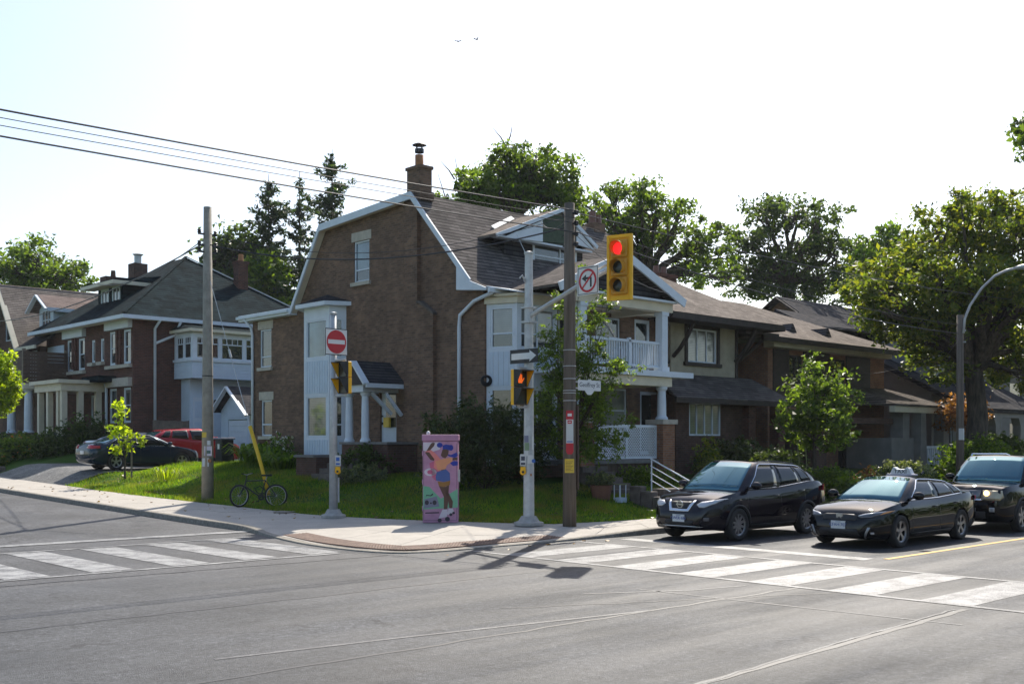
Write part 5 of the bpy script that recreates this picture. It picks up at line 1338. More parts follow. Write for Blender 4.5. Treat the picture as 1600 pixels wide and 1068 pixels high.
def spruce(name, label, base, H, R, seed, group, thin=1.0):
    r = random.Random(seed); t = thing(name, label, 'tree', base, 0, group); B = Vector(base)
    part('trunk', MB().tube([B - Vector((0, 0, .3)), B + Vector((0, 0, H * .4)), B + Vector((0, 0, H))], [0.26, 0.17, 0.02], 8), 'bark', t, smooth=True)
    br = MB(); P = []
    z = H * 0.12
    while z < H * 0.985:
        f = z / H; L0 = R * (1 - f) ** 0.85 * 1.05 + 0.12
        for k in range(5 if f > .6 else 7):
            if r.random() < 0.12 + (1 - thin) * .5: continue
            a = r.uniform(0, 2 * PI); L = L0 * r.choice((.45, .7, .85, 1.0, 1.25)) * r.uniform(.85, 1.1)
            d = Vector((math.cos(a), math.sin(a), 0)); rise = r.uniform(-.28, 0.1) if f < .75 else r.uniform(0.0, .6)
            s_ = B + Vector((0, 0, z)); m_ = s_ + d * L * .55 + Vector((0, 0, L * rise * .5)); e = s_ + d * L + Vector((0, 0, L * (rise + .1)))
            br.tube([s_, m_, e], [0.035, 0.02, 0.006], 4, caps=False)
            n = max(3, int(L * 11))
            for q in range(n):
                u = 0.15 + 0.85 * q / n; p = s_.lerp(m_, u / .55) if u < .55 else m_.lerp(e, (u - .55) / .45)
                w = 0.20 * L * (1 - u) + 0.06
                sd = Vector((-d.y, d.x, 0))
                for g in range(3):
                    P.append(p + sd * r.uniform(-w, w) + Vector((0, 0, -abs(r.gauss(0, .20)))) + d * r.uniform(-.1, .1))
        z += r.uniform(0.34, 0.6) * (1.2 - .4 * f)
    o = part('branches', br, 'bark', t); o['kind'] = 'stuff'
    child_mesh('crown', leaf_mesh('crown', np.array([tuple(p) for p in P]), 0.36, 'needles', 0.6, 0.36), t)
    return t
def spears(name, label, cat, base, n, r, h, w, mat, group=None, spread=0.7):
    """a clump of arching strap leaves"""
    t = thing(name, label, cat, base, 0, group); mb = MB(); B = Vector(base)
    for k in range(n):
        a = random.uniform(0, 2 * PI); d = Vector((math.cos(a), math.sin(a), 0)); s_ = B + d * random.uniform(0, r) ; L = random.uniform(.6, 1.1) * h
        o_ = random.uniform(.2, 1) * spread * L; sd = Vector((-d.y, d.x, 0)) * w * random.uniform(.6, 1.1)
        p = [s_, s_ + d * o_ * .35 + Vector((0, 0, L * .6)), s_ + d * o_ * .8 + Vector((0, 0, L * .78)), s_ + d * o_ * 1.25 + Vector((0, 0, L * .5))]
        mb.add([p[0] - sd * .4, p[0] + sd * .4, p[1] + sd, p[1] - sd, p[2] + sd * .9, p[2] - sd * .9, p[3]], [(0, 1, 2, 3), (3, 2, 4, 5), (5, 4, 6)])
    o = part('foliage', mb, mat, t); o['kind'] = 'stuff'
    return t
BL_maple_back = [(39.79, 44.95, 16.42, 1.34, 1.06), (38.47, 43.77, 15.7, 1.17, 0.92), (40.94, 43.86, 17.24, 1.24, 1.06), (41.99, 45.35, 17.79, 1.15, 0.98), (42.17, 42.7, 17.66, 1.2, 1.06), (43.02, 43.77, 17.65, 1.1, 0.97), (43.04, 41.88, 16.78, 1.27, 0.99), (44.28, 43.04, 17.11, 1.18, 0.91), (40.68, 44.11, 15.89, 1.41, 0.92), (39.64, 43.26, 15.28, 1.24, 0.81), (42.22, 42.65, 15.82, 1.59, 0.92), (43.66, 43.96, 16.35, 1.48, 0.85), (39.27, 45.44, 15.26, 1.24, 0.64), (38.16, 44.55, 14.67, 1.09, 0.56), (43.64, 41.32, 15.54, 0.78, 0.78), (45.1, 42.37, 15.86, 0.72, 0.72), (41.2, 43.62, 18.19, 0.49, 0.49), (42.37, 44.61, 18.5, 0.46, 0.46), (40.84, 45.33, 15.94, 1.15, 0.86), (39.27, 43.92, 15.51, 1.0, 0.75), (43.58, 42.75, 15.94, 1.29, 0.93), (42.68, 41.73, 15.39, 1.14, 0.82), (41.58, 43.26, 16.6, 1.27, 1.06), (42.8, 44.25, 16.81, 1.17, 0.98)]
BASE_maple_back = (41.45, 43.38, 0.9)
BL_ash_back = [(49.55, 43.98, 16.81, 1.32, 0.93), (51.78, 45.62, 17.17, 1.24, 0.87), (50.68, 42.92, 17.35, 1.16, 1.01), (48.41, 40.62, 16.39, 1.0, 0.86), (51.81, 41.85, 16.57, 1.4, 1.16), (49.43, 40.06, 15.78, 1.2, 1.0), (52.8, 40.92, 15.91, 1.09, 1.09), (50.3, 39.2, 15.0, 0.93, 0.93), (50.54, 43.05, 15.72, 1.75, 1.01), (51.99, 44.65, 15.84, 1.62, 0.94), (52.37, 41.32, 14.55, 1.4, 0.85), (53.94, 42.31, 14.8, 1.29, 0.79), (53.64, 40.12, 13.97, 1.48, 1.01), (52.26, 39.14, 13.58, 1.29, 0.89), (50.96, 42.65, 13.97, 1.16, 0.85), (49.69, 41.5, 13.76, 1.02, 0.75), (54.49, 39.32, 14.75, 0.85, 0.78), (56.88, 40.72, 15.23, 0.8, 0.73), (53.22, 40.52, 12.42, 1.32, 0.54), (50.32, 38.45, 11.95, 1.13, 0.46), (48.99, 44.52, 16.11, 0.93, 0.93), (46.67, 42.03, 15.36, 0.8, 0.8), (47.83, 44.24, 15.32, 0.99, 0.69), (49.03, 45.74, 15.39, 0.92, 0.64), (51.53, 42.12, 15.33, 1.55, 1.09), (53.15, 43.75, 15.46, 1.45, 1.01), (54.91, 38.92, 13.39, 0.62, 0.78), (56.99, 40.38, 13.6, 0.58, 0.73), (49.83, 43.72, 15.14, 1.32, 0.78), (47.92, 41.69, 14.45, 1.14, 0.67), (49.01, 45.87, 16.71, 1.02, 0.87), (51.17, 47.7, 16.95, 0.96, 0.81), (54.89, 40.32, 12.38, 1.02, 0.87), (57.72, 42.39, 12.73, 0.97, 0.82), (56.72, 39.96, 12.13, 0.8, 1.04), (54.35, 37.94, 11.63, 0.69, 0.89), (53.74, 41.4, 13.56, 1.34, 1.02), (56.03, 43.06, 14.12, 1.26, 0.96)]
BASE_ash_back = (51.24, 42.38, 0.9)
BL_dark_back = [(61.6, 40.86, 16.74, 1.44, 1.36), (63.34, 41.87, 17.06, 1.33, 1.25), (62.98, 39.55, 17.17, 1.44, 1.19), (64.77, 41.05, 17.75, 1.34, 1.1), (64.37, 38.24, 16.53, 1.36, 1.44), (61.89, 36.95, 15.88, 1.17, 1.25), (65.14, 37.51, 14.41, 1.1, 1.52), (66.35, 38.45, 14.37, 1.01, 1.4), (63.29, 39.26, 15.05, 1.69, 1.36), (64.72, 40.24, 15.05, 1.56, 1.25), (61.6, 40.86, 14.41, 1.52, 1.44), (59.41, 39.27, 14.01, 1.32, 1.25), (60.68, 41.73, 15.26, 0.93, 1.27), (58.71, 40.56, 14.81, 0.81, 1.11), (62.52, 39.99, 12.72, 1.91, 1.44), (64.22, 41.4, 12.83, 1.77, 1.34), (64.37, 38.24, 12.72, 1.61, 1.27), (66.23, 39.56, 12.72, 1.49, 1.18), (60.98, 41.44, 12.72, 1.1, 1.02), (59.94, 40.54, 12.52, 0.97, 0.9), (66.36, 37.74, 12.44, 1.03, 1.12), (68.0, 38.45, 12.78, 0.95, 1.03), (60.21, 42.17, 13.57, 0.76, 0.93), (58.94, 41.01, 13.11, 0.67, 0.82)]
BASE_dark_back = (62.74, 39.78, 0.9)
BL_pale_back = [(74.94, 39.26, 16.95, 0.94, 1.13), (75.77, 39.42, 17.17, 0.85, 1.03), (73.92, 40.23, 16.01, 1.13, 1.13), (74.64, 40.69, 15.98, 1.03, 1.03), (75.46, 38.77, 15.78, 1.13, 1.32), (76.25, 39.07, 15.87, 1.03, 1.2), (73.4, 40.71, 14.84, 1.04, 1.13), (73.83, 41.02, 14.94, 0.94, 1.02)]
BASE_pale_back = (75.12, 39.1, 0.9)
BL_maple_front = [(43.6, 20.72, 10.6, 1.46, 1.06), (46.88, 22.1, 10.94, 1.41, 1.02), (44.95, 19.45, 11.26, 1.46, 1.27), (47.67, 20.41, 11.61, 1.39, 1.21), (46.1, 18.36, 11.13, 1.19, 1.19), (43.22, 17.08, 10.41, 1.0, 1.0), (47.06, 17.45, 10.34, 1.32, 1.85), (49.85, 18.32, 10.57, 1.26, 1.76), (41.5, 21.33, 8.86, 1.42, 0.98), (43.1, 22.27, 9.2, 1.33, 0.92), (40.75, 22.04, 8.34, 1.09, 0.72), (37.92, 20.34, 7.79, 0.91, 0.61), (42.82, 20.08, 8.6, 1.55, 1.16), (40.34, 19.07, 8.16, 1.32, 0.99), (45.24, 19.17, 9.01, 1.59, 1.19), (42.47, 17.99, 8.53, 1.34, 1.01), (46.49, 17.99, 8.22, 1.32, 1.32), (44.16, 17.19, 7.72, 1.13, 1.13), (40.37, 21.01, 7.19, 1.14, 0.66), (43.08, 22.62, 7.55, 1.1, 0.63), (39.55, 21.8, 7.44, 0.76, 0.4), (37.31, 20.43, 7.15, 0.64, 0.34), (41.29, 20.15, 6.94, 1.14, 0.66), (44.48, 21.56, 7.09, 1.1, 0.64), (44.37, 19.99, 11.92, 0.53, 0.69), (41.98, 18.89, 11.34, 0.45, 0.59), (45.72, 18.72, 12.19, 0.48, 0.53), (47.8, 19.52, 12.54, 0.45, 0.5), (45.16, 20.62, 7.27, 1.08, 0.81), (42.87, 19.46, 7.08, 0.92, 0.69), (48.9, 17.09, 9.17, 1.08, 1.62), (45.62, 16.12, 8.77, 0.91, 1.37), (44.77, 20.99, 6.05, 0.92, 0.65), (48.11, 22.4, 6.39, 0.89, 0.63), (47.55, 19.74, 6.42, 1.24, 0.83), (49.65, 20.7, 6.56, 1.17, 0.78), (47.52, 18.39, 6.05, 1.08, 0.92), (50.18, 19.49, 6.29, 1.03, 0.88), (43.38, 19.55, 7.82, 1.04, 0.78), (45.57, 20.7, 8.21, 0.98, 0.74), (45.81, 18.63, 7.42, 1.19, 0.79), (48.88, 19.85, 7.85, 1.14, 0.76), (42.83, 21.45, 6.37, 0.9, 0.53), (45.45, 22.62, 6.56, 0.86, 0.5), (45.45, 21.03, 5.14, 0.82, 0.55), (42.8, 19.84, 4.92, 0.7, 0.46), (44.17, 21.55, 5.51, 0.65, 0.43), (46.93, 22.98, 5.46, 0.62, 0.41), (47.45, 19.84, 5.45, 1.0, 0.61), (49.78, 20.93, 5.5, 0.94, 0.58), (48.35, 18.98, 4.89, 0.83, 0.66), (45.17, 17.85, 4.75, 0.7, 0.56)]
BASE_maple_front = (45.29, 19.81, 0.9)
BL_street_tree_young = [(33.81, 20.34, 4.81, 0.36, 0.54), (32.99, 19.89, 4.56, 0.31, 0.47), (33.6, 20.54, 4.14, 0.76, 0.58), (34.08, 20.75, 3.96, 0.69, 0.53), (34.14, 20.03, 4.03, 0.72, 0.58), (34.88, 20.37, 3.97, 0.66, 0.53), (33.32, 20.8, 3.25, 0.76, 0.63), (32.65, 20.29, 3.15, 0.67, 0.55), (33.89, 20.26, 3.14, 0.94, 0.72), (33.05, 19.94, 3.15, 0.83, 0.63), (34.46, 19.72, 3.25, 0.63, 0.54), (33.75, 19.36, 3.06, 0.55, 0.47), (33.6, 20.54, 2.47, 0.76, 0.49), (34.25, 21.09, 2.29, 0.7, 0.45), (34.22, 19.95, 2.47, 0.72, 0.49), (35.1, 20.28, 2.37, 0.66, 0.45), (34.79, 19.42, 3.81, 0.27, 0.22), (34.44, 19.12, 3.71, 0.24, 0.2), (33.0, 21.1, 2.8, 0.36, 0.45), (32.64, 20.78, 2.59, 0.32, 0.4), (33.97, 20.18, 1.95, 0.36, 0.22), (33.44, 19.72, 1.97, 0.32, 0.2)]
BASE_street_tree_young = (33.78, 20.37, 0.95)
BL_porch_tree = [(21.69, 20.78, 5.84, 0.28, 0.46), (21.23, 20.47, 5.76, 0.25, 0.41), (21.68, 21.34, 5.17, 0.32, 0.39), (22.09, 21.7, 5.06, 0.29, 0.36), (22.27, 20.24, 5.39, 0.32, 0.39), (22.9, 20.86, 5.49, 0.29, 0.36), (22.83, 20.39, 6.08, 0.18, 0.32), (23.55, 20.85, 6.14, 0.17, 0.3), (21.63, 20.84, 4.51, 0.49, 0.42), (21.96, 21.21, 4.4, 0.45, 0.39), (22.42, 20.37, 4.65, 0.46, 0.39), (22.12, 20.01, 4.46, 0.41, 0.35), (22.72, 19.81, 4.16, 0.49, 0.21), (23.33, 20.21, 4.23, 0.46, 0.2), (21.56, 20.9, 3.72, 0.56, 0.46), (21.21, 20.56, 3.53, 0.5, 0.41), (22.29, 20.62, 3.56, 0.53, 0.46), (22.92, 21.06, 3.5, 0.49, 0.43), (22.04, 21.0, 2.85, 0.68, 0.5), (22.62, 21.62, 2.86, 0.63, 0.46), (22.48, 20.31, 3.02, 0.46, 0.43), (22.88, 20.64, 3.03, 0.42, 0.39), (22.95, 20.14, 2.22, 0.36, 0.39), (23.48, 20.74, 2.04, 0.33, 0.36), (21.86, 21.31, 2.13, 0.47, 0.43), (22.34, 21.9, 2.05, 0.43, 0.4), (22.5, 20.57, 2.31, 0.46, 0.36), (22.06, 20.08, 2.16, 0.41, 0.31), (23.13, 19.7, 2.66, 0.21, 0.16), (23.82, 20.14, 2.72, 0.2, 0.15), (22.13, 20.78, 6.76, 0.14, 0.32), (21.53, 20.17, 6.51, 0.12, 0.28), (21.38, 21.35, 4.44, 0.28, 0.32), (20.83, 20.65, 4.37, 0.25, 0.28), (21.59, 21.43, 3.02, 0.36, 0.43), (20.95, 20.93, 2.91, 0.31, 0.38), (22.03, 20.74, 5.15, 0.39, 0.39), (21.35, 20.19, 4.92, 0.34, 0.34), (21.87, 20.47, 4.15, 0.46, 0.39), (22.16, 20.9, 4.06, 0.42, 0.35), (22.53, 20.12, 3.72, 0.39, 0.28), (22.25, 19.74, 3.68, 0.35, 0.25), (21.51, 21.22, 3.73, 0.32, 0.36), (22.02, 21.63, 3.74, 0.29, 0.33), (22.31, 20.88, 1.95, 0.61, 0.43), (21.87, 20.49, 1.9, 0.54, 0.38)]
BASE_porch_tree = (22.13, 20.91, 0.75)
BL_left_far = [(28.95, 85.45, 15.15, 1.74, 1.74), (28.36, 83.18, 14.67, 1.52, 1.52), (30.53, 83.96, 15.88, 1.74, 1.45), (29.61, 82.19, 15.53, 1.53, 1.27), (31.58, 82.96, 14.67, 1.45, 1.25), (32.31, 84.11, 14.44, 1.32, 1.15), (30.0, 84.45, 14.19, 2.17, 1.16), (29.42, 82.4, 13.64, 1.91, 1.02), (32.46, 82.14, 14.19, 0.87, 1.06), (33.21, 84.46, 14.23, 0.8, 0.98), (32.39, 82.2, 15.39, 0.58, 0.58), (33.16, 83.29, 15.54, 0.53, 0.53), (27.55, 86.77, 14.67, 1.93, 1.93), (26.85, 84.56, 14.46, 1.69, 1.69)]
BASE_left_far = (30.18, 84.29, 1.2)
BL_mid_dark = [(38.05, 69.98, 15.94, 1.0, 1.0), (38.64, 70.96, 16.18, 0.91, 0.91), (39.2, 68.89, 16.4, 0.91, 0.82), (39.02, 68.01, 16.01, 0.81, 0.73), (37.39, 70.6, 15.27, 0.82, 1.09), (37.08, 69.91, 14.74, 0.73, 0.97), (38.55, 69.51, 14.36, 1.54, 1.36), (39.14, 70.37, 14.39, 1.4, 1.24), (40.03, 68.11, 14.36, 1.54, 1.36), (40.76, 69.07, 14.62, 1.41, 1.24)]
BASE_mid_dark = (38.05, 69.98, 1.2)
BL_mid_bright = [(38.99, 66.34, 14.26, 1.06, 0.88), (38.71, 65.81, 13.88, 0.95, 0.79), (39.95, 65.43, 12.72, 1.06, 1.15), (40.02, 65.84, 12.87, 0.96, 1.04), (38.67, 66.64, 12.5, 1.15, 1.15), (38.5, 66.35, 12.44, 1.03, 1.03), (39.63, 65.73, 11.39, 1.5, 0.79), (40.19, 66.06, 11.35, 1.36, 0.72)]
BASE_mid_bright = (39.47, 65.89, 1.2)
BL_left_edge = [(16.26, 49.98, 5.2, 0.78, 0.78), (16.3, 49.64, 5.23, 0.7, 0.7), (16.61, 49.65, 4.64, 0.56, 0.61), (16.76, 49.87, 4.54, 0.51, 0.56), (16.47, 49.79, 3.95, 0.5, 0.45), (16.3, 49.68, 3.87, 0.45, 0.4), (15.96, 50.26, 4.37, 1.12, 1.12), (16.14, 50.51, 4.25, 1.01, 1.01)]
BASE_left_edge = (15.75, 50.46, 0.9)
BL_sapling = [(17.24, 39.42, 3.44, 0.29, 0.33), (17.04, 39.62, 2.56, 0.33, 0.29), (17.5, 39.18, 2.37, 0.43, 0.33), (17.28, 39.39, 1.89, 0.43, 0.33), (17.8, 38.9, 2.13, 0.29, 0.19), (17.16, 39.5, 2.96, 0.29, 0.29)]
BASE_sapling = (17.33, 39.34, 1.0)
BL_overhang = [(53.32, 21.17, 16.66, 0.55, 0.55), (51.72, 20.4, 16.07, 0.48, 0.48), (55.43, 20.55, 16.47, 1.25, 1.25), (53.88, 20.11, 16.09, 1.09, 1.09), (59.64, 19.33, 16.37, 2.59, 2.26), (60.69, 19.52, 16.31, 2.37, 2.07), (59.87, 19.1, 12.16, 2.59, 2.26), (61.27, 19.35, 12.33, 2.38, 2.08), (53.49, 21.0, 16.97, 0.37, 0.49), (55.39, 21.65, 17.44, 0.34, 0.46)]
BASE_overhang = (59.76, 19.22, 0.9)
# spA (39.83, 66.92, 20.82, 76)
# spB (43.57, 68.89, 21.99, 80)
# spC (44.18, 65.56, 22.87, 78)
# spD (40.87, 74.19, 18.05, 82)
gback = 'trees rising behind the houses'
tree('maple_tree', 'leafy green maple rising directly behind the corner house roof and dormer', 'tree', BASE_maple_back, BL_maple_back, 12500, 0.235, 'leaf_green', 0.4, clump=0.62, per=52, group=gback)
tree('ash_tree', 'airy green tree with arching limbs behind the traffic light', 'tree', BASE_ash_back, BL_ash_back, 12000, 0.235, 'leaf_green', 0.42, clump=0.6, per=52, group=gback)
tree('oak_tree', 'dense dark green tree above the hipped house roof', 'tree', BASE_dark_back, BL_dark_back, 13000, 0.25, 'leaf_dark', 0.5, clump=0.75, per=48, group=gback)
tree('birch_tree', 'pale green tree top between the dark tree and the big maple', 'tree', BASE_pale_back, BL_pale_back, 4500, 0.3, 'leaf_bright', 0.3, clump=0.8, group=gback)
mt = tree('big_maple_tree', 'big street maple turning bronze behind the lamp post', 'tree', BASE_maple_front, BL_maple_front, 42000, 0.185, 'leaf_maple', 0.44, clump=0.55, per=40, lean=(0.1, 0.1))
tree('overhanging_tree', 'tall tree reaching a leafy branch into the top right corner', 'tree', BASE_overhang, BL_overhang, 9000, 0.28, 'leaf_green', 0.4, clump=0.6)
tree('young_street_tree', 'young round street tree with fresh green leaves behind the dark suv', 'tree', BASE_street_tree_young, BL_street_tree_young, 5200, 0.16, 'leaf_green', 0.075, clump=0.40, per=22)
tree('porch_tree', 'slender tree screening the corner house porch beside the wooden pole', 'tree', BASE_porch_tree, BL_porch_tree, 14500, 0.105, 'leaf_green', 0.07, clump=0.30, per=26, aspect=0.42)
tree('walnut_tree', 'broad green tree crown behind the gabled house at the left', 'tree', BASE_left_far, BL_left_far, 7000, 0.3, 'leaf_green', 0.45, clump=0.8, per=44, group=gback)
tree('elm_tree', 'dark green tree behind the concrete utility pole', 'tree', BASE_mid_dark, BL_mid_dark, 5000, 0.32, 'leaf_dark', 0.4, clump=0.9, group=gback)
tree('locust_tree', 'bright green tree beside the tall brick chimney below the spruces', 'tree', BASE_mid_bright, BL_mid_bright, 5000, 0.34, 'leaf_bright', 0.35, clump=0.8, group=gback)
tree('boulevard_tree', 'sunlit yellow green tree cut by the left edge', 'tree', (15.9, 50.9, gz(15.9, 50.9)), BL_left_edge, 5500, 0.17, 'leaf_yellowgreen', 0.09, clump=0.35, per=18)
tree('sapling', 'thin staked sapling with sparse yellow green leaves beside the dark sedan', 'tree', (17.33, 39.34, gz(17.33, 39.34)), BL_sapling, 420, 0.17, 'leaf_yellowgreen', 0.035, clump=0.3, per=6)
sap = bpy.data.objects['sapling']
mb = MB(); mb.box(17.48, 39.12, 0.8, 17.53, 39.17, 2.2); part('stake', mb, 'fence_wood', sap)
spruce('spruce_tree', 'broad pointed spruce, leftmost of the three spruces', (39.83, 66.92, 1.2), 19.6, 6.2, 1, 'spruces behind the corner house')
spruce('spruce_tree', 'narrow ragged spruce with bare trunk, middle of the three spruces', (43.57, 68.88, 1.2), 20.8, 5.2, 2, 'spruces behind the corner house', 0.55)
spruce('spruce_tree', 'tallest spruce, nearest the corner house roof', (44.18, 65.56, 1.2), 21.9, 7.2, 3, 'spruces behind the corner house', 0.95)
# bare twigs standing out of the back maple
mb = MB()
for (p, q) in (((39.2, 45.5, 14.8), (38.9, 45.8, 17.9)), ((38.9, 45.8, 16.6), (38.3, 46.3, 17.6)), ((41.3, 43.5, 17.0), (40.9, 43.9, 18.6)), ((40.95, 43.85, 18.4), (41.2, 43.6, 19.6)), ((40.95, 43.85, 18.4), (40.4, 44.3, 19.4)), ((38.6, 46, 14.6), (38.2, 46.4, 16.9))):
    m_ = Vector(p).lerp(Vector(q), .5) + Vector((0.06, -0.05, 0)); mb.tube([p, m_, q], [0.05, 0.035, 0.012], 5)
o = part('bare_twigs', mb, 'bark', bpy.data.objects['maple_tree']); o['kind'] = 'stuff'

# shrubs and flower beds
def G(x, y, dz=0.0): return (x, y, gz(x, y) + dz)
def sb(x, y, *bl): return [(x + a, y + b, gz(x, y) + c, r, h) for a, b, c, r, h in bl]
shrub('yew_bush', 'large dark feathery yew at the corner of the brick house', 'bush', G(20.9, 23.2), sb(20.9, 23.2, (0, 0, .8, .9, .8), (-.5, .5, 1.2, .8, .8), (.5, -.4, 1.1, .8, .7), (-.9, .9, 1.5, .5, .5), (.2, 0, 1.9, .7, .5), (-.3, .4, 2.1, .5, .5), (1.0, -.7, .9, .6, .8), (-1.1, 1.2, 1.9, .25, .25), (.6, -.5, 2.0, .5, .4), (-.7, .8, .7, .6, .6), (1.3, -.9, 1.7, .4, .4)), 14000, 0.14, 'leaf_yew', 0.4, 22, aspect=0.3)
shrub('box_shrub', 'small pale green mound shrub below the side entrance wall', 'shrub', G(19.7, 27.6), sb(19.7, 27.6, (0, 0, .25, .45, .3), (.3, -.3, .28, .35, .28), (-.4, .4, .22, .35, .25)), 2200, 0.075, 'leaf_pale', 0.2, 16)
shrub('dark_shrub', 'dark leafy shrub against the chimney wall', 'shrub', G(20.6, 28.4), sb(20.6, 28.4, (0, 0, .5, .5, .5), (-.2, .5, .4, .45, .4), (.2, -.5, .4, .4, .4)), 2200, 0.1, 'leaf_dark', 0.25, 16)
for i, (x_, y_, s_) in enumerate(((20.9, 35.0, 1.0), (20.8, 36.3, 1.1), (20.6, 34.0, .9), (20.3, 33.2, .8))):
    spears('hosta_plant', ['hosta clump in the middle of the bed under the ground floor window', 'hosta clump nearest the downspout at the house rear', 'hosta clump second from the entrance steps', 'hosta clump closest to the entrance steps'][i], 'plant', G(x_, y_), 90, .4, .85 * s_, .055, 'leaf_bright', 'hostas along the side wall', 1.0)
shrub('white_flower_shrub', 'tall plant with pale blooms beside the white side bay', 'plant', G(21.2, 34.6), sb(21.2, 34.6, (0, 0, .7, .4, .35), (0, .6, .8, .3, .3)), 500, 0.1, 'leaf_green', .25, 10, flowers=('petals_pale', 120, .09))
spears('daylily_clump', 'sunny yellow green grass clump beside the parked sedan', 'plant', G(17.9, 37.1), 90, .45, .6, .018, 'leaf_yellowgreen')
# garden beds of the two left houses
bed = [(19.6, 52.3, 'leaf_dark', None, 'dark round shrub behind the silver car'), (19.0, 54.5, 'leaf_green', ('petals', 90, .13), 'flowering shrub in front of the columned porch'), (18.6, 56.5, 'leaf_dark', None, 'dark shrub left of the columned porch'), (18.1, 58.6, 'leaf_green', ('petals', 140, .14), 'orange flowering bush below the boarded balcony'), (17.6, 60.8, 'leaf_dark', None, 'dark bush beside the left white column'), (17.2, 53.6, 'leaf_green', ('petals', 60, .12), 'low flowering border plant by the stone edging'), (17.0, 56.2, 'leaf_bright', ('petals', 120, .12), 'low orange flowered plant at the end of the stone edging')]
for x_, y_, m_, fl_, lab in bed:
    s_ = .75 if x_ < 17.3 else 1.0
    shrub('garden_shrub', lab, 'shrub', G(x_, y_), sb(x_, y_, (0, 0, .5 * s_, .9 * s_, .55 * s_), (.3, .8, .6 * s_, .8 * s_, .5 * s_), (-.3, -.7, .45 * s_, .75 * s_, .45 * s_)), 2600, .15, m_, .4, 18, group='shrubs in the left gardens', flowers=fl_)
shrub('porch_shrub', 'tall dark shrub at the brick house porch corner', 'shrub', G(20.9, 51.6), sb(20.9, 51.6, (0, 0, .9, .8, .8), (0, .9, .7, .7, .7), (.2, -.6, .7, .6, .6)), 3200, .15, 'leaf_dark', .4, 18)
# right gardens
rb = [('dark_hedge', 'dark hedge under the stucco house window', 30.9, 21.6, 1.5, 1.15, 'leaf_yew', 6000, .12), ('dark_hedge', 'dark bushes beside the brick pier of the stucco house', 33.4, 21.8, 1.3, .95, 'leaf_dark', 4500, .12),
      ('lavender_mound', 'pale green flowering mound above the dark suv roof', 31.6, 19.9, .9, .85, 'leaf_bright', 3000, .1), ('silver_mound', 'silvery low plant beside the flowering mound', 33.0, 20.2, .6, .65, 'leaf_pale', 1500, .08),
      ('spirea_bush', 'bright yellow green bush under the young street tree', 32.4, 18.9, .95, .95, 'leaf_bright', 4200, .1), ('rust_shrub', 'rusty dried flower shrub behind the taxi', 34.6, 18.8, .55, .9, 'leaf_red', 900, .1),
      ('garden_bush', 'dark low bush behind the taxi roof sign', 37.5, 19.4, 1.3, .8, 'leaf_dark', 3600, .12), ('grassy_shrub', 'greyish brushy shrub before the porch posts', 39.5, 20.0, 1.1, .95, 'leaf_pale', 1800, .13),
      ('corner_hedge', 'big glossy green bush at the right edge', 43.5, 17.9 + 1.0, 1.7, 1.9, 'leaf_bright', 8000, .15), ('corner_hedge', 'dark green bush below the red leaved shrub', 46.5, 19.4, 1.8, 1.9, 'leaf_dark', 8000, .16), ('japanese_maple', 'red leaved shrub rising above the green bushes at the right', 48.0, 21.5, 1.2, 1.5, 'leaf_red', 2200, .14)]
for nm, lab, x_, y_, r_, h_, m_, n_, lf in rb:
    z0 = 1.9 if nm == 'japanese_maple' else 0
    shrub(nm, lab, 'bush', G(x_, y_), sb(x_, y_, (0, 0, z0 + h_ * .5, r_ * .8, h_ * .5), (r_ * .5, -.1, z0 + h_ * .45, r_ * .55, h_ * .45), (-r_ * .5, .2, z0 + h_ * .42, r_ * .55, h_ * .42), (0, 0, z0 + h_ * .8, r_ * .5, h_ * .3)), n_, lf, m_, .35, 18, flowers=('petals_pale', 40, .06) if nm == 'lavender_mound' else None)
mb = MB()
for k in range(5):
    x_, y_ = 31.3 + .25 * k, 19.8 + .1 * (k % 2); z_ = gz(x_, y_); mb.tube([(x_, y_, z_), (x_ + .05, y_, z_ + .8), (x_ + .02, y_ + .03, z_ + 1.25 + .25 * (k % 3))], [.012, .01, .02], 5)
o = part('mullein_stalks', mb, 'leaf_pale', None); tag(o, 'tall pale flower stalks rising behind the dark suv', 'plant'); o['kind'] = 'stuff'
shrub('foundation_shrub', 'low mixed green shrub along the porch skirt boards', 'shrub', G(26.3, 21.6), sb(26.3, 21.6, (0, 0, .25, .5, .3), (.9, .1, .2, .4, .25), (-.8, .1, .25, .45, .3)), 2200, .08, 'leaf_green', .22, 16)
shrub('side_shrub', 'brownish leggy shrub beside the brick porch pier', 'shrub', G(28.7, 21.2), sb(28.7, 21.2, (0, 0, .7, .45, .6), (.3, .2, 1.1, .35, .4)), 1300, .09, 'leaf_maple', .3, 14)

# near side, behind the viewer: unseen trees added to darken car and window reflections
shrub('near_side_trees', 'unseen row of trees added on the near side of the road', 'trees', (10, -14, 0), [(x_, -13 + 3 * math.sin(x_), 4.5 + 1.5 * math.sin(x_ * 1.7), 4.2, 3.6) for x_ in range(-45, 90, 7)], 16000, .6, 'leaf_dark', 1.6, 20, 0)
bpy.data.objects['near_side_trees']['kind'] = 'stuff'
for ch_ in list(bpy.data.objects['near_side_trees'].children):
    if ch_.name.startswith('stems'): bpy.data.objects.remove(ch_)

o = bpy.data.objects.new('fallen_leaves', leaf_mesh('fallen_leaves', litter(420), .085, 'leaf_litter', 3.5, .7)); COL.objects.link(o); o['kind'] = 'stuff'; o['label'] = 'scattered dry leaves along the pavement edge'; o['category'] = 'leaves'

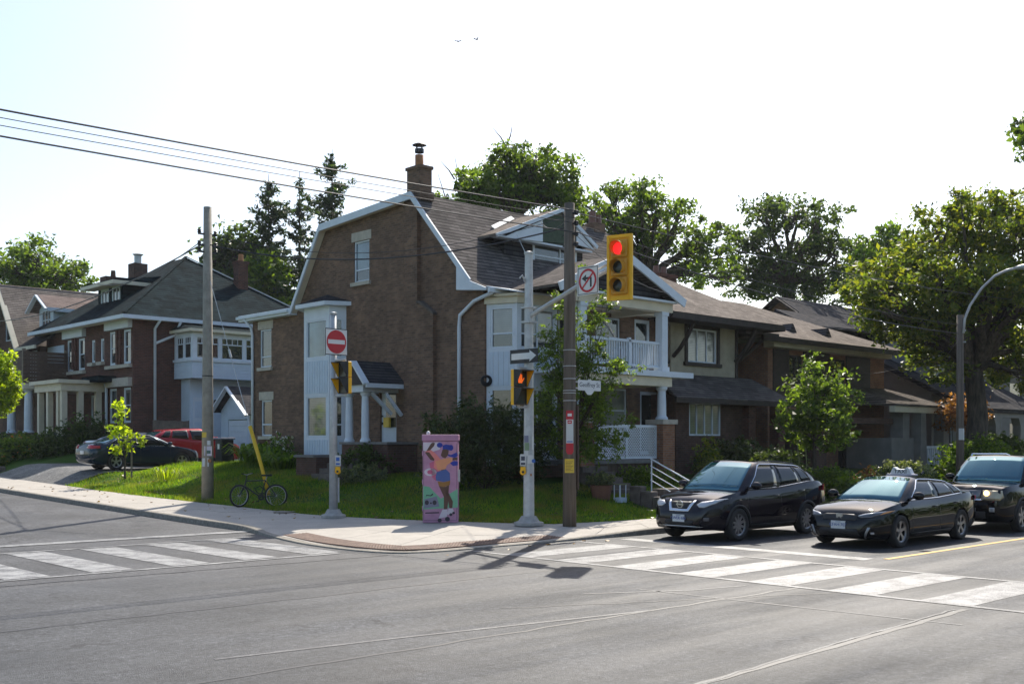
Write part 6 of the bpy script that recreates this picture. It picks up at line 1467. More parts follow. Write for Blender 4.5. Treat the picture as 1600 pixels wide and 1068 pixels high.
# ================================================================== POLES, SIGNS, SIGNALS
def ring_text(s, size, ext=0.002): return text_mesh(s, size, ext)
def frame_part(name, fr, fn, mat, parent):
    mb = MB(); fn(mb); return part(name, mb, mat, parent)
def disc(mb, fr, a, b, r, c0, c1, n=28, r_in=0.0):
    prof = [(r_in, c0), (r, c0), (r, c1), (r_in, c1)] + ([(r_in, c0)] if r_in else [])
    mb.lathe(prof, fr.p(a, b, 0), fr.n, n)
def poly_on(mb, fr, pts, c0, c1):
    mb.prism([fr.p(a, b, c0) for a, b in pts], fr.n * (c1 - c0))
def put_text(name, s, size, fr, a, b, c, mat, parent, ext=0.002):
    v, f = text_mesh(s, size, ext)
    # local x -> along the sign as read, z -> up, y -> into the sign
    u = Vector((0, 0, 1)).cross(fr.n)      # reader's right
    mb = MB(); o = fr.p(a, b, c)
    mb.v = [tuple(o + u * p[0] + Vector((0, 0, p[2])) - fr.n * p[1]) for p in v]; mb.f = f
    return part(name, mb, mat, parent)
def flange(mb, x, y, z, r=0.3):
    mb.lathe([(0, 0), (r, 0), (r, 0.07), (r * .72, 0.10), (r * .5, 0.22), (0, 0.22)], (x, y, z), n=10)

# ---- traffic signal on a mast arm
SX, SY = 18.07, 18.55
sp = thing('traffic_signal', 'traffic light with yellow backboard on a pale pole with mast arm, showing red', 'traffic light', (SX, SY, 0.15))
mb = MB().tube([(SX, SY, 0.15), (SX, SY, 6.6)], [0.135, 0.095], 10); part('pole', mb, 'galvanised', sp)
mb = MB(); flange(mb, SX, SY, 0.15, 0.36); part('base', mb, 'concrete_grey', sp)
mb = MB().lathe([(0.10, 0), (0.115, 0.02), (0.115, 0.06), (0, 0.09)], (SX, SY, 6.58), n=10); part('pole_cap', mb, 'galvanised', sp)
mb = MB().tube([(SX, SY - .05, 5.12), (SX, 16.9, 5.69), (SX, 15.62, 6.02)], [0.06, 0.05, 0.042], 8); part('mast_arm', mb, 'galvanised', sp)
mb = MB().tube([(SX, 17.0, 5.80), (SX, 15.62, 6.18)], 0.03, 6); mb.tube([(SX, 16.95, 5.66), (SX, 16.95, 5.82)], 0.025, 6); part('arm_brace', mb, 'galvanised', sp)
mb = MB(); mb.box(SX - .14, SY - .14, 4.95, SX + .14, SY + .14, 5.0); mb.box(SX - .14, SY - .14, 5.3, SX + .14, SY + .14, 5.34); part('clamp', mb, 'galvanised', sp)
mb = MB().tube([(SX - .08, SY + .02, 5.9), (SX - .17, SY + .05, 6.08), (SX - .24, SY + .06, 6.0)], 0.022, 6); part('wire_bracket', mb, 'galvanised', sp)
hn = Vector((-.955, -.297, 0)); hd = Fr((SX - 0.22, 15.5, 0), (-hn.y, hn.x, 0), hn)       # faces -X; a to the reader's... right is -Y
zc = 5.90
mb = MB(); 
pts = [(-.30, zc - .71), (.30, zc - .71), (.30, zc + .71), (-.30, zc + .71)]
poly_on(mb, hd, pts, -0.03, 0.0); bb = part('backboard', mb, 'signal_yellow', sp); bevel(bb, 0.03, 2)
mb = MB()
for a0, a1, b0, b1 in ((-.30, -.23, zc - .71, zc + .71), (.23, .30, zc - .71, zc + .71), (-.23, .23, zc - .71, zc - .63), (-.23, .23, zc + .63, zc + .71)): hd.box(mb, a0 + .004, a1 - .004, b0 + .004, b1 - .004, 0.0, 0.035)
part('backboard_rim', mb, 'signal_yellow', bb)
for k, nm in enumerate(('red', 'amber', 'green')):
    z_ = zc + .40 - .40 * k
    mb = MB(); hd.box(mb, -.19, .19, z_ - .19, z_ + .19, 0.001, 0.07); hs_ = part('lamp_housing', mb, 'signal_ochre', sp); bevel(hs_, 0.03, 2)
    mb = MB(); mb.lathe([(0.0, 0.085), (0.08, 0.083), (0.135, 0.073)], hd.p(0, z_, 0), hd.n, 20); part('lens', mb, 'signal_red_on' if k == 0 else 'lens_off', hs_, smooth=True)
    # cutaway tunnel visor, open below
    mb = MB(); nseg = 22
    for i in range(nseg + 1):
        t = math.radians(-60 + 300 * i / nseg); L = 0.33 if True else 0
        ca, sa = math.cos(t), math.sin(t)
        L = 0.10 + 0.13 * (0.5 + 0.5 * sa)
        for r_, c_ in ((0.155, 0.07), (0.155, 0.07 + L), (0.145, 0.07 + L), (0.145, 0.07)):
            mb.v.append(tuple(hd.p(r_ * ca, z_ + r_ * sa, c_)))
    for i in range(nseg):
        for j in range(4):
            a = i * 4 + j; b = i * 4 + (j + 1) % 4; mb.f.append((a, b, b + 4, a + 4))
    part('visor', mb, 'signal_ochre', hs_)
mb = MB(); hd.box(mb, -.19, .19, zc - .60, zc + .60, -.2, -.031); part('signal_body', mb, 'signal_ochre', sp)
# no left turn sign on the arm
nl = thing('no_left_turn_sign', 'white no left turn sign hanging on the mast arm', 'sign', (SX - .1, 16.55, 5.74))
fn_ = Fr((SX - .1, 16.55, 0), (0, -1, 0), (-1, 0, 0)); z_ = 5.74
mb = MB(); fn_.box(mb, -.32, .32, z_ - .32, z_ + .32, 0, 0.008); pl_ = part('plate', mb, 'sign_white', nl)
mb = MB()
for a0, a1, b0, b1 in ((-.30, .30, z_ + .285, z_ + .30), (-.30, .30, z_ - .30, z_ - .285), (-.30, -.285, z_ - .285, z_ + .285), (.285, .30, z_ - .285, z_ + .285)): fn_.box(mb, a0, a1, b0, b1, 0.008, 0.010)
part('border', mb, 'sign_black', pl_)
mb = MB(); fn_.box(mb, .07, .12, z_ - .15, z_ + .07, 0.008, 0.011); fn_.box(mb, -.06, .07, z_ + .03, z_ + .08, 0.008, 0.0108); poly_on(mb, fn_, [(-.18, z_ + .055), (-.05, z_ + .14), (-.05, z_ - .03)], 0.008, 0.0105); part('arrow', mb, 'sign_black', pl_)
mb = MB(); disc(mb, fn_, 0, z_, 0.265, 0.012, 0.015, 36, 0.215); mb.prism([fn_.p(-.17, z_ - .20, .012), fn_.p(-.20, z_ - .17, .012), fn_.p(.17, z_ + .20, .012), fn_.p(.20, z_ + .17, .012)], fn_.n * .0025); part('red_ring', mb, 'sign_red', pl_)
mb = MB(); mb.box(SX - .1, 16.53, 5.6, SX - .05, 16.57, 5.85); part('bracket', mb, 'galvanised', nl)
# one-way sign
ow = thing('one_way_sign', 'black one way sign with white arrow pointing right', 'sign', (SX - .16, SY, 4.16))
fo = Fr((SX - .16, SY, 0), (0, -1, 0), (-1, 0, 0)); z_ = 4.16
mb = MB(); fo.box(mb, -.47, .47, z_ - .165, z_ + .165, 0, 0.01); pl_ = part('plate', mb, 'sign_black', ow)
mb = MB(); poly_on(mb, fo, [(-.42, z_ - .075), (.2, z_ - .075), (.2, z_ - .135), (.42, z_), (.2, z_ + .135), (.2, z_ + .075), (-.42, z_ + .075)], 0.010, 0.013)
part('arrow', mb, 'sign_white', pl_)
mb = MB(); mb.box(SX - .15, SY - .1, 4.1, SX - .10, SY + .1, 4.2); part('bracket', mb, 'galvanised', ow)

def ped_head(name, label, fr, z_, lit, pole_pt):
    t = thing(name, label, 'signal', tuple(fr.p(0, z_ - .42)))
    for k in (0, 1):
        zz = z_ + .21 - .42 * k
        mb = MB(); fr.box(mb, -.20, .20, zz - .205, zz + .205, -0.12, 0.0); h_ = part('housing', mb, 'signal_yellow' if k == 0 else 'signal_yellow', t); bevel(h_, 0.015, 1)
        mb = MB()
        for a0, a1, b0, b1 in ((-.205, -.175, -.205, .205), (.175, .205, -.205, .205), (-.175, .175, .175, .205), (-.175, .175, -.205, -.175)): fr.box(mb, a0, a1, zz + b0, zz + b1, 0.0, 0.03)
        part('door_frame', mb, 'black_plastic', h_)
        mb = MB(); fr.box(mb, -.172, .172, zz - .172, zz + .172, 0.001, 0.012); part('lens', mb, 'lens_off', h_)
        # visor: roof plate, slanted cheeks (yellow inside, black outside)
        mb = MB(); fr.box(mb, -.20, .20, zz + .178, zz + .19, 0.03, 0.27)
        for s_ in (-1, 1): mb.prism([fr.p(s_ * .192, zz + .178, .03), fr.p(s_ * .192, zz + .178, .27), fr.p(s_ * .192, zz - .19, .05), fr.p(s_ * .192, zz - .19, .03)], fr.u * (.008 * s_))
        part('visor', mb, 'black_plastic', h_)
        mb = MB()
        for s_ in (-1, 1): mb.prism([fr.p(s_ * .186, zz + .174, .032), fr.p(s_ * .186, zz + .174, .262), fr.p(s_ * .186, zz - .185, .046), fr.p(s_ * .186, zz - .185, .032)], fr.u * (.004 * s_))
        part('visor_lining', mb, 'signal_yellow', h_)
        if lit and k == 0:   # raised hand
            mb = MB(); fr.box(mb, -.07, .05, zz - .11, zz + .0, 0.013, 0.018)
            for q in range(4): fr.box(mb, -.07 + .031 * q, -.045 + .031 * q, zz + .002, zz + (.09, .12, .115, .085)[q], 0.013, 0.0175)
            mb.prism([fr.p(.052, zz - .09, .013), fr.p(.052, zz - .04, .013), fr.p(.11, zz + .02, .013), fr.p(.12, zz - .0, .013)], fr.n * .0045)
            part('hand_symbol', mb, 'hand_orange_on', h_)
    for dz in (.46, -.46): part('bracket', MB().tube([fr.p(0, z_ + dz * .88, -.06), fr.p(0, z_ + dz, -.06), Vector((pole_pt[0], pole_pt[1], z_ + dz))], 0.028, 6), 'galvanised', t)
    return t
ped_head('pedestrian_signal', 'pedestrian signal showing an orange hand beside the mast arm pole', Fr((17.66, 18.42, 0), (1, 0, 0), (0, -1, 0)), 3.41, True, (SX - .05, SY))
# push button boxes and pasted notices
def facing(x, y, r):       # flat thing strapped to a pole, facing the crossing corner
    n = Vector((-.6866, -.727, 0)); return Fr((x + n.x * r, y + n.y * r, 0), (.727, -.6866, 0), n)
def button(label, x, y, r, z_, off, signmat):
    f = facing(x, y, r)
    t = thing('push_button', label, 'button', tuple(f.p(off, z_ - .1)))
    mb = MB(); f.box(mb, off - .07, off + .07, z_ + .14, z_ + .42, -0.05, 0.01); part('instruction_plate', mb, 'paper_white', t)
    mb = MB(); f.box(mb, off - .045, off + .045, z_ + .27, z_ + .37, 0.010, 0.013); f.box(mb, off - .05, off + .05, z_ + .17, z_ + .22, 0.010, 0.0125); part('plate_print', mb, signmat, t)['kind'] = 'stuff'
    mb = MB(); mb.lathe([(0, 0.0), (0.075, 0.0), (0.075, 0.05), (0.05, 0.08), (0, 0.08)], f.p(off, z_, -.02), f.n, 14); mb.prism([f.p(off - .06, z_ + .03, -.03), f.p(off + .06, z_ + .03, -.03), f.p(off + .06, z_ + .12, -.03), f.p(off - .06, z_ + .12, -.03)], f.n * .07); part('housing', mb, 'signal_yellow', t)
    mb = MB(); mb.lathe([(0, 0.0), (0.03, 0.0), (0.03, 0.015), (0, 0.02)], f.p(off, z_, .06), f.n, 12); part('button_cap', mb, 'black_plastic', t)
    return t
button('yellow push button on the mast arm pole', SX, SY, .12, 1.42, -.14, 'text_grey')
f = facing(SX, SY, .13)
for i, (a, b, w, h, m_) in enumerate(((-.06, 2.20, .1, .16, 'mural_grey'), (-.05, 2.02, .11, .18, 'paper_green'), (-.06, 1.86, .09, .12, 'paper_white'), (.04, 1.72, .14, .2, 'paper_white'), (.09, 2.1, .05, .3, 'paper_white'), (.05, 1.35, .04, .05, 'clay_pipe'))):
    mb = MB(); f.box(mb, a - w / 2, a + w / 2, b - h / 2, b + h / 2, -.03, .002 + .001 * i); part('pasted_notice', mb, m_, sp)
mb = MB(); disc(mb, f, .11, 1.68, .045, .008, .012, 16); part('sticker', mb, 'sign_blue', sp)

# ---- second pole: no entry sign, pedestrian signal
NX, NY = 16.18, 23.95
npole = thing('signal_pole', 'pale steel pole with no entry sign and pedestrian signal at the side street', 'pole', (NX, NY, 0.15))
mb = MB().tube([(NX, NY, 0.15), (NX, NY, 5.48)], [0.115, 0.08], 12); part('shaft', mb, 'galvanised', npole, smooth=True)
mb = MB(); flange(mb, NX, NY, 0.15, 0.33); part('base', mb, 'concrete_grey', npole)
mb = MB().lathe([(0.09, 0), (0.1, 0.02), (0.1, 0.05), (0, 0.08)], (NX, NY, 5.46), n=12); part('cap', mb, 'galvanised', npole)
mb = MB(); mb.box(NX + .07, NY - .10, 0.55, NX + .12, NY - .05, 1.2); part('conduit', mb, 'galvanised', npole)
ne = thing('no_entry_sign', 'red no entry disc on a white square plate', 'sign', (NX, NY - .13, 4.74))
fe = Fr((NX, NY - .13, 0), (1, 0, 0), (0, -1, 0)); z_ = 4.74
mb = MB(); fe.box(mb, -.35, .35, z_ - .345, z_ + .345, 0, .01); pl_ = part('plate', mb, 'sign_white', ne)
mb = MB()
for a0, a1, b0, b1 in ((-.35, .35, .325, .345), (-.35, .35, -.345, -.325), (-.35, -.33, -.325, .325), (.33, .35, -.325, .325)): fe.box(mb, a0, a1, z_ + b0, z_ + b1, .010, .0125)
part('border', mb, 'sign_black', pl_)
mb = MB(); disc(mb, fe, 0, z_, .305, .010, .013, 36); dd = part('red_disc', mb, 'sign_red', pl_)
mb = MB(); fe.box(mb, -.26, .26, z_ - .055, z_ + .055, .013, .016); part('white_bar', mb, 'sign_white', pl_)
mb = MB(); mb.box(NX - .03, NY - .13, 4.5, NX + .03, NY - .06, 5.0); part('bracket', mb, 'galvanised', ne)
ped_head('pedestrian_signal', 'pedestrian signal with yellow visors under the no entry sign', Fr((NX + .05, NY - .40, 0), (0, -1, 0), (-1, 0, 0)), 3.80, False, (NX, NY - .05))
button('yellow push button with blue plate on the no entry pole', NX, NY, .08, 1.36, .13, 'sign_blue')

# ---- wooden utility pole with the street name
WX, WY = 18.77, 17.88
wp = thing('wooden_pole', 'brown wooden utility pole at the crossing corner', 'pole', (WX, WY, 0.15))
mb = MB().tube([(WX, WY, 0.1), (WX, WY, 2.6), (WX, WY, 5.2), (WX, WY, 7.8)], [0.165, 0.15, 0.138, 0.125], 14); part('shaft', mb, 'pole_wood', wp, smooth=True)
for z_ in (3.1, 3.28, 3.34, 3.62, 3.92, 4.3):
    mb = MB().lathe([(0.148, 0), (0.158, 0.002), (0.158, 0.018), (0.148, 0.02)], (WX, WY, z_), n=14); part('strap', mb, 'galvanised', wp)
for z_ in (7.55, 7.3, 7.05, 6.8):
    mb = MB(); mb.box(WX - .03, WY - .26, z_ - .02, WX + .03, WY + .2, z_ + .02); mb.lathe([(0.03, 0), (0.06, .03), (0.04, .06), (0.06, .09), (0.03, .12)], (WX, WY - .22, z_ - .06), n=8); part('insulator', mb, 'black_metal', wp)
mb = MB(); mb.box(WX + .11, WY - .16, 1.0, WX + .16, WY - .1, 3.0); part('cable_cover', mb, 'brown_wood', wp)
ft = Fr((WX - .10, WY - .105, 0), (.55, -.83, 0), (-.83, -.55, 0))
ts = thing('transit_stop_sign', 'tall red and white stop panel strapped to the wooden pole', 'sign', tuple(ft.p(0, 1.95)))
mb = MB(); ft.box(mb, -.085, .085, 1.98, 2.87, -.005, .02); pl_ = part('panel', mb, 'paper_white', ts)
mb = MB(); ft.box(mb, -.086, .086, 2.66, 2.872, -.006, .023); part('top_band', mb, 'sign_red', pl_)
mb = MB(); ft.box(mb, -.086, .086, 1.90, 2.10, -.006, .023); poly_on(mb, ft, [(-.086, 1.90), (.086, 1.90), (.05, 1.84), (-.05, 1.84)], -.006, .022); part('bottom_band', mb, 'sign_red', pl_)
mb = MB(); ft.box(mb, -.05, .05, 2.56, 2.64, .02, .023); part('route_mark', mb, 'sign_red', pl_)
mb = MB(); ft.box(mb, -.05, .05, 2.735, 2.80, .023, .025); ft.box(mb, -.03, .03, 2.59, 2.61, .023, .0245); part('vehicle_mark', mb, 'sign_white', pl_)
mb = MB(); ft.box(mb, -.07, .07, 2.125, 2.15, .02, .0225); part('route_text', mb, 'sign_blue', pl_)
fq = facing(WX, WY, .155)
yn = MB(); fq.box(yn, -.12, .10, 1.40, 1.73, -.03, .004); yp = part('yellow_notice', yn, 'paper_yellow', None); tag(yp, 'yellow paper notice on the wooden pole', 'notice')
mb = MB()
for k in range(7): fq.box(mb, -.10, .08 - .03 * (k % 3), 1.66 - .035 * k, 1.672 - .035 * k, .004, .006)
part('print', mb, 'mural_gold', yp)
sn = thing('street_name_sign', 'white street name plate reading Geoffrey St on the wooden pole', 'sign', (WX + .5, WY - .1, 3.3))
fg = Fr((WX + .16, WY - .12, 0), (1, 0, 0), (0, -1, 0)); z_ = 3.46
outline = [(0, z_ + .15), (.34, z_ + .15), (.36, z_ + .17), (.44, z_ + .17), (.46, z_ + .15), (.80, z_ + .15), (.80, z_ - .10), (.56, z_ - .10), (.52, z_ - .15), (.46, z_ - .20), (.34, z_ - .20), (.28, z_ - .15), (.24, z_ - .10), (0, z_ - .10)]
def on_sign(mb, fr, pts, c0, c1):
    mb.prism([fr.p(a, b, c0) for a, b in pts], fr.n * (c1 - c0))
mb = MB(); on_sign(mb, fg, outline, 0, .012); pl_ = part('plate', mb, 'sign_white', sn)
put_text('lettering', 'Geoffrey St', .155, fg, .40, z_ + .035, .0125, 'text_grey', pl_)
for dz in (.1, -.05): part('bracket', MB().tube([(WX + .1, WY - .1, z_ + dz), (WX + .22, WY - .1, z_ + dz)], .02, 6), 'galvanised', sn)

# ---- concrete utility pole on the side street
CX, CY, CB = 16.3, 31.0, gz(16.3, 31.0)
cp = thing('concrete_pole', 'tall weathered pale utility pole on the side street lawn', 'pole', (CX, CY, CB))
mb = MB().tube([(CX, CY, CB - .3), (CX, CY, CB + 3), (CX, CY, 9.4)], [0.19, 0.165, 0.125], 16); part('shaft', mb, 'pole_concrete', cp, smooth=True)
mb = MB().lathe([(0.155, 0), (0.168, 0.003), (0.168, 0.035), (0.155, 0.04)], (CX, CY, 4.15), n=16); part('band', mb, 'black_metal', cp)
for z_ in (8.55, 8.2, 8.0):
    mb = MB(); mb.box(CX - .32, CY - .03, z_ - .025, CX + .3, CY + .03, z_ + .025); mb.lathe([(0.03, 0), (0.07, .03), (0.04, .06), (0.07, .09), (0.03, .12)], (CX - .28, CY, z_ + .02), n=8); mb.lathe([(0.03, 0), (0.07, .03), (0.04, .06), (0.07, .09), (0.03, .12)], (CX + .26, CY, z_ + .02), n=8); part('insulator', mb, 'black_metal', cp)
f = facing(CX, CY, .165)
for a, b, w, h, m_ in ((-.06, 2.35, .14, .16, 'paper_yellow'), (.08, 2.1, .1, .14, 'paper_white'), (.05, 1.85, .22, .3, 'mural_white'), (.06, 1.82, .16, .1, 'window_glass_blue'), (-.02, 1.5, .2, .26, 'paper_white'), (.1, 1.55, .1, .1, 'clay_pipe')):
    mb = MB(); f.box(mb, a - w / 2, a + w / 2, b - h / 2, b + h / 2, -.06, .006 + .002 * random.random()); part('pasted_notice', mb, m_, cp)
# ---- street lamp at the right
LX, LY = 37.4, 16.85
lp = thing('street_lamp', 'curved arm street lamp on a dark pole at the right edge', 'street lamp', (LX, LY, 0.13))
mb = MB().tube([(LX, LY, 0.1), (LX, LY, 3.2), (LX, LY, 6.55)], [0.135, 0.125, 0.11], 12); part('pole', mb, 'pole_wood', lp, smooth=True)
arm = [(LX - .05, LY - .14, 5.9), (LX, LY - .16, 6.4), (LX, LY - .35, 6.85), (LX, LY - .75, 7.4), (LX, LY - 1.2, 7.78), (LX, LY - 1.6, 7.92), (LX, LY - 1.9, 7.96)]
mb = MB().tube(arm, 0.045, 8); part('arm', mb, 'galvanised', lp, smooth=True)
mb = MB(); mb.ball((LX, LY - 2.3, 7.97), (.16, .45, .10), 12, 8); part('lamp_head', mb, 'galvanised', lp, smooth=True)
mb = MB(); mb.ball((LX, LY - 2.4, 7.92), (.12, .26, .10), 12, 8); part('lamp_lens', mb, 'lamp_lens', lp, smooth=True)
for z_ in (6.0, 5.6):
    mb = MB().tube([(LX - .02, LY - .2, z_), (LX + .02, LY - .09, z_)], .03, 6); part('insulator', mb, 'galvanised', lp)
mb = MB(); mb.box(LX - .22, LY - .2, 2.2, LX - .12, LY - .05, 2.6); part('notice', mb, 'paper_white', lp)

# ---- overhead wires
def wire(label, p, q, sag, r=0.012, n=18, group='overhead wires'):
    p, q = Vector(p), Vector(q); pts = []
    for i in range(n + 1):
        t = i / n; c = p.lerp(q, t); c.z -= sag * 4 * t * (1 - t); pts.append(c)
    o = part('overhead_wire', MB().tube(pts, r, 5), 'black_metal', None); tag(o, label, 'wire', group); return o
wire('thick top wire crossing the sky from the upper left to the wooden pole', (-26, 17.75, 7.75), (WX, WY - .2, 7.6), 0.45, .017)
wire('thin second wire from the top across the sky', (-26, 17.7, 7.55), (WX, WY - .2, 7.42), 0.38, .008)
wire('thin third wire from the top across the sky', (-26, 17.8, 7.4), (WX, WY - .2, 7.3), 0.36, .008)
wire('thick lowest wire of the four crossing the sky', (-26, 17.75, 7.35), (WX, WY - .2, 7.08), 0.36, .016)
wire('heavy sagging cable between the concrete pole and the wooden pole', (CX, CY, 8.25), (WX, WY, 7.25), 0.62, .02)
wire('thinner cable above the sagging cable between the two poles', (CX, CY, 8.6), (WX, WY, 7.5), 0.75, .009)
wire('cable from the concrete pole down to the left houses', (CX, CY, 8.35), (20, 75, 10.4), 1.5, .022)
wire('twisted service drop from the concrete pole over the green roof', (CX, CY, 8.5), (23.0, 55.5, 10.25), .5, .018)
wire('service wire from the wooden pole to the dormer roof', (WX, WY, 7.5), (24.4, 24.5, 9.1), .25, .008)
wire('service wire from the wooden pole to the porch gable', (WX, WY, 7.2), (27.9, 22.0, 6.9), .3, .008)
wire('upper wire running along the road beyond the wooden pole', (WX, WY - .2, 7.55), (LX + 22, LY, 8.6), .6, .012)
wire('lower wire running along the road beyond the wooden pole', (WX, WY - .2, 7.1), (LX, LY, 5.9), .35, .014)
wire('middle wire running along the road beyond the wooden pole', (WX, WY - .2, 7.3), (LX, LY, 6.2), .3, .008)
wire('low cable from the lamp pole to the hipped house', (LX, LY, 5.6), (45, 24.9, 5.2), .3, .01)
wire('cable from the lamp pole across to the siding house', (LX, LY, 5.8), (51, 24.5, 5.9), .3, .01)
# guy wire with yellow guard
A = Vector((16.72, 27.92, gz(16.72, 27.92))); P = Vector((CX, CY, 7.4)); d = (P - A).normalized()
gw = thing('guy_wire', 'guy wire running from the concrete pole down to the yellow guard', 'wire', tuple(A))
part('cable', MB().tube([A, P], .010, 5), 'galvanised', gw)
part('turnbuckle', MB().tube([A.lerp(P, .62), A.lerp(P, .655)], .035, 6), 'galvanised', gw)
part('yellow_guard', MB().tube([A + d * .35, A + d * 1.3 + Vector((.02, 0, .0)), A + d * 2.55], [.055, .055, .06], 10), 'guard_yellow', gw, smooth=True, label='yellow plastic guard leaning over the bicycle')

# ---- painted utility cabinet
cb = thing('utility_cabinet', 'pink utility cabinet painted with a roller skating figure', 'cabinet', (17.06, 20.63, 0.15))
fc = Fr((17.06, 20.63, 0), (.727, -.6866, 0), (-.6866, -.727, 0)); W2 = .43; ZC = .15
mb = MB(); fc.box(mb, -W2, W2, ZC, ZC + 2.0, -.62, 0); o = part('body', mb, 'cabinet_pink', cb); bevel(o, .012, 2)
mb = MB(); fc.box(mb, -W2 - .02, W2 + .02, ZC + 2.005, ZC + 2.16, -.65, .03); o = part('lid', mb, 'cabinet_pink', cb); bevel(o, .015, 2)
mb = MB(); mb.ball(tuple(fc.p(-.30, ZC + 2.19, -.1)), (.05, .05, .06)); part('sensor', mb, 'sign_white', cb, smooth=True)
mb = MB(); fc.box(mb, W2, W2 + .05, ZC + 1.0, ZC + 1.3, -.14, -.06); fc.box(mb, W2, W2 + .03, ZC + 1.68, ZC + 1.74, -.14, -.08); part('handle', mb, 'galvanised', cb)
for a_ in (-.405, .405):
    mb = MB(); fc.box(mb, a_ - .004, a_ + .004, ZC + .06, ZC + 1.94, 0.0, .0012); part('door_seam', mb, 'mural_dark', cb)
mb = MB(); fc.box(mb, -.405, .405, ZC + .055, ZC + .063, 0.0, .0012); part('door_seam', mb, 'mural_dark', cb)
for z_ in (.35, 1.0, 1.7):
    mb = MB(); fc.box(mb, -W2 - .015, -W2 + .01, ZC + z_ - .06, ZC + z_ + .06, -.05, .008); part('hinge', mb, 'cabinet_pink', cb)
def mural(name, pts, mat, lay):
    mb = MB(); k = .001 + .0012 * lay
    mb.prism([fc.p((x - 295) / 340 * .86, ZC + (985 - y) / 830 * 2.0, 0.0005) for x, y in pts], fc.n * k); return part(name, mb, mat, cb)
def mell(cx_, cy_, rx, ry, n=18): return [(cx_ + rx * math.cos(2 * PI * i / n), cy_ + ry * math.sin(2 * PI * i / n)) for i in range(n)]
mural('mural_ground', [(130, 610), (190, 620), (225, 660), (300, 740), (385, 690), (465, 640), (465, 830), (130, 850)], 'mural_mint', 0)
mural('mural_haze', [(130, 170), (300, 165), (290, 240), (200, 270), (130, 250)], 'mural_white', 0)
mural('mural_cloud', mell(200, 470, 60, 40), 'mural_white', 1)
mural('mural_flower', mell(195, 470, 26, 22), 'mural_rose', 2)
mural('mural_splash', [(190, 380), (250, 350), (300, 420), (290, 470), (250, 560), (215, 520)], 'mural_rose', 1)
mural('mural_hair', mell(290, 195, 28, 26), 'mural_blue', 2); mural('mural_hair', mell(400, 222, 22, 30), 'mural_blue', 2); mural('mural_hair', [(318, 200), (350, 188), (388, 195), (392, 250), (355, 240), (320, 240)], 'mural_blue', 2)
mural('mural_hair', [(345, 282), (400, 295), (455, 268), (466, 300), (440, 325), (380, 310)], 'mural_blue', 2); mural('mural_hair', [(385, 375), (430, 355), (466, 362), (466, 400), (420, 408)], 'mural_blue', 2)
mural('mural_face', [(318, 240), (352, 236), (378, 248), (372, 295), (345, 330), (318, 320), (300, 300)], 'mural_skin', 3)
mural('mural_arm', [(205, 180), (225, 168), (245, 175), (235, 205), (190, 255), (240, 320), (235, 355), (200, 345), (150, 275)], 'mural_skin', 3)
mural('mural_arm', [(415, 325), (462, 320), (464, 345), (415, 352)], 'mural_skin', 3)
mural('mural_sleeve', [(140, 262), (205, 245), (250, 280), (300, 340), (260, 450), (232, 420), (240, 340), (190, 270)], 'mural_coral', 4)
mural('mural_top', [(250, 360), (320, 335), (410, 320), (412, 362), (360, 400), (345, 440), (270, 455)], 'mural_orange', 5)
mural('mural_band', [(300, 430), (345, 425), (355, 470), (310, 480)], 'mural_skin', 4)
mural('mural_shorts', [(262, 470), (350, 440), (388, 480), (392, 555), (330, 570), (255, 555), (250, 520)], 'mural_denim', 5)
mural('mural_belt', [(270, 565), (330, 572), (392, 556), (388, 600), (330, 622), (282, 610)], 'mural_gold', 5)
mural('mural_leg', [(282, 610), (345, 618), (375, 690), (372, 780), (362, 850), (330, 850), (330, 720)], 'mural_skin', 4)
mural('mural_leg', [(345, 620), (382, 600), (376, 680), (418, 770), (412, 840), (385, 840), (372, 760), (352, 700)], 'mural_skin', 4)
mural('mural_skate', [(318, 850), (366, 848), (360, 925), (280, 942), (290, 915)], 'mural_white', 5); mural('mural_skate', [(378, 838), (416, 838), (430, 878), (368, 905), (360, 890)], 'mural_white', 5)
for x_, y_, r_ in ((290, 960, 20), (365, 948, 24), (398, 902, 15), (425, 885, 13)): mural('mural_wheel', mell(x_, y_, r_, r_), 'mural_dark', 6)
mural('mural_radio', [(142, 745), (262, 715), (288, 820), (140, 838)], 'mural_grey', 3)
for x_ in (165, 240): mural('mural_speaker', mell(x_, 780, 20, 24), 'mural_dark', 4)
mural('mural_speaker', mell(205, 785, 9, 9), 'mural_dark', 4)
mural('mural_handle', [(155, 725), (160, 700), (200, 705), (222, 685), (228, 700), (205, 715), (165, 710)], 'mural_dark', 3)
mural('mural_line', [(150, 880), (285, 876), (285, 888), (150, 892)], 'mural_dark', 3)

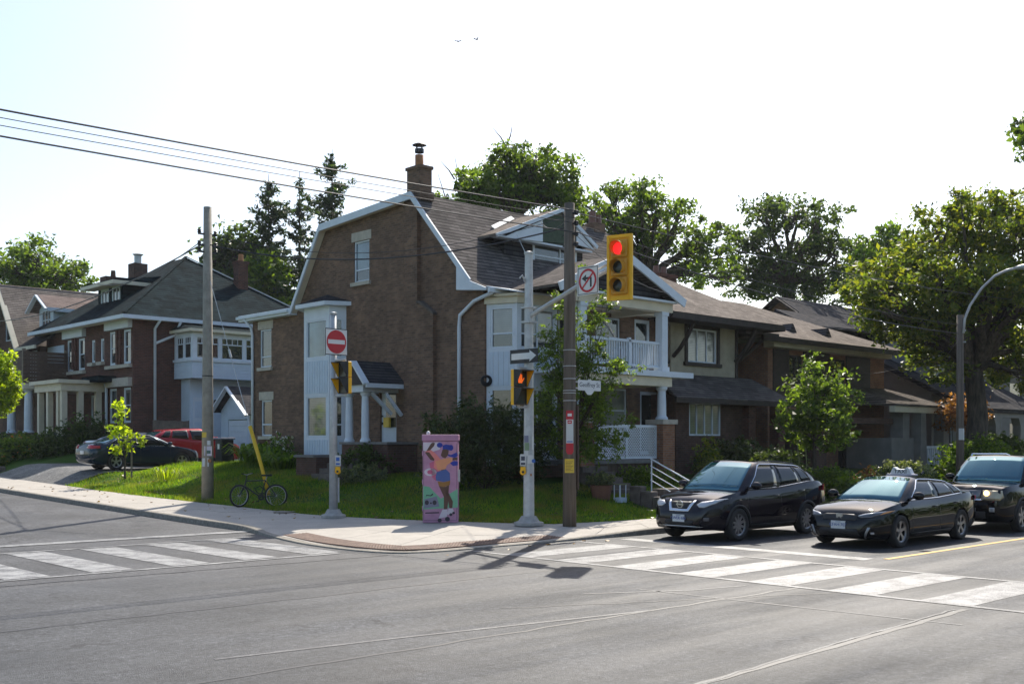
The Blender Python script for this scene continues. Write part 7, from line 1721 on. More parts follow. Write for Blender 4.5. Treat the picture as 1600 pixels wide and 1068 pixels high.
# ---- bicycle chained to the guy wire
bk = thing('bicycle', 'black mountain bicycle parked on the grass by the yellow guard', 'bicycle', (16.36, 28.05, gz(16.1, 28.3) - .0), math.atan2(.62, -.78))
WR = .335
def bwheel(x, ang):
    c = Vector((x, 0, WR)); ax = Vector((-math.sin(ang), math.cos(ang), 0))
    mb = MB(); prof = [(WR - .028 * math.cos(2 * PI * i / 8) - .0 - .028, .026 * math.sin(2 * PI * i / 8)) for i in range(9)]; mb.lathe(prof, c, ax, 28); w_ = part('wheel', mb, 'rubber', bk, local=True, smooth=True)
    mb = MB(); mb.lathe([(WR - .065, -.013), (WR - .05, -.013), (WR - .05, .013), (WR - .065, .013), (WR - .065, -.013)], c, ax, 28); part('rim', mb, 'alloy', w_, local=True)
    mb = MB(); u = ax.cross(Vector((0, 0, 1))).normalized()
    for i in range(16):
        t = 2 * PI * i / 16; d = u * math.cos(t) + Vector((0, 0, 1)) * math.sin(t); mb.tube([c + ax * .02 * (-1) ** i, c + d * (WR - .06)], .0028, 4)
    part('spokes', mb, 'alloy', w_, local=True)['kind'] = 'stuff'
    part('hub', MB().tube([c - ax * .06, c + ax * .06], .022, 8), 'alloy', w_, local=True)
bwheel(-.5, 0); bwheel(.55, .75)
BB, HT, HB_, SE, RA, FA = (-.06, 0, .29), (.36, 0, .76), (.40, 0, .62), (-.2, 0, .78), (-.5, 0, WR), (.55, 0, WR)
mb = MB()
for p, q, r_ in ((BB, HB_, .022), (SE, HT, .018), (BB, SE, .018), (HT, HB_, .022)): mb.tube([p, q], r_, 8)
for s_ in (-1, 1): mb.tube([(BB[0], .03 * s_, BB[2]), (RA[0], .06 * s_, RA[2])], .011, 6); mb.tube([(SE[0], .02 * s_, SE[2]), (RA[0], .06 * s_, RA[2])], .010, 6)
part('frame', mb, 'black_metal', bk, local=True)
mb = MB()
for s_ in (-1, 1): mb.tube([(.41, .05 * s_, .6), (.55, .05 * s_, WR)], .016, 6)
mb.tube([(.41, -.06, .6), (.41, .06, .6)], .018, 6); mb.tube([(.40, 0, .62), (.33, 0, .92)], .018, 6); part('fork', mb, 'alloy_dark', bk, local=True)
part('handlebar', MB().tube([(.22, -.27, .98), (.31, -.1, .95), (.33, 0, .93), (.35, .1, .95), (.42, .27, .98)], .014, 6), 'alloy', bk, local=True)
for y_, x_ in ((-.29, .21), (.29, .43)): part('grip', MB().tube([(x_ + .04 * (1 if y_ < 0 else -1), y_ * .8, .98), (x_, y_ * 1.1, .98)], .02, 6), 'rubber', bk, local=True)
part('seat_post', MB().tube([SE, (-.24, 0, .90)], .014, 6), 'alloy', bk, local=True)
mb = MB(); mb.prism([(-.38, -.08, .90), (-.38, .08, .90), (-.2, .05, .90), (-.08, .02, .90), (-.08, -.02, .90), (-.2, -.05, .90)], (0, 0, .05)); bevel(part('saddle', mb, 'rubber', bk, local=True), .015, 2)
mb = MB().lathe([(.085, -.005), (.095, 0), (.085, .005), (.04, .0), (.085, -.005)], (BB[0], -.05, BB[2]), (0, 1, 0), 18); mb.tube([BB, (BB[0] + .1, -.07, BB[2] - .13)], .012, 6); mb.tube([BB, (BB[0] - .1, .07, BB[2] + .13)], .012, 6); part('crank', mb, 'alloy_dark', bk, local=True)
for x_, y_, z_ in ((.04, -.12, .16), (-.16, .12, .42)):
    mb = MB(); mb.box(x_ - .04, y_ - .05, z_ - .012, x_ + .04, y_ + .05, z_ + .012); part('pedal', mb, 'rubber', bk, local=True)
part('chain', MB().tube([(BB[0], -.05, BB[2] + .09), (RA[0], -.05, RA[2] + .04)], .006, 4).tube([(BB[0], -.05, BB[2] - .09), (RA[0], -.05, RA[2] - .04)], .006, 4), 'alloy_dark', bk, local=True)
part('lock_cable', MB().tube([(-.2, .05, .5), (-.05, .12, .62), (.1, .1, .55), (0, .05, .4), (-.15, .02, .42)], .014, 6), 'rubber', bk, local=True)

# ---- small things in the gardens
mh = MB(); mh.lathe([(0, .012), (.3, .012), (.31, 0.0)], (16.05, 26.15, zg(26.15) + .165), n=20); o = part('manhole_cover', mh, 'kerb_concrete', None); tag(o, 'round iron cover at the lawn edge of the pavement', 'cover')
bn = thing('wheeled_bin', 'black wheeled bin at the rear corner of the brick house', 'bin', G(21.2, 38.95))
z0 = gz(21.2, 38.95)
mb = MB(); mb.prism([(20.93, 38.7, z0 + .08), (21.47, 38.7, z0 + .08), (21.47, 39.2, z0 + .08), (20.93, 39.2, z0 + .08)], (0, 0, .85)); o = part('body', mb, 'bin_black', bn); bevel(o, .03, 2)
mb = MB(); mb.box(20.88, 38.65, z0 + .935, 21.52, 39.28, z0 + 1.0); bevel(part('lid', mb, 'mural_grey', bn), .02, 2)
for y_ in (38.78, 39.12): part('wheel', MB().lathe([(0, -.03), (.1, -.03), (.1, .03), (0, .03)], (21.42, y_, z0 + .1), (0, 1, 0), 12), 'rubber', bn)
mb = MB(); mb.box(20.925, 38.85, z0 + .55, 20.929, 39.0, z0 + .75); part('sticker', mb, 'sign_white', bn)
rl = thing('stair_railing', 'white metal handrail stepping down the front lawn behind the dark suv', 'railing', (23.9, 19.6, .8))
for k in range(4): part('rail', MB().tube([(23.9, 19.62, 1.66 - .2 * k), (23.9, 18.15, 1.02 - .2 * k)], .02 if k == 0 else .014, 6), 'white_trim', rl)
for y_, zt_ in ((19.58, 1.66), (18.2, 1.02)): part('post', MB().tube([(23.9, y_, gz(23.9, y_) - .1), (23.9, y_, zt_)], .02, 6), 'white_trim', rl)
st = thing('garden_steps', 'stone garden steps and edging beside the white handrail', 'steps', (24.5, 18.6, .2))
for k in range(4):
    mb = MB(); mb.box(24.0, 18.1 + .38 * k, .05, 25.2, 18.5 + .38 * k, .3 + .17 * k); bevel(part('step', mb, 'dark_stone', st), .02, 1)
for k in range(5):
    x_ = 23.72; y_ = 18.02 + .42 * k; mb = MB(); mb.box(x_ - .18, y_, .05, x_ + .12, y_ + .40, .36 + .13 * k + random.uniform(-.03, .03)); bevel(part('stone', mb, 'dark_stone', st), .04, 2)
pt = thing('plant_pot', 'brown barrel planter in front of the porch skirt', 'pot', G(22.75, 20.45))
z0 = gz(22.75, 20.45)
part('tub', MB().lathe([(0, 0), (.24, 0), (.31, .4), (.33, .42), (.29, .42), (.27, .36), (0, .36)], (22.75, 20.45, z0), n=18), 'terracotta', pt)
C_, _ = crown_points([(22.75, 20.45, z0 + .58, .33, .2)], 600, .2, 14); child_mesh('foliage', leaf_mesh('foliage', C_, .09, 'leaf_pale', .3), pt)
sd = thing('plant_stand', 'small pale plant stand beside the barrel planter', 'stand', G(23.15, 20.1)); z0 = gz(23.15, 20.1)
mb = MB(); mb.box(23.0, 19.98, z0, 23.3, 20.22, z0 + .14); part('box', mb, 'white_siding', sd)
for x_ in (23.02, 23.28):
    for y_ in (20.0, 20.2): part('leg', MB().box(x_ - .01, y_ - .01, z0 + .14, x_ + .01, y_ + .01, z0 + .5), 'white_trim', sd)
mb = MB(); mb.box(23.0, 19.98, z0 + .5, 23.3, 20.22, z0 + .52); part('shelf', mb, 'leaf_pale', sd)
ed = thing('stone_edging', 'row of rough stones edging the flower bed by the left driveway', 'edging', (16.4, 50, gz(16.4, 50)))
y_ = 49.6
while y_ < 61:
    L_ = random.uniform(.5, .9); x_ = 16.35 + random.uniform(-.04, .04); z0 = gz(x_, y_); mb = MB(); mb.box(x_ - .2, y_, z0 - .1, x_ + .2, y_ + L_ - .03, z0 + random.uniform(.22, .34)); bevel(part('stone', mb, 'dark_stone', ed), .05, 2); y_ += L_
for i, (u_, lab) in enumerate(((Vector((41.2, 48.2, 25.4)), 'small dark bird flying high above the house, left one'), (Vector((42.0, 47.5, 25.55)), 'small dark bird flying high above the house, right one'))):
    bd = thing('bird', lab, 'bird', tuple(u_), random.uniform(0, 3), 'birds in the sky')
    mb = MB(); mb.ball((0, 0, 0), (.11, .035, .035), 8, 6); mb.ball((.11, 0, .015), .03, 8, 6); mb.prism([(-.08, -.015, 0), (-.08, .015, 0), (-.19, .035, .01), (-.19, -.035, .01)], (0, 0, .006))
    for s_ in (-1, 1): mb.prism([(.05, .02 * s_, .01), (-.04, .02 * s_, .01), (-.06, .14 * s_, .06), (-.03, .24 * s_, .03), (.03, .14 * s_, .06)], (0, 0, .006))
    part('body', mb, 'black_metal', bd, local=True)

# ================================================================== VEHICLES
def spl(keys, x):
    """smooth interpolation through (x, value) keys"""
    ks = sorted(keys); xs = [k[0] for k in ks]; vs = [k[1] for k in ks]
    if x <= xs[0]: return vs[0]
    if x >= xs[-1]: return vs[-1]
    for i in range(len(xs) - 1):
        if xs[i] <= x <= xs[i + 1]:
            h = xs[i + 1] - xs[i]; t = (x - xs[i]) / h
            def m(j):
                if j == 0 or j == len(xs) - 1: return 0 if j else (vs[1] - vs[0]) / (xs[1] - xs[0])
                a = (vs[j] - vs[j - 1]) / (xs[j] - xs[j - 1]); b = (vs[j + 1] - vs[j]) / (xs[j + 1] - xs[j])
                return 0 if a * b <= 0 else 2 * a * b / (a + b)
            return (2 * t**3 - 3 * t**2 + 1) * vs[i] + (t**3 - 2 * t**2 + t) * h * m(i) + (-2 * t**3 + 3 * t**2) * vs[i + 1] + (t**3 - t**2) * h * m(i + 1)
def eval_mesh(o, name):
    dg = bpy.context.evaluated_depsgraph_get(); e = o.evaluated_get(dg); me = bpy.data.meshes.new_from_object(e); me.name = name; return me

def car(name, label, loc, rotz, S_, group=None):
    """S_: a table of measures; local +x is forwards"""
    L, W, H = S_['L'], S_['W'] / 2, S_['H']; fx, rx = S_['axle']; R = S_['r']; paint = S_['paint']
    t = thing(name, label, S_['cat'], loc, rotz, group)
    P = lambda nm, mb, m, par=t, sm=False: part(nm, mb, m, par, local=True, smooth=sm)
    # ---- lower body: stations along x
    hf, hr = L / 2, -L / 2
    xs = [hr, hr + .03, hr + .10, hr + .22, hr + .45] + [hr + .45 + (L - .95) * i / 22 for i in range(1, 22)] + [hf - .5, hf - .3, hf - .17, hf - .08, hf - .03, hf]
    nprof = 13; mb = MB()
    for x in xs:
        zt = spl(S_['top'], x); zb = spl(S_['bot'], x); w = W * spl(S_['plan'], x); h = zt - zb
        tuck = spl(S_.get('tuck', [(hr, .90), (hf, .90)]), x)
        cr = S_.get('crown', .05) * min(1, w / W)
        half = [(0, zb), (w * .6, zb), (w * .90, zb + .02), (w * .975, zb + .12 * h + .02), (w * .992, zb + .3 * h), (w, zb + .5 * h), (w * .985, zb + .68 * h), (w * .965, zb + .82 * h), (w * (tuck + .04), zb + .93 * h), (w * tuck, zt), (w * tuck * .72, zt + cr * .55), (w * tuck * .36, zt + cr * .9), (0, zt + cr)]
        for y, z in half: mb.v.append((x, y, z))
        for y, z in half[-2:0:-1]: mb.v.append((x, -y, z))
    m_ = 2 * nprof - 2
    for i in range(len(xs) - 1):
        for k in range(m_): mb.f.append((i * m_ + k, (i + 1) * m_ + k, (i + 1) * m_ + (k + 1) % m_, i * m_ + (k + 1) % m_))
    mb.f.append(tuple(range(m_))); mb.f.append(tuple((len(xs) - 1) * m_ + k for k in range(m_))[::-1])
    body = P('body', mb, paint, t, True)
    bm = bmesh.new(); bm.from_mesh(body.data); bmesh.ops.recalc_face_normals(bm, faces=bm.faces); bm.to_mesh(body.data); bm.free()
    cut = MB()
    for ax in (fx, rx):
        for s_ in (-1, 1):
            cut.lathe([(0, 0), (R * 1.13, 0), (R * 1.13, .5), (0, .5)], (ax, s_ * (W - .26), R * 1.0), (0, s_, 0), 32)
    co = part('wheel_cutter', cut, 'black_plastic', None)
    bm = bmesh.new(); bm.from_mesh(co.data); bmesh.ops.remove_doubles(bm, verts=bm.verts, dist=1e-5); bmesh.ops.recalc_face_normals(bm, faces=bm.faces); bm.to_mesh(co.data); bm.free()
    b_ = body.modifiers.new('arches', 'BOOLEAN'); b_.object = co; b_.operation = 'DIFFERENCE'; b_.solver = 'EXACT'
    par, mat0 = body.parent, body.matrix_world.copy()
    body.parent = None; bpy.context.view_layer.update()
    me = eval_mesh(body, 'body'); body.modifiers.clear(); body.data = me
    if len(me.materials) == 0: me.materials.append(M[paint])
    me.materials[0] = M[paint]
    for p in me.polygons: p.material_index = min(p.material_index, len(me.materials) - 1)
    body.parent = par
    bpy.data.objects.remove(co)
    try: me.set_sharp_from_angle(angle=math.radians(35))
    except Exception: pass
    bvh = BVHTree.FromPolygons([v.co.copy() for v in me.vertices], [tuple(p.vertices) for p in me.polygons])
    def decal(nm, outline, dirn, off, mat, par=body, mirror=False, cuts=3, thick=None):
        """a shaped piece laid on the body; outline in (y,z) for front/rear, (x,z) for the sides"""
        for sg in ((1, -1) if mirror else (1,)):
            bm = bmesh.new()
            vs = []
            for a, z in outline:
                if dirn in ('front', 'rear'): vs.append(bm.verts.new((0, a * sg, z)))
                else: vs.append(bm.verts.new((a, 0, z)))
            bm.faces.new(vs); bmesh.ops.triangulate(bm, faces=bm.faces)
            bmesh.ops.subdivide_edges(bm, edges=bm.edges, cuts=cuts, use_grid_fill=True); bmesh.ops.triangulate(bm, faces=bm.faces)
            for v in bm.verts:
                if dirn == 'front': o_, d_ = Vector((6, v.co.y, v.co.z)), Vector((-1, 0, 0))
                elif dirn == 'rear': o_, d_ = Vector((-6, v.co.y, v.co.z)), Vector((1, 0, 0))
                else: o_, d_ = Vector((v.co.x, 4 * sg, v.co.z)), Vector((0, -sg, 0))
                hit = bvh.ray_cast(o_, d_)
                if hit[0] is None: hit = bvh.find_nearest(o_ + d_ * (6 - hf if dirn in ('front', 'rear') else 4 - W))
                v.co = hit[0] - d_ * off
            mb = MB(); mb.v = [tuple(v.co) for v in bm.verts]; bm.verts.index_update(); mb.f = [tuple(v.index for v in f.verts) for f in bm.faces]; bm.free()
            # close it backwards into the body
            n0 = len(mb.v); back = Vector((-1, 0, 0)) if dirn == 'front' else Vector((1, 0, 0)) if dirn == 'rear' else Vector((0, -sg, 0))
            o = P(nm, mb, mat, par, True)
            bm = bmesh.new(); bm.from_mesh(o.data); bmesh.ops.recalc_face_normals(bm, faces=bm.faces)
            avg = sum((f.normal for f in bm.faces), Vector()); 
            if avg.dot(-back) < 0: bmesh.ops.reverse_faces(bm, faces=bm.faces)
            bm.to_mesh(o.data); bm.free()
            so = o.modifiers.new('thickness', 'SOLIDIFY'); so.thickness = thick or off + .01; so.offset = -1
        return o
    # ---- greenhouse: belt loop to roof loop
    G_ = S_['glass']; zr = H; n_ = 4
    # half loop of (belt, roof) pairs from the windscreen centre round to the rear centre
    wb = W * G_['wb']; wr = W * G_['wr']; beltz = lambda x: spl(S_['top'], x) + .005
    pairs = []
    xb, xr = G_['ws']; c1, c2 = .10, .06
    for f_ in (0, .5, .93): pairs.append(((xb - c1 * f_ ** 2, wb * f_, beltz(xb - c1 * f_**2) + .03 * (1 - f_)), (xr - c2 * f_ ** 2, wr * f_, zr - .035 * f_ ** 2)))
    for xb_, xr_ in G_['side']:
        zz = zr - .045 - G_.get('drop', .03) * max(0, (xr - xr_) / (xr - G_['rw'][1])) ** 2 * 1.0
        pl = spl([(hr, .86), (hr + .5, .95), (0, 1.0), (hf - 1.2, .98), (hf, .9)], xb_)
        pairs.append(((xb_, wb * pl, beltz(xb_)), (xr_, wr * (1.0 if xr_ > hr + 1.2 else .97), zz)))
    xb2, xr2 = G_['rw']; zrr = zr - .045 - G_.get('drop', .03)
    for f_ in (.9, .5, 0): pairs.append(((xb2 + .10 * f_ ** 2, wb * .9 * f_, beltz(xb2 + .10 * f_**2)), (xr2 + .05 * f_ ** 2, wr * .95 * f_, zrr + .015 * (1 - f_))))
    K = len(pairs)
    def surf(i, h, sg=1):
        """point on the glasshouse at loop position i (float) and height fraction h"""
        a = min(int(i), K - 2); f_ = i - a
        b = Vector(pairs[a][0]).lerp(Vector(pairs[a + 1][0]), f_); r_ = Vector(pairs[a][1]).lerp(Vector(pairs[a + 1][1]), f_)
        p = b.lerp(r_, h); bul = .05 * 4 * h * (1 - h)
        side_w = 1.0 if 2 <= i <= K - 3 else .35
        p.y += bul * side_w * (1 if p.y > .02 else 0); p.x += bul * .5 * (1 if i < 2 else (-1 if i > K - 3 else 0)); p.z += bul * .25
        p.y *= sg
        return p
    loops = list(range(K)); mb = MB(); hl = [0, .25, .5, .75, 1.0]
    full = [(i, 1) for i in range(K)] + [(i, -1) for i in range(K - 2, 0, -1)]
    for h in hl:
        for i, sg in full: mb.v.append(tuple(surf(i, h, sg)))
    nf = len(full)
    for j in range(len(hl) - 1):
        for k in range(nf): mb.f.append((j * nf + k, j * nf + (k + 1) % nf, (j + 1) * nf + (k + 1) % nf, (j + 1) * nf + k))
    base = (len(hl) - 1) * nf
    # roof skin: rows across the car
    top0 = len(mb.v); rows = [(0, 1, 2)] + [None] * (K - 6) + [None]
    idx = {}
    for i in range(K): idx[(i, 1)] = base + i
    for q, (i, sg) in enumerate(full): idx[(i, sg)] = base + q
    for sg in (0,): idx[(0, -1)] = idx[(0, 1)]; idx[(K - 1, -1)] = idx[(K - 1, 1)]
    prev = [idx[(2, 1)], idx[(1, 1)], idx[(0, 1)], idx[(1, -1)], idx[(2, -1)]]
    for i in range(3, K - 3):
        a = Vector(mb.v[idx[(i, 1)]]); b = Vector(mb.v[idx[(i, -1)]]); row = [idx[(i, 1)]]
        for f_, cz in ((.25, .035), (.5, .045), (.75, .035)):
            p = a.lerp(b, f_); p.z += cz; mb.v.append(tuple(p)); row.append(len(mb.v) - 1)
        row.append(idx[(i, -1)])
        for k in range(4): mb.f.append((prev[k], prev[k + 1], row[k + 1], row[k]))
        prev = row
    row = [idx[(K - 3, 1)], idx[(K - 2, 1)], idx[(K - 1, 1)], idx[(K - 2, -1)], idx[(K - 3, -1)]]
    for k in range(4): mb.f.append((prev[k], prev[k + 1], row[k + 1], row[k]))
    dome = P('roof', mb, paint, t, True)
    bm = bmesh.new(); bm.from_mesh(dome.data); bmesh.ops.recalc_face_normals(bm, faces=bm.faces); bm.to_mesh(dome.data); bm.free()
    def pane(nm, i0, i1, h0, h1, mat, sg=None, slant0=0, slant1=0, nx=10, nh=5, off=.006):
        mb = MB()
        for j in range(nh + 1):
            h = h0 + (h1 - h0) * j / nh
            for k in range(nx + 1):
                u = k / nx
                if sg is None:   # across the whole car, i from -i1..i1 about the centre line
                    i = i0 + (i1 - i0) * abs(2 * u - 1) if i1 > i0 else i0 - (i0 - i1) * abs(2 * u - 1); s_ = 1 if u < .5 else -1
                else:
                    i = (i0 + slant0 * (h - h0)) + (i1 + slant1 * (h - h0) - i0 - slant0 * (h - h0)) * u; s_ = sg
                p = surf(i, h, s_); e = .02
                du = surf(min(i + e, K - 1), h, s_) - surf(max(i - e, 0), h, s_); dh = surf(i, min(h + e, 1), s_) - surf(i, max(h - e, 0), s_)
                n = du.cross(dh)
                if n.length > 0: n.normalize()
                c = Vector((0, 0, H * .7)); 
                if n.dot(p - c) < 0: n = -n
                mb.v.append(tuple(p + n * off))
        for j in range(nh):
            for k in range(nx): a = j * (nx + 1) + k; mb.f.append((a, a + 1, a + nx + 2, a + nx + 1))
        o = P(nm, mb, mat, t, True)
        bm = bmesh.new(); bm.from_mesh(o.data); bmesh.ops.recalc_face_normals(bm, faces=bm.faces)
        c = sum((f.calc_center_median() for f in bm.faces), Vector()) / len(bm.faces); av = sum((f.normal for f in bm.faces), Vector())
        if av.dot(c - Vector((0, 0, H * .6))) < 0: bmesh.ops.reverse_faces(bm, faces=bm.faces)
        bm.to_mesh(o.data); bm.free()
        so = o.modifiers.new('thickness', 'SOLIDIFY'); so.thickness = .012; so.offset = -1
        return o
    pane('windscreen', 0, 1.93, .02, .95, 'car_glass', nx=16)
    pane('rear_window', K - 1, K - 2.9, .06, .92, 'car_glass', nx=16)
    for sg in (1, -1):
        for i0, i1 in G_['win']: 
            o = pane('side_window', i0, i1, .05, .90, 'car_glass_side', sg)
            if S_.get('chrome'):
                pass
        if S_.get('chrome'):
            i0, i1 = G_['win'][0][0], G_['win'][-1][1]; pts = []
            for h in (.02, .5, .92): pts.append(surf(i0 - .06, h, sg))
            for k in range(1, 12): pts.append(surf(i0 + (i1 - i0) * k / 12, .955, sg))
            for h in (.9, .5, .03): pts.append(surf(i1 + .06, h, sg))
            for k in range(1, 13): pts.append(surf(i1 - (i1 - i0) * k / 12, .02, sg))
            pts = [p + Vector((0, .012 * sg, 0)) for p in pts]
            P('window_trim', MB().tube(pts, .011, 5), S_['chrome'], t)
    # ---- wheels
    for ax in (fx, rx):
        for s_ in (-1, 1):
            c = Vector((ax, s_ * (W - .10), R)); ay = Vector((0, s_, 0))
            mb = MB().lathe([(R * .66, -.10), (R * .9, -.105), (R * .985, -.085), (R, -.05), (R, .05), (R * .985, .085), (R * .9, .102), (R * .68, .09), (R * .66, .07)], c, ay, 32); w_ = P('wheel', mb, 'rubber', t, True)
            mb = MB().lathe([(R * .67, .085), (R * .64, .088), (R * .61, .06), (R * .60, -.05), (0, -.05)], c, ay, 28); P('rim', mb, S_['rim'][1], w_)
            mb = MB(); ns, wd = S_['rim'][0], S_['rim'][2]
            for k in range(ns):
                a = 2 * PI * k / ns + .3; d = Vector((math.cos(a), 0, math.sin(a))); sd = Vector((-math.sin(a), 0, math.cos(a)))
                p0, p1 = c + d * R * .10 + ay * .062, c + d * R * .63 + ay * .075
                mb.prism([p0 - sd * wd * .6, p0 + sd * wd * .6, p1 + sd * wd * .42, p1 - sd * wd * .42], -ay * .03)
                if S_['rim'][3]:
                    p2 = c + d * R * .35 + ay * .068; 
                    for q in (-1, 1): p3 = c + (d + sd * .28 * q).normalized() * R * .63 + ay * .075; mb.prism([p2 - sd * wd * .25, p2 + sd * wd * .25, p3 + sd * wd * .25, p3 - sd * wd * .25], -ay * .025)
            mb.lathe([(0, .075), (R * .13, .07), (R * .15, .03)], c, ay, 14); mb.lathe([(R * .60, .072), (R * .665, .088), (R * .665, .06), (R * .6, .05), (R * .6, .072)], c, ay, 28)
            P('spokes', mb, S_['rim'][4], w_)
    # ---- mirrors, handles, seams
    for s_ in (1, -1):
        mxp = G_['ws'][0] - .42; mz = beltz(mxp) + .10
        mb = MB(); mb.ball((mxp, s_ * (W + .07), mz), (.085, .13, .085), 12, 8); o = P('mirror', mb, S_.get('mirror', paint), t, True)
        P('mirror_arm', MB().tube([(mxp + .02, s_ * (W * .86), mz - .07), (mxp, s_ * (W + .0), mz - .03)], .028, 6), 'black_plastic', o)
    zt_ = lambda x: spl(S_['top'], x); zb_ = lambda x: spl(S_['bot'], x)
    for xd in S_['doors']:
        z0, z1 = zb_(xd) + .13, zt_(xd) - .02
        decal('door_seam', [(xd - .005, z0), (xd + .005, z0), (xd + .005, z1), (xd - .005, z1)], 'side', .002, 'black_plastic', body, True, 5)
    for xh in S_['handles']:
        zh = zt_(xh) - .15; decal('door_handle', [(xh - .1, zh - .016), (xh + .1, zh - .016), (xh + .1, zh + .016), (xh - .1, zh + .016)], 'side', .028, S_.get('handle', paint), body, True, 2)
    decal('sill', [(rx + R * 1.3, zb_(0) + .015), (fx - R * 1.3, zb_(0) + .015), (fx - R * 1.3, zb_(0) + .10), (rx + R * 1.3, zb_(0) + .10)], 'side', .012, 'black_plastic', body, True, 4)
    for ax in (fx, rx):     # arch lips
        if S_.get('lip'):
            for s_ in (1, -1):
                pts = []
                for k in range(15):
                    a = math.radians(-8 + 196 * k / 14); x_, z_ = ax + R * 1.15 * math.cos(a), R + R * 1.15 * math.sin(a)
                    hit = bvh.ray_cast(Vector((ax + R * 1.2 * math.cos(a), 4 * s_, R + R * 1.2 * math.sin(a))), Vector((0, -s_, 0)))
                    if hit[0] is not None and z_ > zb_(x_): pts.append(Vector((x_, hit[0].y, z_)))
                if len(pts) > 3: P('arch_lip', MB().tube(pts, .028, 6), 'black_plastic', body, True)
    # underbody block between the axles
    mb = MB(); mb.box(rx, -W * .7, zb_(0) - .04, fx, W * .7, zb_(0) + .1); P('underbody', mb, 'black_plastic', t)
    for item in S_.get('front', []):
        nm, outl, off, mat, mir = item; decal(nm, outl, 'front', off, mat, body, mir)
    for item in S_.get('rear', []):
        nm, outl, off, mat, mir = item; decal(nm, outl, 'rear', off, mat, body, mir)
    if S_.get('plate'):
        txt, zp = S_['plate']; 
        for end, sgx in (('front', 1),):
            hit = bvh.ray_cast(Vector((6, 0, zp)), Vector((-1, 0, 0))); xp = hit[0].x + .02
            mb = MB(); mb.box(xp - .03, -.155, zp - .078, xp, .155, zp + .078); pl_ = P('number_plate', mb, 'sign_white', t)
            v, f = text_mesh(txt, .088, .002); mb = MB(); mb.v = [(xp + .003 - p[1], p[0], p[2] + zp + .0) for p in v]; mb.f = f; P('plate_lettering', mb, 'plate_blue', pl_)
            v, f = text_mesh('ONTARIO', .026, .001); mb = MB(); mb.v = [(xp + .003 - p[1], p[0], p[2] + zp + .058) for p in v]; mb.f = f; P('plate_lettering', mb, 'plate_blue', pl_)
    t['_bvh'] = 0
    del t['_bvh']
    return t, body, bvh, surf, P

# ---- dark compact suv (nearest the kerb)
def suv_spec(L=4.69, W=1.84, H=1.70, paint='paint_plum_black', **kw):
    hf, hr = L / 2, -L / 2
    s = dict(L=L, W=W, H=H, cat='suv', r=.355, axle=(hf - .93, hf - .93 - 2.705), paint=paint,
             top=[(hr, .80), (hr + .04, .98), (hr + .16, 1.14), (hr + .5, 1.22), (hr + 1.4, 1.16), (0, 1.09), (hf - 1.35, 1.07), (hf - .9, 1.03), (hf - .45, .96), (hf - .2, .88), (hf - .07, .76), (hf, .60)],
             bot=[(hr, .45), (hr + .1, .34), (hr + .5, .26), (0, .23), (hf - .6, .23), (hf - .12, .25), (hf, .36)],
             plan=[(hr, .74), (hr + .05, .84), (hr + .25, .95), (hr + .8, 1.0), (0, .99), (hf - .9, .995), (hf - .45, .95), (hf - .2, .86), (hf - .08, .74), (hf, .58)],
             glass=dict(wb=.90, wr=.66, ws=(hf - 1.02, hf - 1.90), side=[(hf - 1.30, hf - 2.0), (hf - 1.55, hf - 2.12), (hf - 2.52, hf - 2.55), (hf - 2.62, hf - 2.63), (hf - 3.45, hf - 3.32), (hf - 3.55, hf - 3.36), (hf - 4.12, hf - 3.66)], rw=(hr + .10, hr + .78), win=[(3.35, 5.0 - .04), (6.04, 6.96), (8.0, 8.7)], drop=.085),
             rim=(10, 'alloy_dark', .05, False, 'alloy'), doors=(hf - 1.30, hf - 2.58, hf - 3.55), handles=(hf - 2.38, hf - 3.42), lip=True)
    s.update(kw); return s
L = 4.69; hf = L / 2
S1 = suv_spec(chrome='chrome', plate=('CWER·686', .50),
    front=[('headlamp', [(.42, .80), (.50, .74), (.62, .74), (.78, .82), (.86, .93), (.74, .90), (.5, .86)], .012, 'lamp_lens', True),
           ('grille', [(-.24, .70), (.24, .70), (.33, .86), (-.33, .86)], .010, 'black_plastic', False),
           ('grille_chrome', [(-.36, .88), (-.30, .88), (-.20, .70), (.20, .70), (.30, .88), (.36, .88), (.25, .65), (-.25, .65)], .022, 'chrome', False),
           ('lower_intake', [(-.52, .34), (.52, .34), (.58, .46), (-.58, .46)], .010, 'black_plastic', False), ('skid_trim', [(-.5, .29), (.5, .29), (.6, .33), (-.6, .33)], .016, 'chrome', False),
           ('fog_lamp', [(.62, .46), (.72, .46), (.72, .53), (.62, .53)], .012, 'lamp_lens_dark', True)],
    rear=[('tail_lamp', [(.58, .90), (.78, .88), (.82, 1.02), (.6, 1.02)], .02, 'tail_red', True)])
c1, body1, bvh1, surf1, P1 = car('compact_suv', 'dark compact suv waiting at the crosswalk, nearest the kerb', (21.02, 14.55, 0.0), PI, S1)
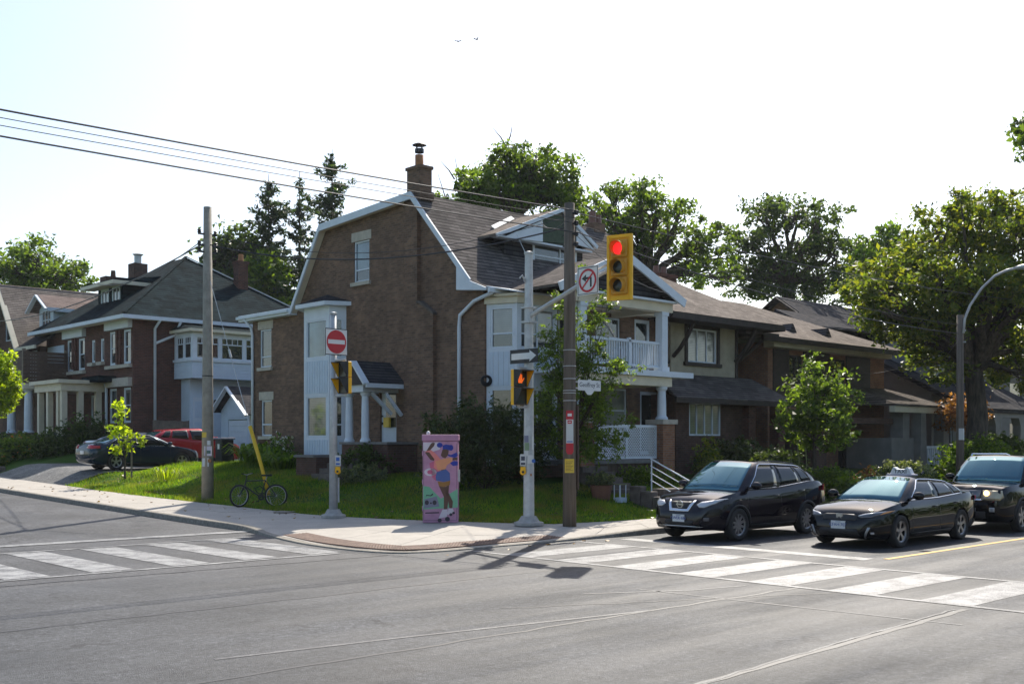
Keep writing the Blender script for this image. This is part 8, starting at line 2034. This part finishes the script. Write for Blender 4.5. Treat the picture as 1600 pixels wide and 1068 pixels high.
# round badge: ring and bar
hit = bvh1.ray_cast(Vector((6, 0, .79)), Vector((-1, 0, 0))); xp = hit[0].x + .03
mb = MB().lathe([(.062, -.01), (.082, -.01), (.082, .008), (.062, .008), (.062, -.01)], (xp, 0, .79), (1, 0, 0), 22); mb.box(xp - .008, -.10, .772, xp + .012, .10, .808); P1('badge', mb, 'chrome', c1)
for s_ in (1, -1):      # tail lamp wrapping onto the side
    mb = MB(); mb.prism([(-L / 2 + .06, s_ * .76, .98), (-L / 2 + .40, s_ * .905, 1.0), (-L / 2 + .34, s_ * .88, 1.12), (-L / 2 + .10, s_ * .74, 1.13)], (0, .035 * s_, 0)); P1('side_tail_lamp', mb, 'tail_red', c1)
    P1('roof_rail', MB().tube([surf1(3.6, 1.0, s_) + Vector((0, -.02 * s_, .03)), surf1(6, 1.0, s_) + Vector((0, -.02 * s_, .05)), surf1(8.6, 1.0, s_) + Vector((0, -.02 * s_, .03))], .016, 6), 'black_plastic', c1)

# ---- black taxi saloon
def sedan_spec(L=4.67, W=1.80, H=1.41, paint='paint_black', **kw):
    hf, hr = L / 2, -L / 2
    s = dict(L=L, W=W, H=H, cat='car', r=.33, axle=(hf - .90, hf - .90 - 2.735), paint=paint,
             top=[(hr, .66), (hr + .04, .90), (hr + .12, .99), (hr + .35, 1.02), (hr + 1.0, .99), (0, .93), (hf - 1.4, .92), (hf - .95, .885), (hf - .5, .81), (hf - .2, .73), (hf - .07, .64), (hf, .50)],
             bot=[(hr, .42), (hr + .1, .30), (hr + .5, .20), (0, .17), (hf - .6, .17), (hf - .12, .19), (hf, .30)],
             plan=[(hr, .74), (hr + .05, .84), (hr + .3, .95), (hr + .8, 1.0), (0, .985), (hf - .9, 1.0), (hf - .5, .95), (hf - .22, .86), (hf - .08, .73), (hf, .56)], crown=.06,
             glass=dict(wb=.88, wr=.60, ws=(hf - 1.05, hf - 2.05), side=[(hf - 1.35, hf - 2.15), (hf - 1.65, hf - 2.28), (hf - 2.60, hf - 2.62), (hf - 2.70, hf - 2.70), (hf - 3.48, hf - 3.22), (hf - 3.56, hf - 3.28), (hf - 3.98, hf - 3.40)], rw=(hr + .52, hr + 1.28), win=[(3.35, 4.96), (6.04, 6.96), (8.0, 8.7)], drop=.075),
             rim=(5, 'alloy_dark', .05, True, 'alloy'), doors=(hf - 1.40, hf - 2.65, hf - 3.55), handles=(hf - 2.45, hf - 3.42))
    s.update(kw); return s
S2 = sedan_spec(chrome='chrome', plate=('CFAH·707', .47),
    front=[('headlamp', [(.38, .655), (.46, .625), (.66, .635), (.80, .70), (.85, .76), (.70, .735), (.5, .70)], .012, 'lamp_lens_dark', True),
           ('running_lamp', [(.40, .665), (.52, .705), (.70, .738), (.80, .752), (.80, .735), (.70, .718), (.52, .685), (.42, .652)], .022, 'lamp_lens', True),
           ('indicator', [(.76, .68), (.83, .72), (.85, .76), (.79, .74)], .018, 'lamp_amber', True),
           ('grille', [(-.36, .57), (.36, .57), (.38, .66), (.30, .69), (-.30, .69), (-.38, .66)], .010, 'black_plastic', False),
           ('lower_intake', [(-.46, .24), (.46, .24), (.40, .40), (-.40, .40)], .010, 'black_plastic', False), ('bumper_fin', [(.52, .22), (.56, .22), (.66, .44), (.61, .44)], .016, 'alloy', True), ('fog_lamp', [(.66, .30), (.71, .30), (.71, .34), (.66, .34)], .014, 'lamp_lens', True)],
    rear=[('tail_lamp', [(.5, .82), (.72, .80), (.76, .90), (.52, .92)], .02, 'tail_red', True)])
c2, body2, bvh2, surf2, P2 = car('taxi_car', 'black taxi saloon at the crosswalk, bright roof sign on top', (22.16, 11.42, 0.0), PI, S2)
hit = bvh2.ray_cast(Vector((6, 0, .635)), Vector((-1, 0, 0))); xp = hit[0].x + .025; zz = .635
mb = MB(); mb.box(xp - .015, -.055, zz - .05, xp, -.03, zz + .05); mb.box(xp - .015, .03, zz - .05, xp, .055, zz + .05); mb.box(xp - .015, -.03, zz - .012, xp, .03, zz + .012); mb.prism([(xp - .015, -.075, zz + .062), (xp - .015, .075, zz + .062), (xp - .015, .06, zz - .062), (xp - .015, -.06, zz - .062)], (.004, 0, 0)); P2('badge', mb, 'chrome', c2)
for s_ in (1, -1):
    mb = MB(); mb.prism([(-4.67 / 2 + .05, s_ * .72, .84), (-4.67 / 2 + .34, s_ * .865, .85), (-4.67 / 2 + .28, s_ * .84, .94), (-4.67 / 2 + .09, s_ * .70, .95)], (0, .03 * s_, 0)); P2('side_tail_lamp', mb, 'tail_red', c2)
tz = 1.43
mb = MB(); prof = [(-.26, tz), (-.24, tz + .02), (-.19, tz + .12), (-.155, tz + .155), (-.12, tz + .135), (-.095, tz + .11), (.095, tz + .11), (.12, tz + .135), (.155, tz + .155), (.19, tz + .12), (.24, tz + .02), (.26, tz)]
mb.prism([(-.42, y, z) for y, z in prof], (.16, 0, 0)); ts_ = P2('taxi_sign', mb, 'sign_white', c2); bevel(ts_, .015, 2)
mb = MB(); mb.box(-.46, -.30, tz - .03, -.22, .30, tz + .004); P2('sign_base', mb, 'mural_white', ts_)
for sg in (1, -1):
    v, f = text_mesh('TAXI', .115, .002); mb = MB(); mb.v = [((-.34 + .083 * sg) - p[1] * sg, p[0] * 1.15 * sg, p[2] + tz + .056) for p in v]; mb.f = [q if sg > 0 else q for q in f]; P2('sign_lettering', mb, 'sign_black', ts_)
P2('antenna', MB().tube([(-1.25, 0, 1.41), (-1.33, 0, 1.47), (-1.38, 0, 1.43)], .02, 6), 'paint_black', c2)

# ---- boxy black suv behind
L3 = 4.86; hf, hr = L3 / 2, -L3 / 2
S3 = suv_spec(L=L3, W=1.99, H=1.80, paint='paint_black', r=.375, axle=(hf - .95, hf - .95 - 2.77),
    top=[(hr, .85), (hr + .03, 1.08), (hr + .10, 1.2), (hr + .5, 1.22), (0, 1.16), (hf - 1.35, 1.15), (hf - .9, 1.13), (hf - .4, 1.09), (hf - .15, 1.04), (hf - .05, .95), (hf, .74)],
    plan=[(hr, .85), (hr + .05, .93), (hr + .25, .98), (0, 1.0), (hf - .8, 1.0), (hf - .3, .96), (hf - .12, .90), (hf - .04, .82), (hf, .70)],
    glass=dict(wb=.91, wr=.74, ws=(hf - 1.15, hf - 1.85), side=[(hf - 1.40, hf - 1.95), (hf - 1.55, hf - 2.02), (hf - 2.60, hf - 2.62), (hf - 2.70, hf - 2.72), (hf - 3.60, hf - 3.58), (hf - 3.70, hf - 3.68), (hf - 4.60, hf - 4.50)], rw=(hr + .06, hr + .25), win=[(3.3, 4.96), (6.04, 6.96), (8.0, 8.9)], drop=.02),
    rim=(6, 'alloy_dark', .07, False, 'alloy'),
    front=[('headlamp', [(.40, .78), (.82, .76), (.88, .84), (.84, 1.0), (.42, 1.0)], .014, 'lamp_lens_aged', True), ('grille', [(-.36, .80), (.36, .80), (.38, 1.0), (-.38, 1.0)], .010, 'lamp_lens_dark', False), ('grille_frame', [(-.42, .76), (.42, .76), (.40, .80), (-.40, .80)], .02, 'chrome', False),
           ('bumper_bar', [(-.8, .55), (.8, .55), (.84, .70), (-.84, .70)], .02, 'paint_black', False), ('lower_intake', [(-.5, .36), (.5, .36), (.5, .50), (-.5, .50)], .01, 'black_plastic', False), ('fog_lamp', [(.60, .50), (.72, .50), (.72, .60), (.60, .60)], .03, 'lamp_lens', True)])
c3, body3, bvh3, surf3, P3 = car('boxy_suv', 'boxy black suv behind the taxi, cut by the right edge', (27.95, 11.4, 0.0), PI, S3)
for y_ in (.52, -.52):
    hit = bvh3.ray_cast(Vector((6, y_, .93)), Vector((-1, 0, 0))); mb = MB().lathe([(0, .0), (.06, 0), (.07, .03), (.05, .05), (0, .05)], (hit[0].x + .0, y_, .93), (1, 0, 0), 16); P3('indicator', mb, 'lamp_on' if y_ > 0 else 'lamp_amber', c3)
for s_ in (1, -1): P3('roof_rail', MB().tube([surf3(3.6, 1.0, s_) + Vector((0, -.04 * s_, .02)), surf3(4, 1.0, s_) + Vector((0, -.04 * s_, .07)), surf3(8.4, 1.0, s_) + Vector((0, -.04 * s_, .07)), surf3(8.8, 1.0, s_) + Vector((0, -.04 * s_, .02))], .02, 6), 'chrome', c3)

# ---- cars on the driveway (seen from behind and the side)
def dz(x, y): return gz(x, y) + .03
rear_lamps = [('tail_lamp', [(.42, .86), (.78, .84), (.82, .96), (.46, .98)], .02, 'tail_red', True), ('number_plate', [(-.16, .62), (.16, .62), (.16, .76), (-.16, .76)], .02, 'sign_white', False)]
S4 = sedan_spec(L=4.62, paint='paint_blue_black', chrome='chrome', rear=rear_lamps)
c4, b4, v4, s4_, P4 = car('parked_sedan', 'dark blue sedan parked nearest on the driveway', (19.15, 42.1, dz(19.15, 42.1)), 0.0, S4)
for s_ in (1, -1):
    mb = MB(); mb.prism([(-2.25, s_ * .74, .84), (-1.95, s_ * .875, .86), (-2.0, s_ * .86, .95), (-2.2, s_ * .72, .96)], (0, .03 * s_, 0)); P4('side_tail_lamp', mb, 'tail_red', c4)
S5 = suv_spec(L=4.5, W=1.84, H=1.64, paint='paint_red', rear=rear_lamps[1:], handle='paint_red')
c5, *_ = car('parked_red_suv', 'red crossover parked behind the dark blue sedan', (22.6, 44.75, dz(22.6, 44.75)), 0.0, S5)
S6 = sedan_spec(L=4.55, paint='paint_silver', rear=rear_lamps)
c6, *_ = car('parked_silver_sedan', 'silver sedan mostly hidden behind the other parked cars', (21.5, 47.4, dz(21.5, 47.4)), 0.0, S6)
for c_ in (c4, c5, c6):
    bpy.context.view_layer.update()
    dzx = gz(c_.location.x + 1.4, c_.location.y) - gz(c_.location.x - 1.4, c_.location.y)
    c_.rotation_euler = (0, -math.atan2(dzx, 2.8), 0); c_.location.z = (gz(c_.location.x + 1.4, c_.location.y) + gz(c_.location.x - 1.4, c_.location.y)) / 2 + .035


# ---- the hazy summer air
mb = MB(); mb.box(-140, -60, -1.2, 260, 260, 32)
hz = part('haze', mb, None, None); hz['kind'] = 'stuff'
hm = bpy.data.materials.new('hazy_air'); hm.use_nodes = True; ht = hm.node_tree
ht.nodes.remove(ht.nodes['Principled BSDF'])
pv = ht.nodes.new('ShaderNodeVolumePrincipled'); pv.inputs['Color'].default_value = (0.88, 0.93, 1.0, 1); pv.inputs['Density'].default_value = 0.0002; pv.inputs['Anisotropy'].default_value = 0.2
ht.links.new(pv.outputs[0], ht.nodes['Material Output'].inputs['Volume'])
hz.data.materials.append(hm)
